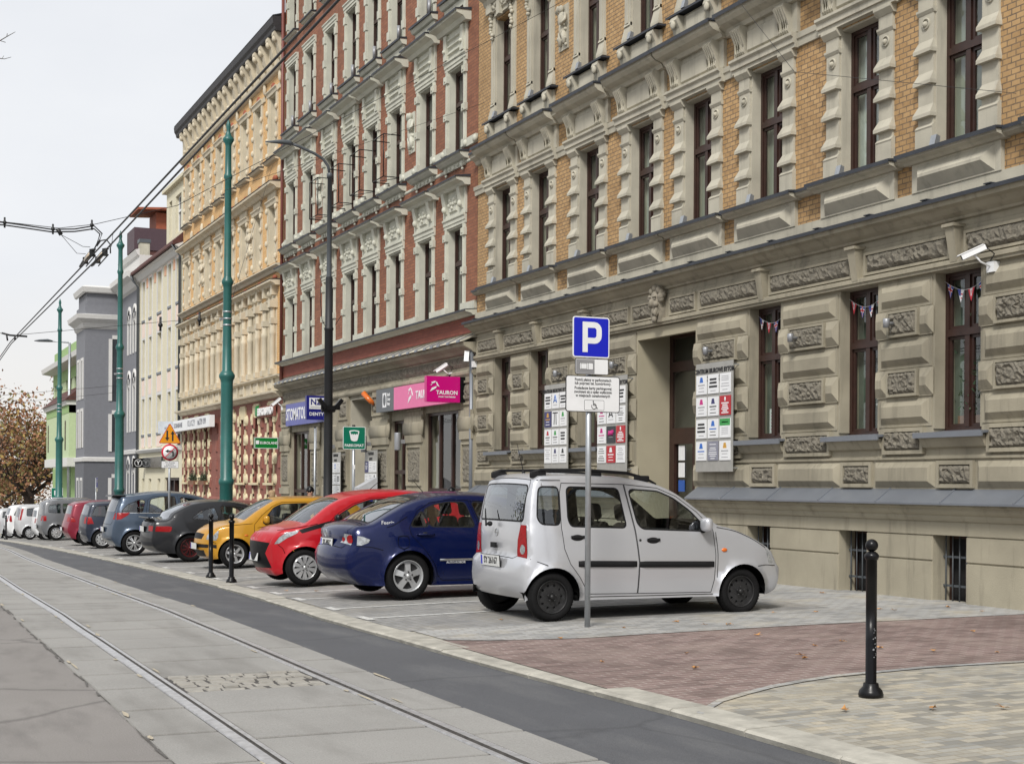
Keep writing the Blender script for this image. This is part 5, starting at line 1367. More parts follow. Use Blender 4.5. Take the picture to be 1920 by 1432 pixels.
def handle_pair(root, half, xz, mat, l=.17):
    for sg in (-1, 1):
        for x, z in xz:
            b = MB(); y = half(x, z); n = 6
            b.tube([(x - l / 2, sg * (y + .004), z), (x - l / 2 + .03, sg * (y + .032), z), (x + l / 2 - .03, sg * (y + .032), z), (x + l / 2, sg * (y + .004), z)], .014, 7)
            b.ball((x, sg * (y - .022), z), .055, 1, 8, (1, .5, .65))
            add_part(root, 'handle', b, [mat, M['plastic']])
def molding(root, half, x0, x1, z0, z1, h=.06, mat=None, t=.02, nm='side_moulding'):
    for sg in (-1, 1):
        b = MB(); n = 14; vs = []
        for i in range(n + 1):
            x = x0 + (x1 - x0) * i / n; z = z0 + (z1 - z0) * i / n; e = t if 0 < i < n else .002
            y = half(x, z)
            vs += [(x, sg * (y - .004), z - h / 2), (x, sg * (y + e), z - h * .38), (x, sg * (y + e), z + h * .38), (x, sg * (y - .004), z + h / 2)]
        b.add(vs, [(4 * i + k, 4 * i + 4 + k, 4 * i + 5 + k, 4 * i + 1 + k) for i in range(n) for k in range(3)], 0, True)
        add_part(root, nm, b, mat or M['plastic'])
def plate_on(root, x, z, txt, nx=-1, tilt=0., y=0.):
    b = MB(); b.box(-.265, .265, -.012, .0, -.062, .062, 0); b.box(-.255, -.215, -.0135, -.011, -.052, .052, 1); b.box(-.27, .27, -.010, .002, -.068, .068, 2)
    me = b.mesh('number_plate', [M['plate'], M['blue_sign'], M['plastic']])
    if txt:
        tm = text_mesh(txt, .105, M['blackmat'], .001, font_bold=True, sx=.92); tm.transform(ROT_CAM); tm.transform(Matrix.Translation((.02, -.014, 0)))
    RZ = Matrix.Rotation(rad(-90) if nx < 0 else rad(90), 4, 'Z'); TY = Matrix.Rotation(tilt, 4, 'Y')
    A = Matrix.Translation((x, y, z)) @ TY @ RZ
    me.transform(A); o = link_mesh('number_plate', me, root)
    if txt: tm.transform(A); link_mesh('lettering', tm, o)
    return o

def seams(root, half, lines, w=.004):
    """dark shut lines pressed between the body panels"""
    for ln in lines:
        for sg in (-1, 1):
            pts = catmull(ln, .05); vs = []
            for i, p in enumerate(pts):
                a, c = pts[max(0, i - 1)], pts[min(len(pts) - 1, i + 1)]; d = Vector((c[0] - a[0], c[1] - a[1])).normalized(); n = (-d.y * w, d.x * w)
                for q in ((p[0] + n[0], p[1] + n[1]), (p[0] - n[0], p[1] - n[1])): vs.append((q[0], sg * (half(*q) + .0025), q[1]))
            b = MB(); b.add(vs, [(2 * i, 2 * i + 1, 2 * i + 3, 2 * i + 2) for i in range(len(pts) - 1)]); add_part(root, 'shut_line', b, M['under'])
def wins(*ws, glass_='carglass'):
    o = []
    for w in ws:
        w = roundp(w, .05, 3)
        o.append(('window_trim', M['plastic'], inset(w, -.018))); o.append(('side_window', M[glass_], w, {'off': -.004}))
    return o
def dr(*ds): return [('door', None, d, {'gap': 1}) for d in ds]
def setp(P):
    P['side'] = [(r[0], r[1] or P['paint'], *r[2:]) for r in P['side']]; P['wrap'] = [(r[0], r[1] or P['paint'], *r[2:]) for r in P['wrap']]; return P

# ---- silver mini van (nearest)
sil = paint('silver_car_paint', (.56, .57, .60), .5, .28)
P = setp(dict(W=1.62, paint=sil, axles=(0, 2.48), r=.277, ra=.325, belt=1.02, tumble=.20, sill=.23, rim='steel', tw=.17, taper_r=.07, len_r=.4, taper_f=.07, len_f=.4, bulge=(.06, .03, .05), round=.05,
  top=[(-.26, .25), (-.33, .34), (-.35, .48), (-.335, .66), (-.285, .71), (-.28, 1.0), (-.24, 1.33), (-.18, 1.56), (-.10, 1.615), (.3, 1.63), (.96, 1.605), (1.36, 1.54), (1.64, 1.43), (1.88, 1.27), (2.06, 1.14), (2.18, 1.06), (2.35, 1.02), (2.59, .93), (2.79, .83), (2.91, .75), (2.99, .61), (3.05, .55), (3.05, .40), (3.0, .28), (2.87, .23)],
  crease=[(.98, .006, .03)],
  side=dr([(.15, 1.54), (.94, 1.53), (1.035, 1.04), (1.075, .64), (1.065, .29), (.44, .30), (.31, .50), (.2, .64), (.13, .81), (.11, 1.04), (.12, 1.43)],
          [(.95, 1.53), (1.38, 1.49), (1.62, 1.395), (1.88, 1.215), (2.08, 1.02), (2.10, .71), (2.085, .43), (2.05, .28), (1.075, .29), (1.085, .64), (1.045, 1.04)])
   + wins([(-.12, 1.49), (.10, 1.49), (.09, 1.08), (-.12, 1.09), (-.16, 1.15), (-.145, 1.31)], [(.22, 1.49), (.86, 1.475), (.93, 1.045), (.24, 1.065), (.21, 1.14)], [(1.01, 1.465), (1.38, 1.445), (1.58, 1.365), (1.79, 1.22), (1.93, 1.08), (1.96, 1.0), (1.15, 1.03), (1.09, 1.09)])
   + [('head_lamp', M['clearlamp'], [(2.79, .79), (2.86, .73), (2.93, .60), (2.85, .60)])],
  wrap=[('tailgate', None, [(('r', .68), -.49), (('r', .68), .49), (('r', 1.0), .55), (('r', 1.57), .60), (('r', 1.57), -.60), (('r', 1.0), -.55)], {'gap': 1, 'round': .08}),
    ('tail_lamp', M['redlamp'], [(('r', .705), .50), (('r', .705), .9), (('r', 1.07), .9), (('r', 1.07), .555), (('r', .9), .515)], {'pair': 1, 'off': .004}),
    ('tail_lamp', M['clearlamp'], [(('r', .80 + .055 * math.sin(t)), .62 + .05 * math.cos(t)) for t in [i * math.pi / 6 for i in range(12)]], {'pair': 1, 'off': .006}),
    ('window_trim', M['plastic'], [(('r', 1.10), -.60), (('r', 1.10), .60), (('r', 1.52), .565), (('r', 1.52), -.565)], {'round': .07, 'off': .002}),
    ('rear_window', M['carglass_rear'], [(('r', 1.12), -.58), (('r', 1.12), .58), (('r', 1.505), .55), (('r', 1.505), -.55)], {'round': .06, 'off': .001}),
    ('windscreen', M['carglass'], [(('x', 1.40), -.56), (('x', 1.40), .56), (('x', 2.12), .64), (('x', 2.12), -.64)], {'round': .06}),
    ('grille', M['plastic'], [(('f', .62), -.4), (('f', .62), .4), (('f', .72), .4), (('f', .72), -.4)], {}),
    ('head_lamp', M['clearlamp'], [(('f', .60), .45), (('f', .60), .9), (('f', .78), .9), (('f', .78), .5)], {'pair': 1})],
  seats=[(1.30, True), (.42, False)], dash=(1.92, 1), wheel_y=.36))
agila, ab, hf, w3, fnd, we_ = car('parked_car', 'silver mini van with black roof rails parked tail to the road, nearest in the row', (6.96, 14.12, .09), P)
molding(agila, hf, .30, 1.05, .64, .625, .075); molding(agila, hf, 1.085, 2.08, .622, .605, .075)
for sg in (-1, 1):
    b = MB(); y = lambda x: sg * (hf(x, 1.60, .2) - .10)
    b.tube([(-.16, y(-.1), 1.655), (-.05, y(0), 1.685), (.5, y(.5), 1.69), (1.05, y(1), 1.66), (1.30, y(1.2), 1.60), (1.44, y(1.3), 1.535)], [.016, .018, .018, .018, .018, .012], 8)
    for x in (-.08, .62, 1.25): rbox(b, (x, y(x), 1.63 if x < 1 else 1.595), (.2, .04, .075), 0, 0, .018)
    add_part(agila, 'roof_rail', b, M['plastic'])
    for x, z in ((.30, .925), (1.27, .885)):
        b = MB(); yy = hf(x, z)
        b.ball((x, sg * (yy - .012), z), .095, 0, 10, (1, .25, .45)); b.prof([(sg * (yy + .012), z + .03), (sg * (yy + .02), z + .01), (sg * (yy + .012), z - .005)], x - .085, x + .085)
        add_part(agila, 'handle', b, [M['plastic']])
    b = MB(); b.ball((2.22, sg * (hf(2.22, .77) + .003), .77), .03, 0, 8, (1.3, .5, .8)); add_part(agila, 'side_indicator', b, M['orangelamp'])
b = MB(); b.disc((1.10, -hf(1.10, .895) - .004, .895), .016, 'y', 12); add_part(agila, 'door_lock', b, M['blackmat'])
mirror_pair(agila, hf, 1.93, 1.05, sil)
plate_on(agila, -.415, .655, 'SY 26167', tilt=rad(-4))
b = MB(); b.tube([(-.42 - .0, .06, 1.08), (-.44, .08, 1.05), (-.39, .22, 1.24)], [.012, .012, .006], 6); b.ball((-.40, .06, 1.07), .03, 0, 7); b.box(-.395, -.365, -.06, .06, .80, .86, 0); add_part(agila, 'rear_wiper', b, M['plastic'])
b = MB(); b.lathe([(.034, .0), (.040, -.008), (.046, .0)], (-.343, 0, .975), 'x', 20); b.box(-.352, -.345, -.045, .045, .970, .980); add_part(agila, 'badge', b, M['chrome'])
b = MB(); b.tube([(.05, .12, 1.66), (-.03, .14, 2.0)], [.006, .003], 6); b.ball((.05, .12, 1.665), .022, 0, 7); add_part(agila, 'aerial', b, M['black'])
b = MB(); rbox(b, (.36, .34, .95), (.12, .34, .5), 0, rad(-12), .05); add_part(agila, 'seat_cover', b, plain('yellow_seat_cover', (.55, .38, .03), .8))

seams(agila, hf, [[(-.27, .70), (-.18, .665), (-.08, .63)], [(2.68, .575), (2.80, .585), (2.95, .575)], [(2.14, 1.035), (2.4, .985), (2.62, .895), (2.80, .79)], [(.42, .268), (1.2, .262), (2.08, .258)], [(-.14, 1.57), (.14, 1.57)], [(2.115, .98), (2.13, .72), (2.12, .45)]])
# ---- dark blue saloon
blu = paint('dark_blue_car_paint', (.001, .006, .055), .3, .25)
P = setp(dict(W=1.78, paint=blu, axles=(0, 2.68), r=.315, ra=.345, belt=.955, tumble=.36, sill=.19, rim='star5', tw=.205, taper_r=.17, len_r=.75, taper_f=.2, len_f=.9, bulge=(.12, .05, .16), round=.06, shift=.12,
  top=[(-.72, .2), (-.86, .30), (-.93, .42), (-.95, .58), (-.88, .70), (-.84, .78), (-.86, .90), (-.80, .965), (-.52, 1.0), (-.2, 1.145), (.05, 1.265), (.3, 1.34), (.67, 1.385), (1.13, 1.38), (1.55, 1.33), (1.95, 1.2), (2.4, .98), (2.6, .93), (3.1, .85), (3.5, .70), (3.58, .55), (3.55, .3), (3.42, .2)],
  crease=[(.83, .010, .05)],
  side=dr([(.01, .955), (.03, .86), (.2, .68), (.36, .46), (.40, .32), (.48, .25), (1.0, .25), (1.02, .955), (.90, 1.315), (.62, 1.325), (.34, 1.285), (.15, 1.175)],
          [(1.03, .25), (1.05, .955), (.93, 1.31), (1.3, 1.30), (1.6, 1.22), (2.0, .97), (2.1, .6), (2.0, .25)])
   + wins([(.05, .975), (.07, 1.03), (.215, 1.175), (.285, .975)], [(.315, .975), (.245, 1.185), (.41, 1.255), (.62, 1.285), (.84, 1.285), (.95, .965)], [(1.08, .965), (.95, 1.285), (1.28, 1.27), (1.5, 1.205), (1.88, .96)])
   + [('tail_lamp', M['clearlamp'], [(-.805, .85), (-.72, .84), (-.60, .80), (-.63, .76), (-.74, .725), (-.815, .725)], {'off': .003})],
  wrap=[('boot_lid', None, [(('r', .66), -.56), (('r', .66), .56), (('x', -.56), .64), (('x', -.56), -.64)], {'gap': 1, 'round': .08}),
    ('tail_lamp', M['clearlamp'], [(('r', .725), .44), (('r', .725), .9), (('r', .86), .9), (('r', .87), .52)], {'pair': 1, 'off': .004}),
    ('tail_lamp', M['redlamp'], [(('r', .80 + .06 * math.sin(t)), .66 + .085 * math.cos(t)) for t in [i * math.pi / 6 for i in range(12)]], {'pair': 1, 'off': .007}),
    ('tail_lamp', M['redlamp'], [(('r', .79 + .045 * math.sin(t)), .50 + .035 * math.cos(t)) for t in [i * math.pi / 6 for i in range(12)]], {'pair': 1, 'off': .007}),
    ('window_trim', M['plastic'], [(('x', -.50), -.62), (('x', -.50), .62), (('x', .26), .54), (('x', .26), -.54)], {'round': .1, 'off': .001}),
    ('rear_window', M['carglass_rear'], [(('x', -.47), -.59), (('x', -.47), .59), (('x', .17), .51), (('x', .17), -.51)], {'round': .08, 'off': .003}),
    ('windscreen', M['carglass'], [(('x', 1.5), -.52), (('x', 1.5), .52), (('x', 2.35), .62), (('x', 2.35), -.62)], {'round': .08})],
  seats=[(1.2, True), (.45, False)], dash=(2.0, 1)))
mz, mb, hf, w3, fnd, we_ = car('parked_car', 'dark blue fastback saloon with five spoke wheels beside the silver mini van', (6.57, 17.65, .075), P)
molding(mz, hf, .43, 1.0, .525, .525, .03, M['chrome'], .012); handle_pair(mz, hf, [(.23, .865), (1.28, .875)], blu, .24); mirror_pair(mz, hf, 1.78, .98, blu)
plate_on(mz, -.86, .735, 'SK 485C', tilt=rad(4))
b = MB(); b.lathe([(.035, .0), (.045, -.008), (.055, .0)], (-.875, 0, .865), 'x', 18); b.tube([(-.875, .04, .885), (-.88, .0, .86), (-.875, -.04, .885)], .006, 5); add_part(mz, 'badge', b, M['chrome'])
for t_, x, z, sz, mt in (('AUTO-KOBOR', .66, .49, .042, 'white'), ('Feeria', -.28, 1.02, .075, 'white')):
    me = text_mesh(t_, sz, M[mt], .001); me.transform(ROT_CAM); me.transform(Matrix.Translation((x, -hf(x, z) - .006, z))); link_mesh('lettering', me, mz)
seams(mz, hf, [[(-.70, .715), (-.5, .70), (-.36, .66)], [(-.30, .96), (-.20, .99), (.0, 1.1)], [(-.15, .84), (-.15, .70), (-.02, .70), (-.02, .84), (-.15, .84)]])
b = MB(); b.tube([(.52, 0, 1.42), (.34, 0, 1.62)], [.006, .003], 5); add_part(mz, 'aerial', b, M['black'])

# ---- red small hatchback, nose to the road
red = paint('red_car_paint', (.42, .008, .016), .05, .28)
P = setp(dict(W=1.62, paint=red, axles=(0, 2.34), r=.285, ra=.33, belt=.98, tumble=.30, sill=.19, rim='cover', tw=.17, taper_r=.24, len_r=.7, taper_f=.1, len_f=.5, bulge=(.16, .04, .08), round=.06, dir=-1, shift=.27,
  top=[(-.50, .15), (-.62, .19), (-.66, .34), (-.71, .55), (-.72, .68), (-.63, .76), (-.38, .86), (-.10, .915), (.02, .95), (.37, 1.205), (.55, 1.305), (.84, 1.405), (1.3, 1.46), (1.8, 1.455), (2.25, 1.41), (2.55, 1.33), (2.75, 1.08), (2.84, .72), (2.82, .35), (2.7, .2)],
  crease=[(.78, .012, .05)],
  side=dr([(.37, .97), (.30, .72), (.36, .42), (.46, .26), (1.46, .26), (1.5, .98), (1.46, 1.38), (1.1, 1.365), (.8, 1.27), (.56, 1.13)])
   + [('black_flash', M['black'], [(-.10, .865), (.1, .925), (.37, .995), (.55, 1.02), (.42, .945), (.1, .86), (-.05, .815)], {'off': .003})]
   + wins([(.47, 1.01), (.60, 1.11), (.84, 1.245), (1.1, 1.325), (1.42, 1.345), (1.45, 1.0)], [(1.55, 1.0), (1.53, 1.345), (2.05, 1.31), (2.32, 1.09)])
   + [('head_lamp', M['clearlamp'], [(-.62, .645), (-.48, .75), (-.28, .825), (-.09, .865), (-.12, .82), (-.28, .735), (-.48, .655)], {'off': .004})],
  wrap=[('grille', M['black'], [(('r', .27), -.62), (('r', .27), .62), (('r', .50), .42), (('r', .66), .62), (('r', .66), -.62), (('r', .50), -.42)], {}),
    ('head_lamp', M['clearlamp'], [(('r', .63), .62), (('r', .65), .9), (('r', .74), .9), (('r', .69), .64)], {'pair': 1, 'off': .003}),
    ('windscreen', M['carglass'], [(('x', .03), -.64), (('x', .03), .64), (('x', .62), .54), (('x', .62), -.54)], {'round': .08, 'off': .001}),
    ('rear_window', M['carglass_rear'], [(('x', 2.5), -.5), (('x', 2.5), .5), (('x', 2.74), .55), (('x', 2.74), -.55)], {'round': .06})],
  seats=[(1.25, True), (2.0, False)], dash=(.45, -1)))
ay, _, hf, w3, fnd, we_ = car('parked_car', 'red small hatchback with black cross face and ten wedge wheel covers, nose to the road', (6.25, 21.4, .015), P)
mirror_pair(ay, hf, .50, 1.01, M['black']); handle_pair(ay, hf, [(1.30, .86)], red); plate_on(ay, -.61, .43, '', tilt=rad(6))
seams(ay, hf, [[(-.40, .64), (-.33, .58), (-.30, .5)], [(-.40, .86), (-.1, .905), (.2, .96)]])
b = MB(); b.ball((-.62, 0, .70), .05, 0, 8, (.3, 1.2, .8)); add_part(ay, 'badge', b, M['chrome'])
b = MB(); b.tube([(1.35, .1, 1.5), (1.62, .1, 1.72)], [.006, .003], 5); add_part(ay, 'aerial', b, M['black'])

# ---- yellow hatchback, nose to the road
yel = paint('ochre_yellow_car_paint', (.47, .235, .018), .12, .3)
P = setp(dict(W=1.64, paint=yel, axles=(0, 2.47), r=.285, ra=.33, belt=.90, tumble=.30, sill=.19, rim='star6', tw=.175, taper_r=.20, len_r=.7, taper_f=.1, len_f=.5, bulge=(.15, .04, .08), round=.06, dir=-1, shift=.30,
  top=[(-.58, .17), (-.74, .21), (-.79, .34), (-.79, .47), (-.76, .59), (-.62, .715), (-.38, .82), (-.11, .89), (.17, .935), (.46, 1.13), (.76, 1.31), (.92, 1.38), (1.2, 1.41), (1.7, 1.42), (2.2, 1.395), (2.62, 1.28), (2.9, 1.0), (2.98, .7), (2.95, .34), (2.84, .2)],
  crease=[(.60, .010, .06)],
  side=dr([(.40, .88), (.38, .61), (.42, .43), (.50, .26), (1.62, .26), (1.68, .9), (1.64, 1.345), (1.0, 1.335), (.80, 1.25), (.56, 1.06)])
   + [('bumper_strip', M['plastic'], [(-.785, .415), (-.785, .475), (-.45, .475), (-.44, .40)], {'off': .008})]
   + wins([(.58, .90), (.64, 1.0), (.83, 1.215), (1.0, 1.285), (1.56, 1.305), (1.58, .925), (1.46, .905)], [(1.70, .95), (1.68, 1.305), (2.2, 1.285), (2.45, 1.1), (2.4, .98)])
   + [('head_lamp', M['clearlamp'], [(-.69, .565), (-.62, .645), (-.41, .75), (-.34, .76), (-.38, .63), (-.46, .56)], {'off': .004})],
  wrap=[('bumper_strip', M['plastic'], [(('r', .41), -.9), (('r', .41), .9), (('r', .475), .9), (('r', .475), -.9)], {'off': .008}),
    ('grille', M['plastic'], [(('r', .24), -.42), (('r', .24), .42), (('r', .36), .42), (('r', .36), -.42)], {}),
    ('grille', M['plastic'], [(('r', .56), -.34), (('r', .56), .34), (('r', .65), .40), (('r', .65), -.40)], {}),
    ('head_lamp', M['clearlamp'], [(('r', .57), .50), (('r', .57), .9), (('r', .66), .9), (('r', .70), .52)], {'pair': 1, 'off': .004}),
    ('windscreen', M['carglass'], [(('x', .22), -.64), (('x', .22), .64), (('x', .86), .53), (('x', .86), -.53)], {'round': .08, 'off': .001})],
  seats=[(1.35, True), (2.1, False)], dash=(.55, -1)))
cl, _, hf, w3, fnd, we_ = car('parked_car', 'ochre yellow hatchback with six spoke wheels, nose to the road behind two black bollards', (6.86, 28.52, -.125), P)
mirror_pair(cl, hf, .63, .96, yel); handle_pair(cl, hf, [(1.46, .82)], yel); seams(cl, hf, [[(-.44, .54), (-.36, .50)], [(-.36, .79), (-.1, .86), (.36, .90)], [(.40, .60), (.9, .60), (1.6, .60)]])
plate_on(cl, -.665, .43, '')
b = MB(); b.ball((.22, -hf(.22, .66) - .004, .66), .03, 0, 7, (1.4, .4, .7)); add_part(cl, 'side_indicator', b, M['orangelamp'])

# ---- matt black coupe
blk = paint('matt_charcoal_car_paint', (.014, .015, .018), .2, .40)
P = setp(dict(W=1.78, paint=blk, axles=(0, 2.76), r=.32, ra=.35, belt=.955, tumble=.40, sill=.19, rim='multi', tw=.21, taper_r=.16, len_r=.75, taper_f=.2, len_f=.9, bulge=(.11, .05, .16), round=.06, shift=.30,
  top=[(-.80, .19), (-1.04, .27), (-1.13, .40), (-1.155, .53), (-1.12, .74), (-1.10, .90), (-1.05, .945), (-.85, .955), (-.64, 1.0), (-.42, 1.115), (-.06, 1.265), (.12, 1.33), (.48, 1.38), (.95, 1.375), (1.34, 1.315), (1.6, 1.22), (2.05, 1.0), (2.3, .95), (3.0, .86), (3.35, .72), (3.45, .5), (3.4, .25), (3.3, .2)],
  crease=[(.80, .010, .05)],
  side=dr([(.70, .94), (.66, .62), (.55, .40), (.62, .26), (1.95, .26), (2.0, .8), (1.95, .95), (1.55, 1.23), (1.14, 1.315), (.78, 1.32)])
   + wins([(.06, .985), (.10, 1.05), (.26, 1.165), (.58, 1.25), (.68, .965)], [(.80, .965), (.72, 1.27), (1.1, 1.275), (1.46, 1.19), (1.80, .965)])
   + [('tail_lamp', M['redlamp'], [(-1.06, .82), (-.75, .82), (-.60, .805), (-.60, .745), (-.70, .69), (-1.08, .70)], {'off': .004})],
  wrap=[('boot_lid', None, [(('r', .66), -.56), (('r', .66), .56), (('x', -.66), .66), (('x', -.66), -.66)], {'gap': 1, 'round': .08}),
    ('tail_lamp', M['redlamp'], [(('r', .70), .48), (('r', .70), .9), (('r', .82), .9), (('r', .82), .46)], {'pair': 1, 'off': .004}),
    ('rear_window', M['carglass_rear'], [(('x', -.60), -.60), (('x', -.60), .60), (('x', .06), .50), (('x', .06), -.50)], {'round': .1, 'off': .002}),
    ('windscreen', M['carglass'], [(('x', 1.4), -.5), (('x', 1.4), .5), (('x', 2.0), .60), (('x', 2.0), -.60)], {'round': .08})],
  seats=[(1.2, True), (.35, False)], dash=(1.95, 1)))
bm_, _, hf, w3, fnd, we_ = car('parked_car', 'matt charcoal coupe with dark red rims and a small boot spoiler', (6.87, 32.92, -.225), P)
b = MB(); b.add([(-.92, -.62, 1.0), (-.78, -.66, .955), (-.78, .66, .955), (-.92, .62, 1.0), (-.91, -.62, 1.025), (-.76, -.66, .975), (-.76, .66, .975), (-.91, .62, 1.025)], [(0, 3, 2, 1), (4, 5, 6, 7), (0, 1, 5, 4), (1, 2, 6, 5), (2, 3, 7, 6), (3, 0, 4, 7)]); add_part(bm_, 'spoiler', b, M['black'])
handle_pair(bm_, hf, [(.86, .83)], blk); mirror_pair(bm_, hf, 1.7, .98, blk); plate_on(bm_, -.945, .745, '')

# ---- blue grey family van
bgr = paint('blue_grey_car_paint', (.060, .085, .125), .35, .3)
P = setp(dict(W=1.83, paint=bgr, axles=(0, 2.73), r=.325, ra=.365, belt=1.12, tumble=.30, sill=.22, rim='twin7', tw=.2, taper_r=.15, len_r=.7, taper_f=.2, len_f=.9, bulge=(.12, .05, .16), round=.07, shift=.30,
  top=[(-.70, .24), (-.84, .36), (-.89, .48), (-.87, .70), (-.85, .80), (-.79, .97), (-.64, 1.22), (-.40, 1.45), (-.36, 1.54), (-.15, 1.565), (.28, 1.62), (.69, 1.665), (1.14, 1.66), (1.59, 1.60), (2.04, 1.465), (2.5, 1.2), (2.85, 1.02), (3.2, .87), (3.45, .65), (3.5, .42), (3.4, .24)],
  crease=[(.92, .012, .06)],
  side=dr([(.30, 1.12), (.28, .85), (.40, .60), (.46, .28), (1.15, .28), (1.22, 1.1), (1.16, 1.60), (.5, 1.575), (.36, 1.48)], [(1.18, .28), (1.25, 1.1), (1.2, 1.60), (1.62, 1.54), (2.05, 1.38), (2.42, 1.1), (2.3, .28)])
   + wins([(-.40, 1.16), (-.14, 1.36), (.15, 1.475), (.28, 1.46), (.20, 1.155)], [(.38, 1.15), (.44, 1.49), (.7, 1.55), (1.08, 1.56), (1.13, 1.13)], [(1.27, 1.13), (1.24, 1.55), (1.6, 1.50), (1.98, 1.36), (2.28, 1.12)])
   + [('chrome_strip', M['chrome'], [(-.30, 1.125), (-.30, 1.145), (1.1, 1.125), (2.2, 1.10), (2.2, 1.085), (1.1, 1.105)], {'off': .004}), ('tail_lamp', M['redlamp'], [(-.66, 1.13), (-.42, 1.13), (-.12, 1.14), (-.18, 1.07), (-.44, .96), (-.72, .95)], {'off': .004})],
  wrap=[('tailgate', None, [(('r', .80), -.62), (('r', .80), .62), (('r', 1.5), .60), (('r', 1.5), -.60)], {'gap': 1, 'round': .1}),
    ('tail_lamp', M['redlamp'], [(('r', .95), .62), (('r', .95), .95), (('r', 1.13), .95), (('r', 1.13), .66)], {'pair': 1, 'off': .004}),
    ('rear_window', M['carglass_rear'], [(('r', 1.14), -.62), (('r', 1.14), .62), (('r', 1.44), .56), (('r', 1.44), -.56)], {'round': .08, 'off': .002}),
    ('bumper_strip', M['chrome'], [(('r', .455), -.75), (('r', .455), .75), (('r', .475), .75), (('r', .475), -.75)], {'off': .004}),
    ('windscreen', M['carglass'], [(('x', 1.75), -.56), (('x', 1.75), .56), (('x', 2.75), .66), (('x', 2.75), -.66)], {'round': .1})],
  seats=[(1.55, True), (.7, False)], dash=(2.4, 1)))
c4, _, hf, w3, fnd, we_ = car('parked_car', 'blue grey family van with chrome waist strip behind the charcoal coupe', (6.62, 38.82, -.355), P)
b = MB(); b.add([(-.56, -.58, 1.555), (-.2, -.62, 1.56), (-.2, .62, 1.56), (-.56, .58, 1.555), (-.54, -.58, 1.60), (-.2, -.62, 1.605), (-.2, .62, 1.605), (-.54, .58, 1.60)], [(0, 3, 2, 1), (4, 5, 6, 7), (0, 1, 5, 4), (1, 2, 6, 5), (2, 3, 7, 6), (3, 0, 4, 7)]); add_part(c4, 'spoiler', b, M['black'])
handle_pair(c4, hf, [(.5, 1.0), (1.36, .98)], M['chrome']); mirror_pair(c4, hf, 2.1, 1.15, bgr); plate_on(c4, -.715, .68, '')

# ---- farther cars, all tail to the road
def far_car(label, loc, col, W, top, WB, r, ws, tl_side, tl_wrap, rw, belt, ws_x, rim='cover9', extra=None, metal=.2, doors=None, glassn='carglass_dk'):
    pt = paint(label.split(' with')[0].split(' parked')[0].replace(' ', '_')[:30] + '_paint', col, metal, .32)
    P = setp(dict(W=W, paint=pt, axles=(0, WB), r=r, ra=r * 1.15, belt=belt, tumble=.28, sill=.22, rim=rim, tw=.19, taper_r=.12, len_r=.6, taper_f=.18, len_f=.8, bulge=(.10, .045, .15), round=.06, shift=.26, top=list(top),
      side=dr(*(doors or [])) + wins(*ws, glass_=glassn) + ([('tail_lamp', M['redlamp'], tl_side, {'off': .004})] if tl_side else []),
      wrap=[('tail_lamp', M['redlamp'], [(('r', tl_wrap[0]), tl_wrap[2]), (('r', tl_wrap[0]), .97), (('r', tl_wrap[1]), .97), (('r', tl_wrap[1]), tl_wrap[2] + .03)], {'pair': 1, 'off': .004}),
        ('rear_window', M['carglass_rear'], [(('r', rw[0]), -W * .36), (('r', rw[0]), W * .36), (('r', rw[1]), W * .32), (('r', rw[1]), -W * .32)], {'round': .07, 'off': .002}),
        ('windscreen', M['carglass'], [(('x', ws_x[0]), -W * .31), (('x', ws_x[0]), W * .31), (('x', ws_x[1]), W * .36), (('x', ws_x[1]), -W * .36)], {'round': .08})],
      seats=[(1.3, True)] if loc[1] < 55 else []))
    c, _, hf, *_r = car('parked_car', label, loc, P)
    plate_on(c, min(p[0] for p in top) + .145, .55 if extra is None else extra, '')
    mirror_pair(c, hf, ws_x[1] - .25, belt + .03, pt)
    return c, hf
cg, hf = far_car('dark navy hatchback squeezed between the dark red hatchback and the blue grey van', (6.9, 46.4, -.52), (.016, .022, .04), 1.73,
  [(-.50, .23), (-.64, .40), (-.71, .62), (-.69, .70), (-.63, .97), (-.55, 1.07), (-.33, 1.38), (-.2, 1.42), (.46, 1.46), (1.2, 1.45), (1.7, 1.35), (2.2, 1.0), (2.5, .93), (3.0, .8), (3.2, .6), (3.15, .25)], 2.51, .30,
  [[(-.34, 1.04), (-.16, 1.34), (.25, 1.36), (.2, 1.02)], [(.4, 1.02), (.45, 1.37), (1.0, 1.38), (1.05, 1.0)], [(1.15, 1.0), (1.12, 1.37), (1.55, 1.3), (1.9, 1.0)]], [(-.56, 1.0), (-.36, 1.0), (-.26, .79), (-.62, .78)], (.79, 1.0, .50), (1.05, 1.34), 1.0, (1.6, 2.3))
cr, hf = far_car('dark red hatchback with small rear window and fog lamp tail', (7.03, 50.78, -.595), (.20, .012, .03), 1.76,
  [(-.70, .24), (-.86, .42), (-.89, .58), (-.80, .9), (-.72, 1.03), (-.53, 1.38), (-.35, 1.44), (.01, 1.49), (.7, 1.515), (1.3, 1.47), (1.8, 1.3), (2.3, 1.0), (2.9, .85), (3.2, .6), (3.15, .25)], 2.58, .31,
  [[(-.1, 1.08), (.05, 1.36), (.4, 1.4), (.38, 1.06)], [(.5, 1.06), (.52, 1.41), (1.0, 1.4), (1.05, 1.04)]], [(-.74, .96), (-.52, .93), (-.42, .80), (-.76, .80)], (.80, .96, .45), (1.06, 1.34), 1.02, (1.6, 2.3), 'twin7')
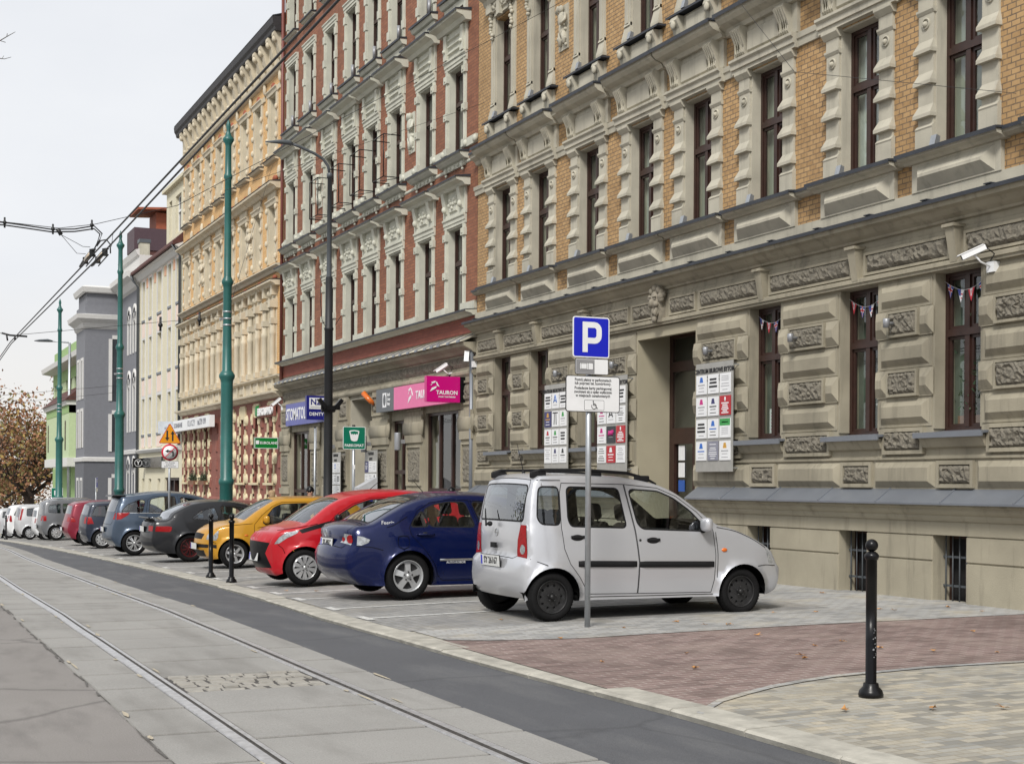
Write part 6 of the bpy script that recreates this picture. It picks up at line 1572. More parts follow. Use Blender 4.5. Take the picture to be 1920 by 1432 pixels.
cs, hf = far_car('grey people carrier with silver roof rails and white wheel covers', (7.27, 61.26, -.835), (.13, .135, .145), 1.9,
  [(-.66, .24), (-.82, .40), (-.86, .60), (-.77, .98), (-.68, 1.38), (-.5, 1.58), (.06, 1.66), (1.1, 1.67), (1.6, 1.60), (2.2, 1.3), (2.6, 1.05), (3.2, .9), (3.5, .65), (3.5, .25)], 2.84, .31,
  [[(-.32, 1.16), (-.27, 1.44), (.17, 1.5), (.17, 1.13)], [(.27, 1.13), (.27, 1.5), (.9, 1.5), (.95, 1.11)], [(1.05, 1.11), (1.02, 1.5), (1.5, 1.45), (2.1, 1.1)]], [(-.74, 1.01), (-.50, 1.01), (-.50, .80), (-.76, .80)], (.80, 1.01, .62), (1.05, 1.46), 1.1, (1.7, 2.5))
b = MB()
for sg in (-1, 1): b.tube([(-.3, sg * .68, 1.66), (-.1, sg * .69, 1.73), (1.2, sg * .68, 1.735), (1.45, sg * .66, 1.65)], .022, 7)
add_part(cs, 'roof_rail', b, M['chrome'])
far_car('small white hatchback almost hidden behind the grey people carrier', (7.2, 64.05, -.95), (.62, .63, .64), 1.6,
  [(-.45, .24), (-.6, .40), (-.62, .60), (-.58, .9), (-.45, 1.3), (-.3, 1.4), (.5, 1.44), (1.2, 1.4), (1.6, 1.25), (2.0, .98), (2.5, .85), (2.8, .6), (2.75, .25)], 2.4, .29,
  [[(-.2, 1.0), (-.1, 1.3), (.4, 1.33), (.4, 1.0)], [(.5, 1.0), (.5, 1.34), (1.0, 1.33), (1.1, 1.0)]], [(-.52, .95), (-.4, .95), (-.38, .75), (-.56, .75)], (.75, .95, .5), (1.0, 1.28), .96, (1.45, 2.05), metal=0)
far_car('silver high hatchback with tall upright red tail lamps', (6.74, 66.3, -.99), (.47, .475, .485), 1.72,
  [(-.50, .24), (-.66, .40), (-.69, .6), (-.64, .9), (-.43, 1.41), (-.25, 1.48), (.48, 1.52), (1.2, 1.5), (1.6, 1.35), (2.1, 1.02), (2.7, .9), (3.0, .6), (2.95, .25)], 2.49, .29,
  [[(-.13, 1.05), (-.11, 1.36), (.31, 1.39), (.24, 1.04)], [(.4, 1.04), (.42, 1.4), (1.0, 1.39), (1.05, 1.02)]], [(-.60, .86), (-.45, .86), (-.25, 1.38), (-.38, 1.38)], (.86, 1.38, .62), (.98, 1.38), 1.0, (1.5, 2.15))
far_car('white family van with curved red tail lamps, last but one in the row', (6.9, 71.98, -1.15), (.66, .67, .68), 1.8,
  [(-.70, .24), (-.85, .42), (-.87, .6), (-.80, 1.05), (-.5, 1.47), (-.39, 1.53), (.3, 1.58), (1.2, 1.57), (1.7, 1.4), (2.3, 1.05), (2.9, .9), (3.2, .6), (3.15, .25)], 2.7, .31,
  [[(-.33, 1.11), (-.16, 1.39), (.1, 1.42), (.1, 1.09)], [(.22, 1.09), (.22, 1.44), (.95, 1.44), (1.0, 1.06)], [(1.1, 1.06), (1.08, 1.44), (1.5, 1.38), (2.0, 1.06)]], [(-.72, 1.1), (-.55, 1.08), (-.50, .80), (-.66, .78), (-.78, .86)], (.80, 1.08, .6), (1.12, 1.42), 1.05, (1.6, 2.4), metal=0)
far_car('silver estate car at the far left end of the row', (6.7, 75.5, -1.26), (.45, .46, .47), 1.75,
  [(-.80, .24), (-.95, .42), (-.96, .6), (-.90, .95), (-.6, 1.36), (-.45, 1.42), (.3, 1.47), (1.2, 1.45), (1.7, 1.3), (2.3, 1.0), (2.9, .85), (3.2, .6), (3.15, .25)], 2.6, .30,
  [[(-.4, 1.02), (-.3, 1.3), (.2, 1.34), (.2, 1.0)], [(.3, 1.0), (.3, 1.35), (.95, 1.34), (1.0, .98)]], [(-.85, .9), (-.66, .9), (-.62, .72), (-.9, .70)], (.72, .9, .55), (1.0, 1.32), .98, (1.6, 2.3))
# ================================================================== STREET FURNITURE, SIGNS, WIRES, TREES, PEOPLE
def zp(x, y): return PZ(x, y) + .006
# ---- bollards
BOL = MB()
BOL.lathe([(.0, .0), (.088, .0), (.092, .02), (.082, .05), (.058, .075), (.055, .10), (.042, .105), (.040, .10), (.040, 1.0), (.044, 1.0), (.053, 1.02), (.053, 1.035), (.042, 1.05), (.034, 1.055), (.030, 1.06)], (0, 0, 0), 'z', 24)
BOL.ball((0, 0, 1.105), .047, 0, 10)
BOLM = BOL.mesh('post', M['black'])
for (x, y), lab in (((6.71, 8.37), 'black ball topped bollard standing alone on the beige pavers in front'), ((5.71, 25.6), 'black ball topped bollard left of a close pair, in front of the yellow hatchback'), ((5.64, 23.72), 'black ball topped bollard right of a close pair, nearer the red hatchback'),
                    ((6.5, 77.2), 'tiny black bollard left of the far pair before the white van'), ((6.1, 70.6), 'tiny black bollard right of the far pair before the white van')):
    o = thing('bollard', lab, 'bollard', (x, y, zp(x, y) - .004), 'black iron bollards along the kerb')
    link_mesh('post', BOLM, o)
b = MB(); rr = random.Random(8)
for k in range(13):
    a = rr.uniform(-1.9, -1.0); z = zp(6.71, 8.37) + rr.uniform(.28, .5); r = .0408; w = rr.uniform(.003, .007)
    c = (6.71 + r * math.cos(a), 8.37 + r * math.sin(a)); t = (-math.sin(a) * w, math.cos(a) * w)
    b.add([(c[0] - t[0], c[1] - t[1], z), (c[0] + t[0], c[1] + t[1], z + .003), (c[0] + t[0] * .6, c[1] + t[1] * .6, z + w * 2.2), (c[0] - t[0], c[1] - t[1], z + w * 1.8)], [(0, 1, 2, 3)])
link_mesh('chipped_paint', b.mesh('chipped_paint', M['greyalu'], (6.71, 8.37, zp(6.71, 8.37) - .004)), bpy.data.objects['bollard'])

# ---- sign plates
def rplate(b, x0, x1, z0, z1, y, r, th=.003, m=0, mb=None, border=0, mborder=0):
    q = roundp([(x0, z0), (x1, z0), (x1, z1), (x0, z1)], r, 5)
    if border:
        b.poly(q, y - th, y + .004, mborder); q = inset(q, border) if False else roundp([(x0 + border, z0 + border), (x1 - border, z0 + border), (x1 - border, z1 - border), (x0 + border, z1 - border)], max(.004, r - border), 5)
        b.poly(q, y - th - .0015, y - th + .001, m)
    else: b.poly(q, y - th, y + .004, m)
def sign_post(x, y, z0, z1, r, label, grp=None, mat='galv'):
    o = thing('road_sign', label, 'sign', (x, y, z0), grp)
    b = MB(); b.lathe([(0, 0), (r, 0), (r, z1 - z0), (0, z1 - z0)], (x, y, z0), 'z', 16); b.lathe([(r, z1 - z0 - .03), (r + .004, z1 - z0 - .03), (r + .004, z1 - z0 + .004), (0, z1 - z0 + .01)], (x, y, z0), 'z', 16, 1); b.build('pole', [M[mat], M['black']], o)
    return o
x, y = 7.04, 13.48
o = sign_post(x, y, zp(x, y), 3.41, .031, 'blue parking sign with two white plates on a grey pole beside the silver mini van')
yp = y - .037; BK = M['blackmat']; WH = M['white']; BL = M['blue_sign']
b = MB(); rplate(b, 6.825, 7.265, 2.965, 3.40, yp, .035, border=.013, m=0, mborder=1)
P_ = [(6.94, 3.022), (6.94, 3.345), (7.085, 3.345)] + [(7.085 + .085 * math.sin(t), 3.26 + .085 * math.cos(t)) for t in [.4, .8, 1.2]] + [(7.17, 3.26), (7.17, 3.20)] + [(7.085 + .085 * math.sin(t), 3.20 + .085 * math.cos(t)) for t in [1.95, 2.35, 2.75]] + [(7.085, 3.115), (7.002, 3.115), (7.002, 3.022)]
HO = [(7.002, 3.177), (7.002, 3.283), (7.09, 3.283), (7.107, 3.265), (7.107, 3.195), (7.09, 3.177)]
v, f, of = cdt(P_, [HO], []); b.add([(p[0], yp - .0062, p[1]) for p in v], [fc for fc, k in zip(f, of) if k == 0], 1)
b.build('sign_plate', [BL, WH], o, label='blue plate with a white P')
b = MB(); rplate(b, 6.855, 7.255, 2.785, 2.957, yp, .022, border=.007, m=0, mborder=1)
b.box(6.866, 7.085, yp - .0065, yp - .004, 2.797, 2.945, 2)
for q0, q1, w0, w1 in ((6.905, 7.07, 2.835, 2.91),): b.poly(roundp([(q0, w0), (q1, w0), (q1, w1), (q0, w1)], .012), yp - .0075, yp - .006, 1); b.poly(roundp([(q0 + .004, w0 + .004), (q1 - .004, w0 + .004), (q1 - .004, w1 - .004), (q0 + .004, w1 - .004)], .01), yp - .0085, yp - .007, 0)
for lx in (6.921, 6.99, 7.008): b.box(lx, lx + .003, yp - .0095, yp - .008, 2.84, 2.905, 1)
for lz in (2.843, 2.899): b.box(6.921, 6.99, yp - .0095, yp - .008, lz, lz + .003, 1)
b.build('sign_plate', [WH, BK, plain('grey_sign_field', (.25, .25, .26), .5)], o, label='small plate with a car drawn half on a grey field')
b = MB(); rplate(b, 6.745, 7.395, 2.385, 2.772, yp, .035, border=.009, m=0, mborder=1)
rplate(b, 6.965, 7.205, 2.405, 2.515, yp - .0035, .014, .002, m=0, border=.004, mborder=1)
cxx, czz = 7.08, 2.449
b.tube([(cxx + .028 * math.cos(t), yp - .009, czz + .028 * math.sin(t)) for t in [rad(150) + i * rad(260) / 14 for i in range(15)]], .0035, 5, 1, False)
b.tube([(cxx - .008, yp - .009, czz + .04), (cxx - .006, yp - .009, czz + .012), (cxx + .02, yp - .009, czz + .010), (cxx + .034, yp - .009, czz - .022), (cxx + .046, yp - .009, czz - .018)], .0042, 5, 1); b.tube([(cxx - .007, yp - .009, czz + .028), (cxx + .016, yp - .009, czz + .026)], .0035, 5, 1); b.disc((cxx - .009, yp - .011, czz + .052), .0075, 'y', 12, 1)
pl = b.build('sign_plate', [WH, BK], o, label='white plate with five lines of text and a wheelchair symbol')
for t, z, s_ in (('Postój płatny w parkomatach', 2.728, .90), ('lub poprzez tel. komórkowy.', 2.690, .90), ('Posiadacze karty parkingowej', 2.640, .90), ('zwolnieni są z opłat wyłącznie', 2.600, .88), ('w miejscach oznakowanych', 2.560, .90)):
    lettering(t, .0415, BK, pl, (7.07, yp - .0055, z), align='CENTER', extr=.0005, sx=s_, font_bold=True)
# ---- warning sign group
x, y = 7.17, 37.0
o = sign_post(x, y, zp(x, y), 3.08, .03, 'orange two way traffic triangle over a round no left turn sign on a grey pole'); yp = y - .035
b = MB(); tri = roundp([(6.88, 2.6), (7.46, 2.6), (7.17, 3.13)], .06, 5); b.poly(tri, yp - .003, yp + .003, 0); t2 = roundp([(6.905, 2.612), (7.435, 2.612), (7.17, 3.10)], .05, 5); b.poly(t2, yp - .006, yp - .002, 1)
for cx_, up in ((7.10, False), (7.24, True)):
    zt, zb_ = (2.93, 2.66); b.box(cx_ - .022, cx_ + .022, yp - .008, yp - .005, zb_ + (.0 if up else .08), zt - (.08 if up else 0), 2)
    b.poly([(cx_ - .055, zt - .09), (cx_ + .055, zt - .09), (cx_, zt)] if up else [(cx_ - .055, zb_ + .09), (cx_, zb_), (cx_ + .055, zb_ + .09)], yp - .008, yp - .005, 2)
b.build('sign_plate', [plain('red_border', (.45, .02, .03), .4), plain('orange_sign', (.75, .30, .01), .4), BK], o, label='orange triangle with a down and an up arrow')
b = MB(); b.lathe([(0, -.002), (.215, -.002), (.215, .004)], (7.17, yp, 2.37), 'y', 32, 0); b.lathe([(0, -.005), (.17, -.005), (.17, -.002)], (7.17, yp, 2.37), 'y', 32, 1)
b.tube([(7.25, yp - .008, 2.27), (7.25, yp - .008, 2.38), (7.22, yp - .008, 2.405), (7.12, yp - .008, 2.405)], .018, 6, 2); b.poly([(7.13, 2.36), (7.13, 2.45), (7.05, 2.405)], yp - .012, yp - .006, 2)
b.poly([(7.04, 2.255), (7.055, 2.24), (7.30, 2.485), (7.285, 2.50)], yp - .03, yp - .028, 0); b.build('sign_plate', [plain('red_ring', (.50, .015, .04), .4), WH, BK], o, label='round red ringed sign with a crossed left arrow')
b = MB(); rplate(b, 6.955, 7.395, 1.965, 2.15, yp, .02, border=.006, m=0, mborder=1); pl = b.build('sign_plate', [WH, BK], o, label='small white text plate')
for t, z in (('Nie dotyczy', 2.11), ('pojazdów', 2.06), ('służb miejskich', 2.01)): lettering(t, .05, BK, pl, (7.175, yp - .006, z), extr=.0005)
# ---- PARKOMAT sign
GR = plain('green_sign', (.0, .155, .09), .35)
x, y = 11.8, 36.0
o = sign_post(x, y, zp(x, y), 3.14, .04, 'green PARKOMAT sign with a white meter symbol on a grey pole'); yp = y - .045
b = MB(); rplate(b, 11.49, 12.11, 2.5, 3.1, yp, .035, border=.014, m=0, mborder=1)
b.poly([(11.66, 2.98), (11.7, 3.0), (11.8, 3.01), (11.9, 3.0), (11.94, 2.98), (11.895, 2.76), (11.87, 2.725), (11.8, 2.71), (11.73, 2.725), (11.705, 2.76)], yp - .008, yp - .004, 1)
b.poly([(11.69, 2.965), (11.8, 2.985), (11.91, 2.965), (11.89, 2.89), (11.86, 2.915), (11.83, 2.885), (11.8, 2.915), (11.77, 2.885), (11.74, 2.915), (11.71, 2.89)], yp - .010, yp - .006, 0)
pl = b.build('sign_plate', [GR, WH], o); lettering('PARKOMAT', .10, WH, pl, (11.8, yp - .007, 2.60), font_bold=True, extr=.001)
b = MB(); b.box(x - .03, x + .03, y - .042, y - .038, 1.98, 2.09); b.build('sticker', WH, o)
# ---- edge-on blue parking sign, far ones
def side_sign(x, y, zt, label, k=1., rot=72):
    o = sign_post(x, y, zp(x, y), zt, .03, label); b = MB()
    rplate(b, -.3 * k, .3 * k, zt - .62 * k, zt - .02, 0, .03, border=.012, m=0, mborder=1); rplate(b, -.3 * k, .3 * k, zt - .90 * k, zt - .66 * k, 0, .02, border=.008, m=1, mborder=2)
    me = b.mesh('sign_plate', [BL, WH, BK]); tm = text_mesh('P', .52 * k, WH, .001, font_bold=True); tm.transform(ROT_CAM); tm.transform(Matrix.Translation((0, -.006, zt - .32 * k)))
    A = Matrix.Translation((x, y, 0)) @ Matrix.Rotation(rad(rot), 4, 'Z') @ Matrix.Translation((0, -.036, 0))
    for n_, m_ in (('sign_plate', me), ('lettering', tm)): m_.transform(Matrix.Translation((-x, -y, -zp(x, y))) @ A); link_mesh(n_, m_, o)
side_sign(11.34, 38.0, 3.15, 'blue parking sign seen almost edge on, left of the black lamp post')
side_sign(10.1, 70, 1.82 + .0, 'small far blue parking sign seen edge on before the grey tower', .8)
side_sign(6.5, 84, 1.0, 'tiny far blue sign at the left edge behind the parked cars', .8, 40)
o = sign_post(9.5, 80, zp(9.5, 80), 1.35, .03, 'small far green meter sign between the green pole and the grey tower'); b = MB(); rplate(b, 9.2, 9.8, .65, 1.25, 79.96, .03, border=.02, m=0, mborder=1); b.box(9.35, 9.5, 79.94, 79.955, .85, 1.1, 1); b.build('sign_plate', [GR, WH], o)
# ---- ticket machine
x, y = 11.47, 34.0; z0 = zp(x, y)
o = thing('ticket_machine', 'grey parking ticket machine with sloping hood and blue P badge', 'ticket machine', (x, y, z0))
b = MB(); b.box(x - .2, x + .2, y - .15, y + .15, z0, 1.42, 0); b.build('cabinet', M['greyalu'], o)
b = MB(); b.add([(x - .24, y - .19, 1.42), (x + .24, y - .19, 1.42), (x + .24, y + .19, 1.42), (x - .24, y + .19, 1.42), (x - .24, y - .19, 1.5), (x + .24, y - .19, 1.76), (x + .24, y + .19, 1.76), (x - .24, y + .19, 1.5)], [(0, 3, 2, 1), (4, 5, 6, 7), (0, 1, 5, 4), (1, 2, 6, 5), (2, 3, 7, 6), (3, 0, 4, 7)]); b.build('hood', plain('light_grey_metal', (.42, .43, .45), .5), o)
b = MB(); b.box(x - .06, x + .13, y - .158, y - .151, 1.16, 1.38, 0); b.box(x + .14, x + .2, y - .155, y - .151, 1.2, 1.38, 1); bd = b.build('badge', [BL, M['black']], o); lettering('P', .2, WH, bd, (x + .035, y - .16, 1.27), font_bold=True)

# ---- lamp post
x, y = 8.17, 26.5; z0 = zp(x, y)
o = thing('street_lamp', 'tall lamp post, black below and grey above, with a curved arm over the parked cars', 'street lamp', (x, y, z0))
b = MB(); b.lathe([(0, 0), (.13, 0), (.13, .06), (.088, .08), (.086, 2.0), (.080, 4.63), (.09, 4.64), (.09, 4.68), (.072, 4.70), (.066, 5.66), (0, 5.66)], (x, y, z0), 'z', 20, 0); b.build('pole', M['lamp_black'], o)
b = MB(); b.lathe([(.05, 5.62 + z0), (.042, 7.5), (.056, 7.5), (.056, 7.58), (.035, 7.6)], (x, y, 0), 'z', 16)
pts = [(x, y, 7.55), (x - .03, y, 7.72), (x - .13, y, 7.85), (x - .3, y, 7.94), (x - .62, y, 8.05), (x - .78, y, 8.09)]; b.tube(pts, .028, 10); b.build('arm', M['lamp_grey'], o)
b = MB(); b.tube([(x - .74, y, 8.08), (x - .80, y, 8.10), (x - .95, y, 8.10), (x - 1.10, y, 8.085), (x - 1.27, y, 8.07)], [.03, .048, .046, .03, .012], 12); b.build('lamp_head', M['lamp_grey'], o)
b = MB(); b.box(x - .19, x + .19, y - .15, y - .13, 3.02, 3.1)
for sg in (-1, 1): b.add([(x + sg * .12, y - .18, 3.02), (x + sg * .26, y - .18, 3.2), (x + sg * .20, y - .18, 3.24), (x + sg * .08, y - .18, 3.1), (x + sg * .12, y - .10, 3.02), (x + sg * .26, y - .10, 3.2), (x + sg * .20, y - .10, 3.24), (x + sg * .08, y - .10, 3.1)], [(0, 1, 2, 3), (4, 7, 6, 5), (0, 4, 5, 1), (1, 5, 6, 2), (2, 6, 7, 3), (3, 7, 4, 0)])
b.lathe([(.13, 2.98), (.14, 3.0), (.14, 3.06), (.13, 3.08)], (x, y, 0), 'z', 16); b.tube([(x - .1, y - .1, 4.62), (x - .17, y - .1, 4.75), (x - .2, y - .1, 5.1), (x - .19, y - .1, 5.6)], .007, 5); b.tube([(x + .1, y - .1, 4.66), (x + .22, y - .1, 4.85)], .006, 5); b.build('bracket', M['black'], o)
x, y = 10.75, 85.; z0 = zp(x, y)
o = thing('street_lamp', 'thin far grey lamp post with a straight arm beside the farthest green pole', 'street lamp', (x, y, z0))
b = MB(); b.tube([(x, y, z0), (x, y, 5), (x, y, 9.55)], [.12, .10, .07], 10); b.build('pole', M['galv'], o); b = MB(); b.tube([(x, y, 9.4), (x - .05, y, 9.56), (x - 1.0, y, 9.6)], .04, 8); b.build('arm', M['galv'], o)
b = MB(); b.tube([(x - .95, y, 9.6), (x - 1.2, y, 9.63), (x - 1.7, y, 9.6), (x - 1.95, y, 9.58)], [.05, .09, .07, .02], 8); b.build('lamp_head', M['lamp_grey'], o)

# ---- green traction poles
GP = MB()
GP.lathe([(0, -.3), (.24, -.3), (.24, .05), (.17, .1), (.168, 1.85), (.19, 1.88), (.20, 1.94), (.19, 2.0), (.16, 2.04), (.155, 4.55), (.165, 4.62), (.205, 4.70), (.205, 4.76), (.17, 4.82), (.125, 4.88), (.112, 6.0), (.108, 7.05), (.12, 7.12), (.15, 7.18), (.15, 7.24), (.12, 7.30), (.095, 7.36), (.085, 9.9), (.112, 9.97), (.112, 10.03), (.085, 10.08), (.078, 10.8), (.09, 10.86), (.145, 10.95), (.145, 11.0), (.09, 11.06), (.06, 11.15), (.045, 11.22), (.062, 11.30), (.05, 11.40), (.012, 11.5), (0, 11.52)], (0, 0, 0), 'z', 24)
GPM = GP.mesh('pole', M['green_pole'])
GPC = MB()
for z in (6.05, 6.22, 6.4): GPC.lathe([(.112, z), (.122, z + .005), (.122, z + .04), (.112, z + .045)], (0, 0, 0), 'z', 20)
GPC.box(-.2, -.1, -.03, .03, 6.2, 6.26); GPCM = GPC.mesh('clamp', M['galv'])
for (x, y, s_), lab in (((8.6, 36.8, .985), 'tall green ornamental tram wire pole, nearest, standing between the charcoal coupe and the family van'), ((8.46, 53.0, .985), 'middle green ornamental tram wire pole in front of the grey house wing'), ((8.4, 70.0, .98), 'farthest green ornamental tram wire pole in front of the light green house')):
    o = thing('tram_pole', lab, 'pole', (x, y, gz(y) + .12), 'green traction poles'); o.scale = (1, 1, s_)
    for n_, m_ in (('pole', GPM), ('clamp', GPCM)): link_mesh(n_, m_, o)

# ---- signs on the house fronts
PK = plain('magenta_sign', (.52, .0, .17), .3, var=.02); PK2 = plain('pink_sign_face', (.70, .13, .32), .35, var=.04); GRS = plain('slate_grey_sign', (.085, .095, .105), .4, var=.03)
TW = FT()
o = thing('shop_sign', 'long pink and grey TAURON shop sign flat over the red brick house shop window', 'sign', (FX, 32.7, 3.45))
b = MB(TW); b.box(29.98, 34.0, .16, .30, 3.46, 4.03, 0); b.box(34.0, 35.36, .16, .30, 3.45, 4.04, 1); b.box(30.2, 35.2, .05, .16, 3.6, 3.9, 2); pl = b.build('sign_board', [PK2, GRS, M['galv']], o)
lettering('TAURON', .27, WH, pl, (FX - .305, 32.42, 3.745), ROT_WALL, align='LEFT', font_bold=True, extr=.003)
LOGO = [[(-.30, .14), (-.16, .12), (-.06, .30), (-.2, .02 + .12)], [(-.2, .32), (.12, .42), (.10, .30), (-.1, .24)], [(.14, .36), (.24, .10), (.40, .02), (.22, .34)], [(-.26, -.30), (-.12, -.04), (.2, .08), (.16, -.06)]]
def logo(b, T_, cx_, cz_, k, d0, d1, m):
    bb = MB(T_)
    for q in LOGO: bb.poly([(cx_ + p[0] * k, cz_ + p[1] * k) for p in q], d0, d1, m)
    b.add(bb.v, bb.f, m)
b = MB(); logo(b, lambda a, d, z: (FX - d, 33.0 - (a - 33.0), z), 32.83 + .34, 3.74, .55, .301, .306, 0); b.add([], []); link_mesh('emblem', b.mesh('emblem', WH, (FX, 32.7, 3.45)), o)
b = MB(TW); v, f, of = cdt([(34.55, 3.56), (34.85, 3.56), (34.85, 3.93), (34.55, 3.93)], [[(34.7 + .1 * math.cos(t), 3.745 + .15 * math.sin(t)) for t in [i * math.pi / 10 for i in range(20)]]], []); b.add([(p[0], .304, p[1]) for p in v], [fc for fc, k in zip(f, of) if k == 0]); link_mesh('emblem', b.mesh('emblem', WH, (FX, 32.7, 3.45)), o)
for i, t in enumerate(('Słoik', 'Ceny', 'Ruty')): lettering(t, .11, WH, pl, (FX - .303, 34.5, 3.87 - i * .115), ROT_WALL, align='LEFT', font_bold=True)
def flag_sign(label, y, x0, x1, z0, z1, face, back, loc):
    o = thing('shop_sign', label, 'sign', (FX, y, z0)); b = MB(); b.box(x0, x1, y, y + .14, z0, z1, 0); b.box(x1, FX - .02, y + .02, y + .10, z0 + .0, z1 - .0, 1); return o, b.build('sign_board', [face, back], o)
o, pl = flag_sign('magenta TAURON box sign sticking out from the red brick house', 29.85, 11.49, 12.30, 3.45, 4.03, PK, M['black'], 0)
lettering('TAURON', .125, WH, pl, (11.98, 29.845, 3.66), align='CENTER', font_bold=True); lettering('PUNKT PARTNERSKI', .045, WH, pl, (11.98, 29.845, 3.565), font_bold=True)
b = MB(); logo(b, None, 11.66, 3.78, .34, 29.84, 29.848, 0); link_mesh('emblem', b.mesh('emblem', WH, (FX, 29.85, 3.45)), o)
VIO = plain('violet_blue_sign', (.09, .10, .34), .4); NAV = plain('navy_sign', (.008, .01, .17), .35)
o = thing('shop_sign', 'violet STOMATOLOG sign flat over the left shop window of the red brick house', 'sign', (FX, 42.4, 3.4)); b = MB(TW); b.box(40.3, 44.48, .14, .20, 3.41, 4.1); pl = b.build('sign_board', VIO, o)
lettering('STOMATOLOG', .52, WH, pl, (FX - .205, 44.40, 3.74), ROT_WALL, align='LEFT', font_bold=True, sx=.80)
o, pl = flag_sign('navy DENTYSTA box sign with a white panel, sticking out behind the lamp post', 40.35, 11.78, 12.45, 3.46, 4.16, NAV, M['galv'], 0)
b = MB(); b.box(11.86, 12.43, 40.335, 40.349, 3.77, 4.1); w_ = b.build('sign_panel', WH, o); lettering('NZOZ', .24, NAV, w_, (11.89, 40.33, 3.97), align='LEFT', font_bold=True); b = MB(); b.box(11.89, 12.42, 40.33, 40.334, 3.815, 3.825); b.build('rule', BK, o); lettering('DENTYSTA', .135, WH, pl, (11.86, 40.345, 3.62), align='LEFT', font_bold=True)
GE = plain('green_shop_sign', (.0, .17, .025), .35)
o = thing('shop_sign', 'white EUROLAND letters fixed along the red painted ground floor', 'sign', (FX, 47.3, 3.8)); b = MB(TW); b.box(46.2, 48.5, .06, .12, 3.82, 4.2, 0); pl = b.build('sign_board', M['redgf'], o); lettering('EUROLAND', .36, WH, pl, (FX - .16, 48.2, 4.0), ROT_WALL, align='LEFT', font_bold=True, extr=.03); b = MB(TW); b.frus(48.2, 48.52, 3.86, 4.26, .12, .2, .06); b.build('emblem', GE, o)
o, pl = flag_sign('green EUROLAND box sign sticking out of the yellow brick house', 45.7, 11.6, 12.38, 2.72, 3.08, GE, M['galv'], 0)
b = MB(); ring(b, 11.6, 12.38, 2.72, 3.08, .015, 45.69, 45.70); b.box(11.64, 11.75, 45.69, 45.698, 2.86, 2.98); b.build('rule', WH, o); lettering('EUROLAND', .115, WH, pl, (11.78, 45.694, 2.90), align='LEFT', font_bold=True)
o = thing('shop_sign', 'long white key cutting sign box with grey lettering on the yellow brick house', 'sign', (FX, 58, 3.74)); b = MB(TW); b.box(54.55, 61.56, .22, .42, 3.74, 4.2); pl = b.build('sign_board', WH, o)
LG = plain('pale_grey_lettering', (.22, .23, .26), .5)
lettering('DORABIANIE', .27, LG, pl, (FX - .425, 61.4, 3.98), ROT_WALL, align='LEFT', font_bold=True, sx=1.1); lettering('KLUCZY', .34, LG, pl, (FX - .425, 58.6, 3.98), ROT_WALL, align='LEFT', sx=1.1); lettering('tel.739 399', .32, LG, pl, (FX - .425, 56.7, 3.98), ROT_WALL, align='LEFT', font_bold=True, sx=1.05)
o, pl = flag_sign('pale bluish white box sign sticking out beyond the yellow brick house', 61.7, 11.48, 12.45, 3.68, 4.2, plain('bluish_white_sign', (.60, .65, .71), .4), M['galv'], 0); lettering('KLUCZE', .13, LG, pl, (11.97, 61.69, 3.9))
o = thing('shop_sign', 'long dark glossy salon sign flat on the pale yellow house', 'sign', (FX, 68, 2.26)); b = MB(TW); b.box(65.4, 70.2, .1, .2, 2.28, 2.76); b.build('sign_board', plain('dark_gloss_sign', (.035, .038, .04), .12), o)
o, pl = flag_sign('black box sign with a white Y in a ring beside the grey house', 70.3, 11.88, 12.37, 2.28, 2.74, M['black'], M['black'], 0); lettering('Y', .27, WH, pl, (12.12, 70.29, 2.51), font_bold=True)
b = MB(); b.tube([(12.12 + .17 * math.cos(t), 70.285, 2.51 + .17 * math.sin(t)) for t in [i * math.pi / 12 for i in range(25)]], .012, 5); link_mesh('emblem', b.mesh('emblem', WH, (FX, 70.3, 2.28)), o)

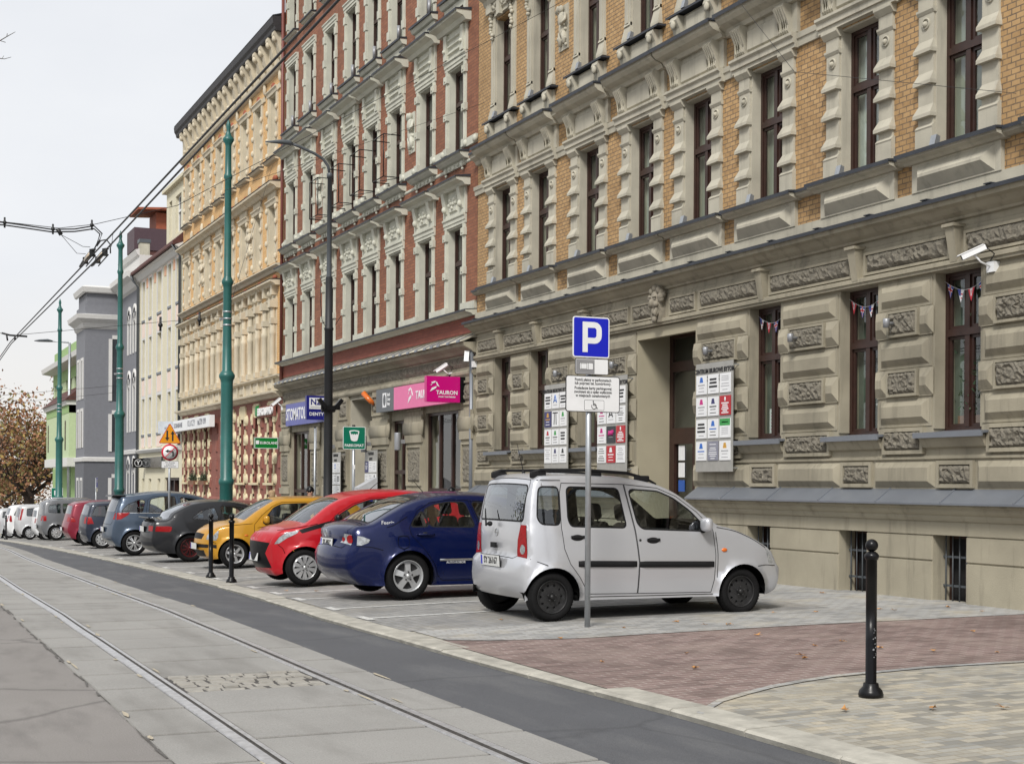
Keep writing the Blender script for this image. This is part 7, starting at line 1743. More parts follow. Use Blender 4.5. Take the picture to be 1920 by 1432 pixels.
# ---- directory boards
ACR = plain('frosted_acrylic', (.30, .295, .275), .25, spec=.6); CARD = {}
cc = {'w': WH, 'r': plain('red_card', (.42, .015, .025), .4), 'n': plain('navy_card', (.035, .035, .13), .4), 'k': plain('black_card', (.02, .025, .03), .4), 'g': plain('grey_card', (.22, .225, .28), .4), 'm': plain('magenta_ink', (.5, .02, .2), .5), 'b': plain('blue_ink', (.03, .14, .5), .5), 'e': plain('green_ink', (.04, .3, .07), .5), 't': M['blackmat'], 'o': plain('amber_ink', (.55, .3, .05), .5), 's': plain('pale_ink', (.33, .33, .35), .6)}
def card(parent, a0, a1, z0, z1, d, base, kind, rr):
    b = MB(TW); mats = [cc[base]]; b.box(a0, a1, d, d + .012, z0, z1, 0); w, h = a1 - a0, z1 - z0; c = (a0 + a1) / 2; dd = d + .0125
    def ink(k):
        if cc[k] not in mats: mats.append(cc[k])
        return mats.index(cc[k])
    T1 = 'w' if base in 'rnkg' else ('s' if rr.random() < .6 else 't')
    def line(zc, f, k, hh=.012): b.box(c - w * f / 2, c + w * f / 2, d + .012, dd, zc - hh, zc + hh, ink(k))
    if kind == 'text':
        z = z1 - .05
        while z > z0 + .03: line(z, rr.uniform(.4, .8), T1, .006); z -= rr.choice([.03, .04, .055])
    elif kind == 'big':
        for z in (.74, .56, .36): line(z0 + h * z, rr.uniform(.6, .8), 't', .017)
        line(z0 + h * .14, .5, 's', .006)
    elif kind[0] == 'l':       # emblem + lines
        k = kind[1]; b.poly([(c - w * .18, z0 + h * .62), (c + w * .18, z0 + h * .62), (c + w * .1, z0 + h * .9), (c - w * .1, z0 + h * .9)], d + .012, dd, ink(k))
        line(z0 + h * .48, .66, k if rr.random() < .4 else T1, .010); line(z0 + h * .33, .5, T1, .006); line(z0 + h * .15, .6, T1, .006)
    elif kind[0] == 'A': b.tube([(c - w * .22, dd, z0 + h * .38), (c, dd, z0 + h * .85), (c + w * .22, dd, z0 + h * .38)], .012, 5, ink(kind[1])); line(z0 + h * .5, .3, kind[1]); line(z0 + h * .22, .6, 's', .006)
    elif kind == 'excl': b.ball((c, d + .012, z0 + h * .82), .025, ink('w'), 6, (.9, .2, 1.5)); [line(z0 + h * q, rr.uniform(.4, .75), 'w', .009) for q in (.62, .52, .42, .32, .22, .12)]
    elif kind == 'band': b.box(a0 + .005, a1 - .005, d + .012, dd, z1 - h * .38, z1 - .005, ink('e')); [line(z0 + h * q, .6, 's', .005) for q in (.5, .4, .3, .2)]; line(z1 - h * .2, .6, 'w', .008)
    elif kind == 'T': line(z0 + h * .88, .8, 't', .012); b.poly([(c - w * .22, z0 + h * .12), (c - w * .1, z0 + h * .12), (c - w * .06, z0 + h * .85), (c - w * .16, z0 + h * .85)], d + .012, dd, ink('t')); b.poly([(c + w * .22, z0 + h * .12), (c + w * .1, z0 + h * .12), (c + w * .06, z0 + h * .85), (c + w * .16, z0 + h * .85)], d + .012, dd, ink('t'))
    elif kind == 'swirl': b.tube([(c - w * .3 + w * .6 * i / 16, dd, z0 + h * .6 + .05 * math.sin(i * 1.5)) for i in range(17)], .012, 5, ink('m')); line(z0 + h * .35, .5, 's', .004)
    return b.build('card', mats, parent)
def board(label, a0, a1, z0, z1, rows, title, d=.17, gap=(.355, .305, .42, .13), side=True):
    rr = random.Random(int(a0 * 7)); o = thing('directory_board', label, 'directory board', (FX, (a0 + a1) / 2, z0), 'acrylic directory boards beside the house doors')
    b = MB(TW); b.box(a0, a1, d, d + .012, z0, z1, 0)
    for a in (a0 + .06, a1 - .06):
        for z in (z0 + .06, z1 - .06): b.lathe([(.012, .02), (.012, d)], (0, 0, 0), 'y', 6) if False else b.box(a - .01, a + .01, .0, d, z - .01, z + .01, 1)
    pl = b.build('back_panel', [ACR, M['galv']], o)
    w = (a1 - a0 - .16) / 3
    n = len(rows); H = gap[0]
    for j, row in enumerate(rows):
        zt = z0 + gap[3] + (n - j) * H
        for i, (base, kind) in enumerate(row):
            aa = a1 - .03 - i * (w + .04); card(o, aa - w, aa, zt - gap[1], zt, d + .014, base, kind, rr)
    for t, z, s_ in title: lettering(t, s_, BK, pl, (FX - d - .016, (a0 + a1) / 2, z), ROT_WALL, font_bold=True, sx=.85, extr=.003)
    return o
R1 = [[('w', 'lb'), ('w', 'big'), ('w', 'text')], [('w', 'lm'), ('w', 'ln'), ('r', 'excl')], [('w', 'big'), ('w', 'lb'), ('w', 'band')], [('w', 'lb'), ('g', 'text'), ('w', 'lo')]]
R2 = [[('w', 'text'), ('w', 'text'), ('w', 'big')], [('w', 'lm'), ('w', 'At'), ('w', 'text')], [('w', 'lm'), ('k', 'swirl'), ('r', 'excl')], [('w', 'text'), ('r', 'lw'), ('w', 'text')]]
R3 = [[('w', 'big'), ('w', 'Ab'), ('w', 'big')], [('n', 'lo'), ('w', 'T'), ('w', 'le')], [('w', 'lr'), ('w', 'le'), ('w', 'big')], [('w', 'text'), ('w', 'ln'), ('w', 'lk')]]
TI = [('CENTRUM BIUROWE BYTOM', 3.44, .105), ('MONIUSZKI 26', 3.315, .105)]
board('frosted board of twelve white company cards right of the recessed house door', 18.74, 19.82, 1.83, 3.57, R1, TI)
board('frosted board with a red and a black card, left of the recessed door', 22.12, 23.24, 1.83, 3.57, R2, TI)
board('frosted board with a navy card, farthest left of the recessed house door', 24.44, 25.48, 1.85, 3.57, R3, TI)
R4 = [[('w', 'text'), ('w', 'lb'), ('w', 'text')], [('w', 'text'), ('w', 'text'), ('w', 'big')], [('w', 'lo'), ('w', 'text'), ('w', 'text')], [('w', 'text'), ('w', 'lb'), ('w', 'text')]]
R5 = [[('n', 'text'), ('w', 'text'), ('w', 'text')], [('w', 'text'), ('w', 'text'), ('w', 'lk')], [('w', 'text'), ('w', 'lb'), ('w', 'text')], [('w', 'text'), ('w', 'text'), ('w', 'big')]]
board('pale card board left of the passage in the red brick house', 38.54, 39.45, .85, 2.48, R4, [('CENTRUM', 2.39, .11), ('NZOZ', 2.25, .10)], d=.24, gap=(.33, .29, 0, .02))
board('pale card board right of the passage in the red brick house', 35.39, 36.40, .85, 2.48, R5, [('CENTRUM', 2.39, .11), ('NZOZ', 2.25, .10)], d=.24, gap=(.33, .29, 0, .02))

# ---- cameras and lamps on the walls
def cctv(label, a, z, d, aim, k=1.):
    o = thing('security_camera', label, 'security camera', (FX, a, z), 'white security cameras')
    p = Vector((FX - d, a, z)); v = Vector(aim).normalized(); b = MB()
    s_ = v.cross(Vector((0, 0, 1))).normalized(); u = s_.cross(v)
    def bx(f0, f1, w, h0, h1, m): b.add([tuple(p + v * f + s_ * sw + u * hh) for f, sw, hh in ((f0, -w, h0), (f1, -w, h0), (f1, w, h0), (f0, w, h0), (f0, -w, h1), (f1, -w, h1), (f1, w, h1), (f0, w, h1))], [(0, 3, 2, 1), (4, 5, 6, 7), (0, 1, 5, 4), (1, 2, 6, 5), (2, 3, 7, 6), (3, 0, 4, 7)], m)
    bx(-.2 * k, .2 * k, .055 * k, -.045 * k, .04 * k, 0); bx(-.18 * k, .26 * k, .066 * k, .04 * k, .055 * k, 0); bx(.2 * k, .205 * k, .045 * k, -.035 * k, .03 * k, 1)
    b.build('housing', [M['white'], M['black']], o); b = MB(); b.tube([tuple(p - u * .05 * k), tuple(p - u * .12 * k + Vector((.08 * k, 0, -.04 * k))), (FX - .06, p.y - .02, p.z - .22 * k)], .016 * k, 7); b.box(FX - .10, FX, a - .08, a + .04, z - .30 * k, z - .13 * k); b.tube([tuple(p - v * .2 * k), tuple(p - v * .28 * k - u * .16 * k), (FX - .06, p.y + .05, p.z - .12)], .008, 5, 1)
    b.build('bracket', [M['white'], M['black']], o)
cctv('white security camera at the right edge over the last ground floor window', 13.3, 4.44, .34, (-.75, .55, -.42), .75)
cctv('white security camera at the seam of the red and ochre brick houses', 29.42, 4.46, .22, (-.3, -.6, -.7), .8)
cctv('white security camera above the magenta box sign', 30.75, 4.30, .28, (-.6, .55, -.5), .8)
cctv('small white security camera at the left end of the red brick house', 45.4, 4.24, .25, (-.6, .3, -.55), .9)
def wall_lamp(label, a, z, kind, grp, d0=.11):
    o = thing('wall_lamp', label, 'wall lamp', (FX, a, z), grp); b = MB(TW)
    if kind == 'side': b.lathe([(0, d0 - .03), (.022, d0 - .03), (.022, d0 + .08)], (a, 0, z), 'y', 12); b.lathe([(0, -.06), (.042, -.06), (.045, .05), (.035, .06), (0, .06)], (a, d0 + .10, z), 'z', 14)
    else: b.lathe([(.0, -.22), (.075, -.22), (.08, -.2), (.08, .2), (.075, .22), (0, .22)], (a, d0 + .2, z), 'z', 14); b.box(a - .03, a + .03, d0, d0 + .14, z - .05, z + .05)
    b.build('lamp_body', M['greyalu'], o)
for a, l in ((19.5, 'above the right company card board'), (17.2, 'on the pier between the second and third windows from the right'), (15.06, 'on the pier left of the last window on the right'), (22.65, 'above the card board left of the door'), (24.95, 'above the farthest card board')): wall_lamp('stubby grey wall lamp ' + l, a, 3.77, 'side', 'grey lamps on the ochre house piers')
for a, l in ((39.6, 'left of the passage'), (36.35, 'right of the passage'), (33.7, 'between the shop door and the right shop window')): wall_lamp('upright grey cylinder wall lamp ' + l, a, 2.66, 'up', 'cylinder lamps on the red brick house', .10)
for i, a in enumerate(BW):
    if a < 31.5: continue
    o = thing('wall_lamp', 'grey cylinder lamp by the third floor window, %s bay from the yellow house' % ['', 'seventh', 'sixth', 'fifth', 'fourth', 'third', 'second', 'first'][i], 'wall lamp', (FX, a - .5, 13.1), 'grey cylinder lamps at third floor windows')
    b = MB(TW); b.lathe([(0, -.05), (.045, -.05), (.045, .25), (0, .25)], (a - .56, .16, 13.0), 'z', 12); b.build('lamp_body', M['greyalu'], o)
o = thing('wall_lamp', 'small orange lamp beside the grey end of the pink shop sign', 'wall lamp', (FX, 36.1, 3.85)); b = MB(); b.tube([(FX - .1, 36.1, 3.72), (FX - .2, 36.12, 3.8), (FX - .34, 36.3, 4.02)], [.05, .07, .075], 10); b.build('lamp_body', M['orangelamp'], o)
FL = MB(WT)
FL.add([(-.07, .05, .02), (.07, .05, .02), (.07, .16, .02), (-.07, .16, .02), (-.07, .03, .17), (.07, .03, .17), (.07, .11, .2), (-.07, .11, .2)], [(0, 3, 2, 1), (4, 5, 6, 7), (0, 1, 5, 4), (1, 2, 6, 5), (2, 3, 7, 6), (3, 0, 4, 7)]); FL.box(-.015, .015, .02, .09, .0, .05)
FLM = FL.mesh('lamp_body', M['galv'])
ORD = ['first', 'second', 'third', 'fourth', 'fifth', 'sixth', 'seventh', 'eighth']
for i, a in enumerate([x for x in AW if x > 13]):
    for fl, z, dz in (('first', 5.955, 0), ('second', 9.555, 0)):
        if fl == 'second' and i < 3: continue
        o = thing('flood_light', 'small grey floodlight on the %s floor sill, %s window from the right edge' % (fl, ORD[i]), 'floodlight', (FX, a + .36, z), 'floodlights on the ochre house sills'); link_mesh('lamp_body', FLM, o); o.scale = (.75,) * 3

# ---- bunting, posters and plants at the windows
FLG = [plain('flag_red', (.48, .03, .05), .7), plain('flag_white', (.66, .66, .68), .7), plain('flag_blue', (.04, .06, .26), .7)]
for (a, l), seq in zip(((13.95, 'in the last window at the right edge'), (15.9, 'in the second ground floor window from the right edge'), (18.15, 'in the window right of the card board')), (('u', 's', 'c', 'u'), ('c', 'u', 's', 'c'), ('s', 'c', 'u', 's'))):
    o = thing('flag_bunting', 'string of small paper flags hanging ' + l, 'bunting', (FX + .145, a, 4.1)); b = MB(); n = 14
    sag = lambda s_: 4.16 - .17 * math.sin(math.pi * s_) if s_ < .5 else 4.16 - .17 * math.sin(math.pi * s_)
    P0 = lambda s_: (FX + .145, a + .40 - .80 * s_, 4.25 - .15 * math.sin(math.pi * min(1, s_ * 1.0)))
    b.tube([P0(i / n) for i in range(n + 1)], .003, 4); b.build('string', WH, o)
    for i, k in enumerate(seq):
        s0, s1 = .06 + i * .235, .06 + i * .235 + .15; p, q = Vector(P0(s0)), Vector(P0(s1)); m_ = (p + q) / 2 - Vector((0, 0, .17)); f = MB()
        L = lambda u_, v_: tuple((p + (q - p) * u_) * (1 - v_) + m_ * v_)
        if k == 'c':
            f.add([L(0, 0), L(.3, 0), L(.3, .5), L(0, 0)][:0] or [L(0, 0), L(1, 0), L(.5, 1)], [(0, 1, 2)], 0); f.add([tuple(Vector(L(x_, y_)) - Vector((.002, 0, 0))) for x_, y_ in ((.28, .05), (.72, .05), (.6, .6), (.4, .6))], [(0, 1, 2, 3)], 1); f.add([tuple(Vector(L(x_, y_)) - Vector((.004, 0, 0))) for x_, y_ in ((.5, .1), (.6, .25), (.5, .45), (.4, .25))], [(0, 1, 2, 3)], 0)
        elif k == 'u':
            f.add([L(0, 0), L(1, 0), L(.5, 1)], [(0, 1, 2)], 2)
            for w_, mm, dx in ((.14, 1, .002), (.07, 0, .004)):
                sh = Vector((dx, 0, 0)); f.add([tuple(Vector(L(x_, y_)) - sh) for x_, y_ in ((.5 - w_, 0), (.5 + w_, 0), (.5 + w_ * .4, .9), (.5 - w_ * .4, .9))], [(0, 1, 2, 3)], mm); f.add([tuple(Vector(L(x_, y_)) - sh) for x_, y_ in ((.02, .35 - w_), (.98, .35 - w_), (.98, .35 + w_), (.02, .35 + w_))], [(0, 1, 2, 3)], mm)
        else:
            f.add([L(0, 0), L(1, 0), L(.5, 1)], [(0, 1, 2)], 1); f.add([tuple(Vector(L(x_, y_)) - Vector((.002, 0, 0))) for x_, y_ in ((.0, 0), (.55, 0), (.5, .5), (.1, .5))], [(0, 1, 2, 3)], 2)
            for y_ in (.3, .6): f.add([tuple(Vector(L(x_, yy)) - Vector((.0025, 0, 0))) for x_, yy in ((.55, y_), (1, y_), (1, y_ + .1), (.55, y_ + .1))], [(0, 1, 2, 3)], 0)
        f.build('flag', FLG, o)
o = thing('poster', 'small white notice in the lower pane of the window right of the card board', 'poster', (FX + .28, 18.22, 2.4)); b = MB(); b.box(FX + .285, FX + .29, 18.05, 18.42, 2.42, 2.80, 0)
for i in range(6): b.box(FX + .283, FX + .2852, 18.09 + (i % 2) * .1, 18.38, 2.73 - i * .05, 2.745 - i * .05, 1 if i % 2 else 2)
b.build('paper', [WH, cc['m'], BK], o)
b = MB()
for a, z, r in ((15.72, 2.95, .03), (15.80, 2.85, .025), (15.86, 2.75, .018), (15.62, 3.3, .06), (15.60, 3.22, .05)): b.disc((FX + .287, a, z), r, 'x', 10)
tag(b.build('window_sticker', WH, None, (FX + .287, 15.75, 2.9)), 'white snowflake stickers on the second window from the right edge', 'sticker')
def pot_plant(label, a, X0, z, s_, leafc, seed, boxw=.75):
    rr = random.Random(seed); o = thing('potted_plant', label, 'plant', (X0, a, z)); b = MB(); b.box(X0 - .09, X0 + .09, a - boxw / 2, a + boxw / 2, z, z + .16); b.build('planter', plain('planter_clay', (.2, .1, .06), .8), o); b = MB()
    for i in range(420):
        p = Vector((X0 + rr.gauss(0, .09), a + rr.gauss(0, boxw * .22), z + .16 + abs(rr.gauss(0, s_)))); d = Vector((rr.gauss(0, 1), rr.gauss(0, 1), rr.gauss(.6, 1))).normalized(); e = d.cross(Vector((rr.gauss(0, 1), rr.gauss(0, 1), rr.gauss(0, 1)))).normalized() * .016; l = .07
        b.add([tuple(p - e), tuple(p + e), tuple(p + d * l)], [(0, 1, 2)], rr.randrange(2))
    b.build('foliage', [plain('dark_leaf', (.02, .045, .018), .7), plain('olive_leaf', (.05, .07, .035), .7)], o)
pot_plant('dark green bushy plant on the left window sill of the yellow brick house', 58.75, FX - .16, 1.5, .17, 0, 1, 1.0); pot_plant('dark green bushy plant on the second window sill of the yellow brick house', 56.8, FX - .16, 1.5, .17, 0, 2, 1.0)
pot_plant('leafy house plant seen through the last window at the right edge', 13.95, FX + .33, 2.36, .45, 0, 3, .5)

# ---- wires
WB_ = plain('wire_black', (.012, .013, .014), .5)
def wire(name, label, pts, r, cat='wire', sagp=0):
    P2 = []
    for p, q in zip(pts, pts[1:]):
        n = 8
        for i in range(n): t = i / n; P2.append((p[0] + (q[0] - p[0]) * t, p[1] + (q[1] - p[1]) * t, p[2] + (q[2] - p[2]) * t - sagp * 4 * t * (1 - t)))
    P2.append(pts[-1]); b = MB(); b.tube(P2, r, 6)
    return tag(b.build(name, WB_, None, pts[0]), label, cat)
wire('contact_wire', 'left one of the two tram wires running along the street', [(2.85, -6, 5.12), (2.85, 9.28, 4.88), (2.85, 20.6, 4.72), (2.85, 32.2, 4.59), (3.2, 52, 4.2), (3.9, 80, 3.5), (4.2, 120, 2.6)], .011)
wire('contact_wire', 'right one of the two tram wires running along the street', [(2.96, -6, 5.15), (2.95, 9.4, 4.93), (2.97, 20.3, 4.74), (2.97, 33.3, 4.66), (3.3, 52, 4.25), (4.0, 80, 3.55), (4.3, 120, 2.6)], .011)
wire('span_wire', 'thin span wire from the insulators up to the ochre house front', [(-8.5, 20.5, 5.75), (1.67, 20.5, 5.14), (2.44, 20.5, 5.11), (2.91, 20.5, 5.20), (4.16, 21.0, 5.66), (12.4, 24.9, 11.05)], .005)
wire('span_wire', 'thin span wire from the nearest green pole across the street', [(8.5, 36.8, 5.92), (2.9, 32.4, 4.75), (-8.5, 27, 5.9)], .006)
wire('span_wire', 'thin stay wire from the nearest green pole to the yellow brick front', [(8.6, 36.8, 5.95), (12.1, 45.5, 12.0)], .005)
wire('span_wire', 'second thin wire crossing the red brick front to the ochre house', [(5.2, 22.5, 6.25), (12.4, 28.8, 10.0)], .004)
wire('span_wire', 'thin span wire from the middle green pole across the street', [(8.4, 53, 5.1), (3.4, 50, 4.35), (-8.5, 46, 5.2)], .006)
wire('span_wire', 'lower thin span wire from the middle green pole across the street', [(8.4, 53, 4.85), (3.4, 54, 4.2), (-8.5, 55, 5.2)], .006)
wire('span_wire', 'sagging thin wire at the top right corner before the ochre house', [(12.35, 19.5, 9.95), (10.9, 15.2, 6.95), (10.6, 11, 5.6)], .0035)
o = thing('feeder_cable', 'pair of thick black feeder cables looping down to the tram wires', 'cable', (2.4, 20.5, 5.0))
for dz, end in ((.0, [(2.91, 20.5, 5.14), (2.99, 20.5, 5.07), (2.95, 20.5, 4.93), (2.88, 20.55, 4.78)]), (.035, [(2.91, 20.5, 5.18), (3.02, 20.5, 5.08), (2.98, 20.5, 4.97), (2.95, 20.5, 4.9), (3.0, 20.5, 4.98), (3.08, 20.5, 5.0), (3.13, 20.5, 4.94), (3.12, 20.4, 4.8)])):
    b = MB(); b.tube([(-8.5, 20.5, 5.62 + dz), (-3, 20.5, 5.24 + dz), (1.0, 20.5, 5.10 + dz), (1.73, 20.5, 5.095 + dz), (2.02, 20.5, 5.075 + dz), (2.35, 20.5, 5.05 + dz), (2.65, 20.5, 5.08 + dz)] + end, .010, 7); b.build('cable', WB_, o)
b = MB()
for xx, zz in ((1.73, 5.11), (2.36, 5.07), (2.88, 5.17)): b.tube([(xx, 20.5, zz - .05), (xx, 20.5, zz + .09)], .014, 6); b.ball((xx, 20.5, zz + .02), .028, 0, 6)
b.tube([(2.42, 20.5, 5.10), (2.47, 20.5, 5.02)], .03, 6); b.tube([(2.47, 20.5, 5.02), (2.66, 20.5, 4.93), (2.76, 20.5, 4.88), (2.86, 20.5, 4.88)], .004, 5); b.tube([(2.47, 20.5, 5.02), (2.68, 20.5, 4.78), (2.8, 20.5, 4.78)], .004, 5); b.tube([(3.17, 20.5, 5.12), (3.14, 20.45, 4.9)], .004, 5); b.build('clamp', WB_, o)
for xx, zz, l in ((2.85, 4.73, 'left'), (2.98, 4.75, 'right')):
    o = thing('section_insulator', l + ' black and white section insulator hanging in the tram wires', 'insulator', (xx, 20.5, zz)); b = MB(); xx += (.03 if l == 'right' else -.01)
    b.tube([(xx, 19.9, zz + .03), (xx, 20.2, zz + .07), (xx, 20.9, zz + .05), (xx, 21.4, zz)], .014, 6); b.tube([(xx - .035, 20.1, zz - .02), (xx - .035, 21.0, zz - .05)], .009, 6); b.tube([(xx + .035, 20.1, zz - .02), (xx + .035, 21.0, zz - .05)], .009, 6); b.box(xx - .035, xx + .035, 20.15, 20.2, zz - .03, zz + .07); b.box(xx - .035, xx + .035, 20.8, 20.85, zz - .04, zz + .05); b.build('frame', WB_, o)
    b = MB(); b.tube([(xx - .01, 20.3, zz + .02), (xx - .01, 20.75, zz + .0)], .028, 8); b.build('insulator_rod', plain('cream_porcelain', (.62, .52, .40), .3), o)
o = thing('wire_hanger', 'black hanger clamp holding the tram wires on the far span', 'clamp', (2.9, 32.3, 4.75)); b = MB(); b.tube([(2.68, 32.3, 4.78), (2.85, 32.3, 4.74), (3.2, 32.3, 4.73)], .022, 6); b.tube([(2.78, 32.3, 4.74), (2.8, 32.3, 4.62)], .02, 6); b.tube([(2.95, 32.3, 4.74), (2.95, 32.3, 4.64)], .02, 6); b.build('frame', WB_, o)
for (x, y, z), l in (((7.75, 36.2, 5.78), 'right'), ((6.6, 35.3, 5.5), 'left')):
    o = thing('wire_insulator', 'small black span insulator, %s of two before the pale yellow house' % l, 'insulator', (x, y, z)); b = MB(); b.tube([(x, y, z + .15), (x, y, z - .2)], .03, 6); b.ball((x, y, z - .05), .06, 0, 6); b.build('body', WB_, o)

# ---- trees
def limb(b, p, d, L, r, depth, rr, tips, spread=.6, up=.25, segs=4, kids=3, minr=.008):
    pts = [p]; rs = [r]; q = p.copy(); dd = d.copy()
    for i in range(segs):
        dd = (dd + Vector((rr.gauss(0, .16), rr.gauss(0, .16), rr.gauss(up * .15, .12)))).normalized(); q = q + dd * (L / segs); pts.append(q.copy()); rs.append(max(minr, r * (1 - .55 * (i + 1) / segs)))
    b.tube([tuple(x) for x in pts], rs, 6 if r > .04 else 4)
    if depth == 0: tips.append((q, dd)); return
    for k in range(kids):
        t = rr.uniform(.35, 1.0) if k else 1.0; i = min(segs, max(1, int(t * segs))); s_ = Vector((rr.gauss(0, 1), rr.gauss(0, 1), rr.gauss(.1, .8))).normalized()
        limb(b, pts[i], (dd * (1 - spread) + s_ * spread).normalized(), L * rr.uniform(.6, .8), rs[i] * .72, depth - 1, rr, tips, spread, up, 3, kids, minr)
def tree(label, x, y, z, H, r, depth, seed, leaves, lmats, lsize, crown_r, kids=3, nm='bare_tree'):
    rr = random.Random(seed); o = thing(nm, label, 'tree', (x, y, z)); b = MB(); tips = []
    p = Vector((x, y, z)); pts = [tuple(p), (x + .05, y, z + H * .12), (x - .1, y, z + H * .25)]; b.tube(pts, [r * 1.25, r, r * .85], 10)
    for k in range(6):
        a = k * 1.05 + rr.uniform(-.3, .3); limb(b, Vector(pts[-1]) - Vector((0, 0, rr.uniform(0, H * .08))), Vector((math.cos(a), math.sin(a), rr.uniform(.35, 1.1))).normalized(), H * .30, r * .5, depth, rr, tips, kids=kids, minr=.012)
    b.build('trunk', plain('bark_dark', (.045, .032, .025), .9, var=.4, scale=3), o)
    if leaves:
        lb = MB()
        for i in range(leaves):
            t, d = rr.choice(tips); c = t + Vector((rr.gauss(0, crown_r), rr.gauss(0, crown_r), rr.gauss(-.05, crown_r * .8))); e1 = Vector((rr.gauss(0, 1), rr.gauss(0, 1), rr.gauss(0, 1))).normalized(); e2 = e1.cross(Vector((rr.gauss(0, 1), rr.gauss(0, 1), rr.gauss(0, 1)))).normalized(); s_ = lsize * rr.uniform(.6, 1.3)
            m = 0 if rr.random() < .62 else (1 if rr.random() < .6 else 2)
            lb.add([tuple(c - e1 * s_), tuple(c + e2 * s_ * .6), tuple(c + e1 * s_), tuple(c - e2 * s_ * .6)], [(0, 1, 2, 3)], m)
        lb.build('crown', lmats, o)
    return o
LM = [plain('russet_leaf', (.26, .125, .065), .8, var=.3), plain('olive_autumn_leaf', (.22, .19, .07), .8, var=.3), plain('yellow_autumn_leaf', (.30, .20, .06), .8, var=.3)]
tree('spreading autumn tree with thin russet leaves at the left edge beyond the parked cars', 11.3, 112, gz(112), 14.0, .40, 3, 5, 9500, LM, .15, .7, 4, 'autumn_tree')
tree('second thinning autumn tree behind the left one, lighter and olive', 6.0, 124, gz(124), 11.5, .25, 3, 8, 9000, [LM[1], LM[0], LM[2]], .14, .6, 4, 'autumn_tree')
tree('far brown autumn tree low behind the ribbed wall', 14, 160, gz(160), 10, .25, 2, 9, 2500, LM, .2, .9, 4, 'autumn_tree')
o = thing('bare_tree', 'bare tree on the left pavement whose twig tips reach into the upper left corner', 'tree', (-9.0, 14.5, .1)); b = MB(); rr = random.Random(3)
b.tube([(-9, 14.5, .1), (-8.9, 14.5, 2.5), (-8.6, 14.4, 5)], [.28, .22, .16], 10); b.tube([(-8.6, 14.4, 5), (-6.5, 14.2, 5.6), (-4, 14.1, 5.5), (-1.5, 14.0, 5.55), (.6, 14, 5.62), (1.13, 14, 5.70), (1.19, 14, 5.745), (1.265, 14, 5.80)], [.12, .09, .06, .035, .012, .005, .004, .002], 7); b.tube([(1.13, 14, 5.70), (1.18, 14, 5.69)], .003, 5); b.tube([(1.19, 14, 5.745), (1.195, 14, 5.775)], .003, 4); b.tube([(-1.5, 14, 5.55), (.4, 14, 5.5), (1.13, 14, 5.535), (1.17, 14, 5.535), (1.23, 14, 5.56)], [.02, .008, .004, .003, .002], 6); b.tube([(1.15, 14, 5.535), (1.165, 14, 5.565)], .002, 4)
tips = []
for k in range(5): a = 1.2 + k * 1.1; limb(b, Vector((-8.6, 14.4, 5)), Vector((math.cos(a), math.sin(a), .9)).normalized(), 3.2, .1, 2, rr, tips)
b.build('trunk', plain('grey_bark', (.08, .07, .06), .9, var=.4, scale=4), o)

# ---- people behind the cars
def skin(verts, edges, radii, name, mat, parent, off):
    me = bpy.data.meshes.new(name); me.from_pydata([tuple(Vector(v) - Vector(off)) for v in verts], edges, []); o = bpy.data.objects.new(name, me); COL.objects.link(o)
    o.modifiers.new('skin', 'SKIN'); 
    for sv, r in zip(me.skin_vertices[0].data, radii): sv.radius = (r, r) if not isinstance(r, tuple) else r
    me.skin_vertices[0].data[0].use_root = True
    s_ = o.modifiers.new('sub', 'SUBSURF'); s_.levels = s_.render_levels = 2
    dg = bpy.context.evaluated_depsgraph_get(); m2 = bpy.data.meshes.new_from_object(o.evaluated_get(dg)); bpy.data.objects.remove(o)
    m2.materials.clear(); m2.materials.append(mat); m2.polygons.foreach_set('use_smooth', [True] * len(m2.polygons)); m2.name = name
    oo = bpy.data.objects.new(name, m2); COL.objects.link(oo); oo.parent = parent; return oo
SK = plain('skin_tone', (.42, .24, .17), .6, var=.05)
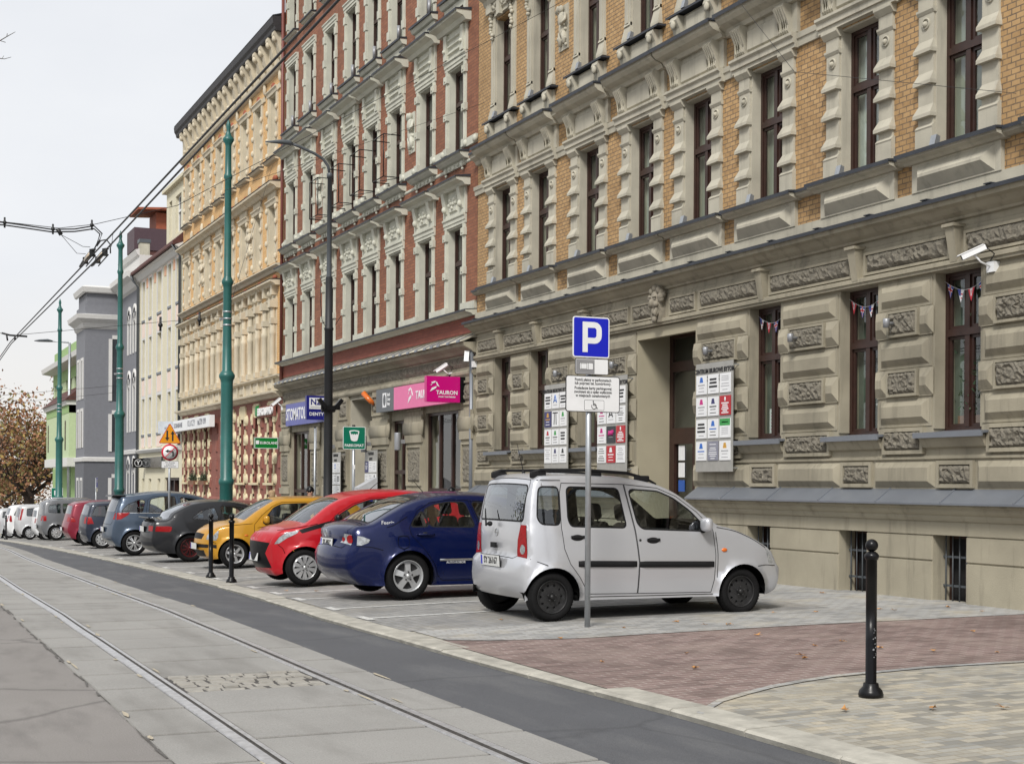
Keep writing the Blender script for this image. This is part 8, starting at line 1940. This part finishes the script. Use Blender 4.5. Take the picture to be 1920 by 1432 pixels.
def person(label, x, y, H, jacket, hair, yaw, hat=None):
    z0 = zp(x, y); o = thing('person', label, 'person', (x, y, z0)); o.rotation_euler = (0, 0, yaw); k = H / 1.75; off = (0, 0, 0)
    V = lambda *a: tuple(q * k for q in a)
    J = [V(0, 0, .95), V(0, 0, 1.15), V(0, 0, 1.38), V(0, 0, 1.47), V(0, .01, 1.55), V(0, .02, 1.63), V(0, .02, 1.70)]; rr_ = [.13, .125, .14, .06, .075, .088, .06]; ed = [(0, 1), (1, 2), (2, 3), (3, 4), (4, 5), (5, 6)]
    for sg in (-1, 1):
        n = len(J); J += [V(sg * .19, 0, 1.40), V(sg * .24, -.02, 1.13), V(sg * .25, .06, .88), V(sg * .25, .09, .80)]; rr_ += [.058, .045, .032, .034]; ed += [(2, n), (n, n + 1), (n + 1, n + 2), (n + 2, n + 3)]
        for f in range(5): m = len(J); J += [V(sg * (.235 + .0), .07 + f * .016, .755 - (.0 if f in (0, 4) else .012)), V(sg * .232, .075 + f * .018, .72 + (.02 if f == 4 else 0))]; rr_ += [.010, .008]; ed += [(n + 3, m), (m, m + 1)]
        n = len(J); st = .1 * sg; J += [V(sg * .10, 0, .9), V(sg * .11, st, .5), V(sg * .11, st * 1.8 - .02, .08), V(sg * .11, st * 1.8 + .12, .03)]; rr_ += [.085, .06, .042, .04]; ed += [(0, n), (n, n + 1), (n + 1, n + 2), (n + 2, n + 3)]
    skin(J, ed, [q * k for q in rr_], 'body', SK, o, off)
    JJ = [V(0, 0, .86), V(0, 0, 1.1), V(0, 0, 1.36), V(0, 0, 1.47)]; jr = [.17, .155, .165, .09]; je = [(0, 1), (1, 2), (2, 3)]
    for sg in (-1, 1): n = len(JJ); JJ += [V(sg * .2, 0, 1.39), V(sg * .25, -.02, 1.13), V(sg * .255, .06, .90)]; jr += [.08, .068, .055]; je += [(2, n), (n, n + 1), (n + 1, n + 2)]
    skin(JJ, je, [q * k for q in jr], 'jacket', jacket, o, off)
    TT = [V(0, 0, .93)]; tr = [.14]; te = []
    for sg in (-1, 1): n = len(TT); st = .1 * sg; TT += [V(sg * .10, 0, .86), V(sg * .11, st, .5), V(sg * .11, st * 1.8 - .02, .1)]; tr += [.10, .075, .06]; te += [(0, n), (n, n + 1), (n + 1, n + 2)]
    skin(TT, te, [q * k for q in tr], 'trousers', plain('dark_trousers', (.02, .02, .025), .85), o, off)
    b = MB(); c = V(0, .0, 1.665)
    b.ball(c, .112 * k, 0, 10, (.95, 1.05, .95)); 
    if not hat: b.ball(V(0, -.05, 1.6), .10 * k, 0, 8, (.95, .7, 1.2))
    else: b.lathe([(.108 * k, -.01), (.116 * k, .0), (.116 * k, .035), (.108 * k, .04)], (c[0], c[1], c[2] - .03), 'z', 16, 0)
    link_mesh('hat' if hat else 'hair', b.mesh('hair', hat or hair), o)
    b = MB(); b.ball(V(0, .105, 1.60), .018 * k, 0, 6, (.8, 1, 1.3)); b.ball(V(-.035, .09, 1.635), .011 * k, 1, 6); b.ball(V(.035, .09, 1.635), .011 * k, 1, 6); b.box(-.022 * k, .022 * k, .093 * k, .098 * k, 1.558 * k, 1.566 * k, 2); b.ball(V(-.09, .02, 1.61), .022 * k, 0, 6, (.4, .8, 1.2)); b.ball(V(.09, .02, 1.61), .022 * k, 0, 6, (.4, .8, 1.2))
    link_mesh('face', b.mesh('face', [SK, M['dark'], plain('lip', (.3, .1, .09), .6)]), o)
person('person with light hair in a dark blue padded jacket walking behind the yellow hatchback', 11.25, 42.2, 1.74, plain('navy_jacket', (.012, .022, .055), .7), plain('light_hair', (.34, .23, .13), .8), rad(20))
person('person in a black beanie behind the yellow hatchback near the lamp post', 11.0, 37.3, 1.78, plain('black_jacket', (.02, .02, .022), .8), None, rad(190), M['black'])
person('person in a black cap behind the red hatchback by the right shop window', 11.6, 28.6, 1.60, plain('dark_grey_jacket', (.03, .03, .035), .8), None, rad(150), M['black'])

# ---- fallen leaves
LB = plain('dry_leaf', (.42, .21, .07), .8, var=.35, scale=30); rr = random.Random(21)
def leaf_mesh(s_, seed):
    r_ = random.Random(seed); b = MB(); n = 9; vs = [(0, 0, .004)]
    for i in range(n): a = 2 * math.pi * i / n; q = s_ * (.55 + .45 * (i % 2)) * r_.uniform(.8, 1.15); vs.append((q * math.cos(a) * 1.25, q * math.sin(a) * .8, .004 + abs(r_.gauss(0, .22)) * s_))
    b.add(vs, [(0, 1 + i, 1 + (i + 1) % n) for i in range(n)]); b.tube([(0, 0, .004), (-s_ * 1.1, .1 * s_, .008), (-s_ * 1.6, .2 * s_, .004)], .002, 4); return b.mesh('leaf', LB)
LV = [leaf_mesh(.042, i) for i in range(4)]
BIG = [((6.72, 7.72), 'curled ochre dry leaf, middle of three lying in a row on the beige pavers'), ((6.15, 7.95), 'flat ochre dry leaf left of three in a row right of the near bollard'), ((7.15, 7.5), 'small ochre dry leaf, right end of three in a row on the beige pavers'), ((6.35, 10.2), 'orange dry leaf lying alone on the red pavers of the driveway'), ((11.9, 15.9), 'yellow dry leaf at the wall foot between two barred basement windows')]
for (p, l) in BIG: tag(link_mesh('fallen_leaf', LV[rr.randrange(4)], None, (p[0], p[1], zp(*p) + .006), l), l, 'leaf', 'dry leaves on the paving').rotation_euler = (0, 0, rr.uniform(0, 6))
for i in range(38):
    x_ = rr.uniform(5.6, 12.2); y_ = rr.choice([rr.uniform(7, 13.5), rr.uniform(9.5, 14), rr.uniform(13.5, 22)])
    o = link_mesh('fallen_leaf', LV[rr.randrange(4)], None, (x_, y_, zp(x_, y_) + .006)); o.scale = (.6 + .4 * rr.random(),) * 3; o.rotation_euler = (0, 0, rr.uniform(0, 6)); tag(o, 'small brown dry leaf scattered on the paving', 'leaf', 'dry leaves on the paving')

# ---- trees on the other side of the street (seen only as reflections in the glass and paint)
rr = random.Random(77); lb = MB()
for i in range(9000):
    k = rr.randrange(9); c = Vector((-17 + rr.gauss(0, 1.6), -24 + k * 8 + rr.gauss(0, 2.2), 5.2 + rr.gauss(0, 2.2))); e1 = Vector((rr.gauss(0, 1), rr.gauss(0, 1), rr.gauss(0, 1))).normalized(); e2 = e1.cross(Vector((rr.gauss(0, 1), rr.gauss(0, 1), rr.gauss(0, 1)))).normalized(); s_ = rr.uniform(.12, .3)
    lb.add([tuple(c - e1 * s_), tuple(c + e2 * s_ * .7), tuple(c + e1 * s_), tuple(c - e2 * s_ * .7)], [(0, 1, 2, 3)], rr.randrange(2))
for k in range(9): lb.tube([(-17, -24 + k * 8, 0), (-17, -24 + k * 8, 5)], [.25, .12], 8, 2)
o = lb.build('treeline', [plain('green_tree_leaf', (.05, .075, .025), .8, var=.3), plain('yellowing_tree_leaf', (.12, .11, .035), .8, var=.3), M['lamp_black']]); o['kind'] = 'stuff'
# ================================================================== SKY, LIGHT, CAMERA
EL, AZ = rad(44), rad(-138)          # sun direction: from the left of the street (AZ measured from +Y towards +X)
w = bpy.data.worlds.new('World'); scene.world = w; w.use_nodes = True
nt = w.node_tree; bg = nt.nodes['Background']
sky = nd(nt, 'ShaderNodeTexSky', sky_type='NISHITA'); sky.sun_disc = False; sky.sun_elevation = EL; sky.sun_rotation = AZ
sky.air_density = 1; sky.dust_density = 6; sky.ozone_density = 1
tc = nd(nt, 'ShaderNodeTexCoord')
sp = nd(nt, 'ShaderNodeSeparateXYZ'); nt.links.new(tc.outputs['Generated'], sp.inputs[0])
cloud = noise_n(nt, scaled(nt, tc.outputs['Generated'], (1, 1, 2.5)), 1.7, 6, .55)
ov = ramp(nt, cloud, [(.3, (8.3, 8.6, 9.2)), (.7, (9.9, 10.1, 10.4))]).outputs[0]
hz = ramp(nt, sp.outputs['Z'], [(.0, (1, 1, 1)), (.14, (0, 0, 0))]).outputs[0]
ov2 = mixc(nt, hz, ov, (10.6, 10.2, 9.5))
sat = nd(nt, 'ShaderNodeHueSaturation'); sat.inputs['Saturation'].default_value = .35; nt.links.new(sky.outputs[0], sat.inputs['Color'])
c = mixc(nt, .86, sat.outputs[0], ov2)
nt.links.new(c, bg.inputs['Color']); bg.inputs['Strength'].default_value = .088
sun = bpy.data.lights.new('sun', 'SUN'); sun.energy = 2.8; sun.angle = rad(14); sun.color = (1, .96, .90)
so = bpy.data.objects.new('sun', sun); COL.objects.link(so)
dirv = Vector((math.sin(AZ) * math.cos(EL), math.cos(AZ) * math.cos(EL), math.sin(EL)))
so.rotation_euler = dirv.to_track_quat('Z', 'Y').to_euler(); so.location = (-5, 5, 30)
TH = rad(24.5107); ROLL = rad(.35)
cam = bpy.data.cameras.new('camera'); co = bpy.data.objects.new('camera', cam); COL.objects.link(co); scene.camera = co
cam.sensor_width = 36; cam.lens = 2667 / 1920 * 36; cam.clip_end = 2000; cam.clip_start = .1
cam.shift_x = 0; cam.shift_y = (906.43 - 716) / 1920
co.location = (0, 0, 1.62)
co.rotation_euler = (Matrix.Rotation(-TH, 4, 'Z') @ Matrix.Rotation(rad(90), 4, 'X') @ Matrix.Rotation(ROLL, 4, 'Z')).to_euler()
scene.view_settings.view_transform = 'Standard'; scene.view_settings.look = 'None'; scene.view_settings.exposure = .2; scene.view_settings.gamma = 1
scene.cycles.max_bounces = 6; scene.cycles.transparent_max_bounces = 16; scene.cycles.use_denoising = True
scene.cycles.sample_clamp_indirect = 6
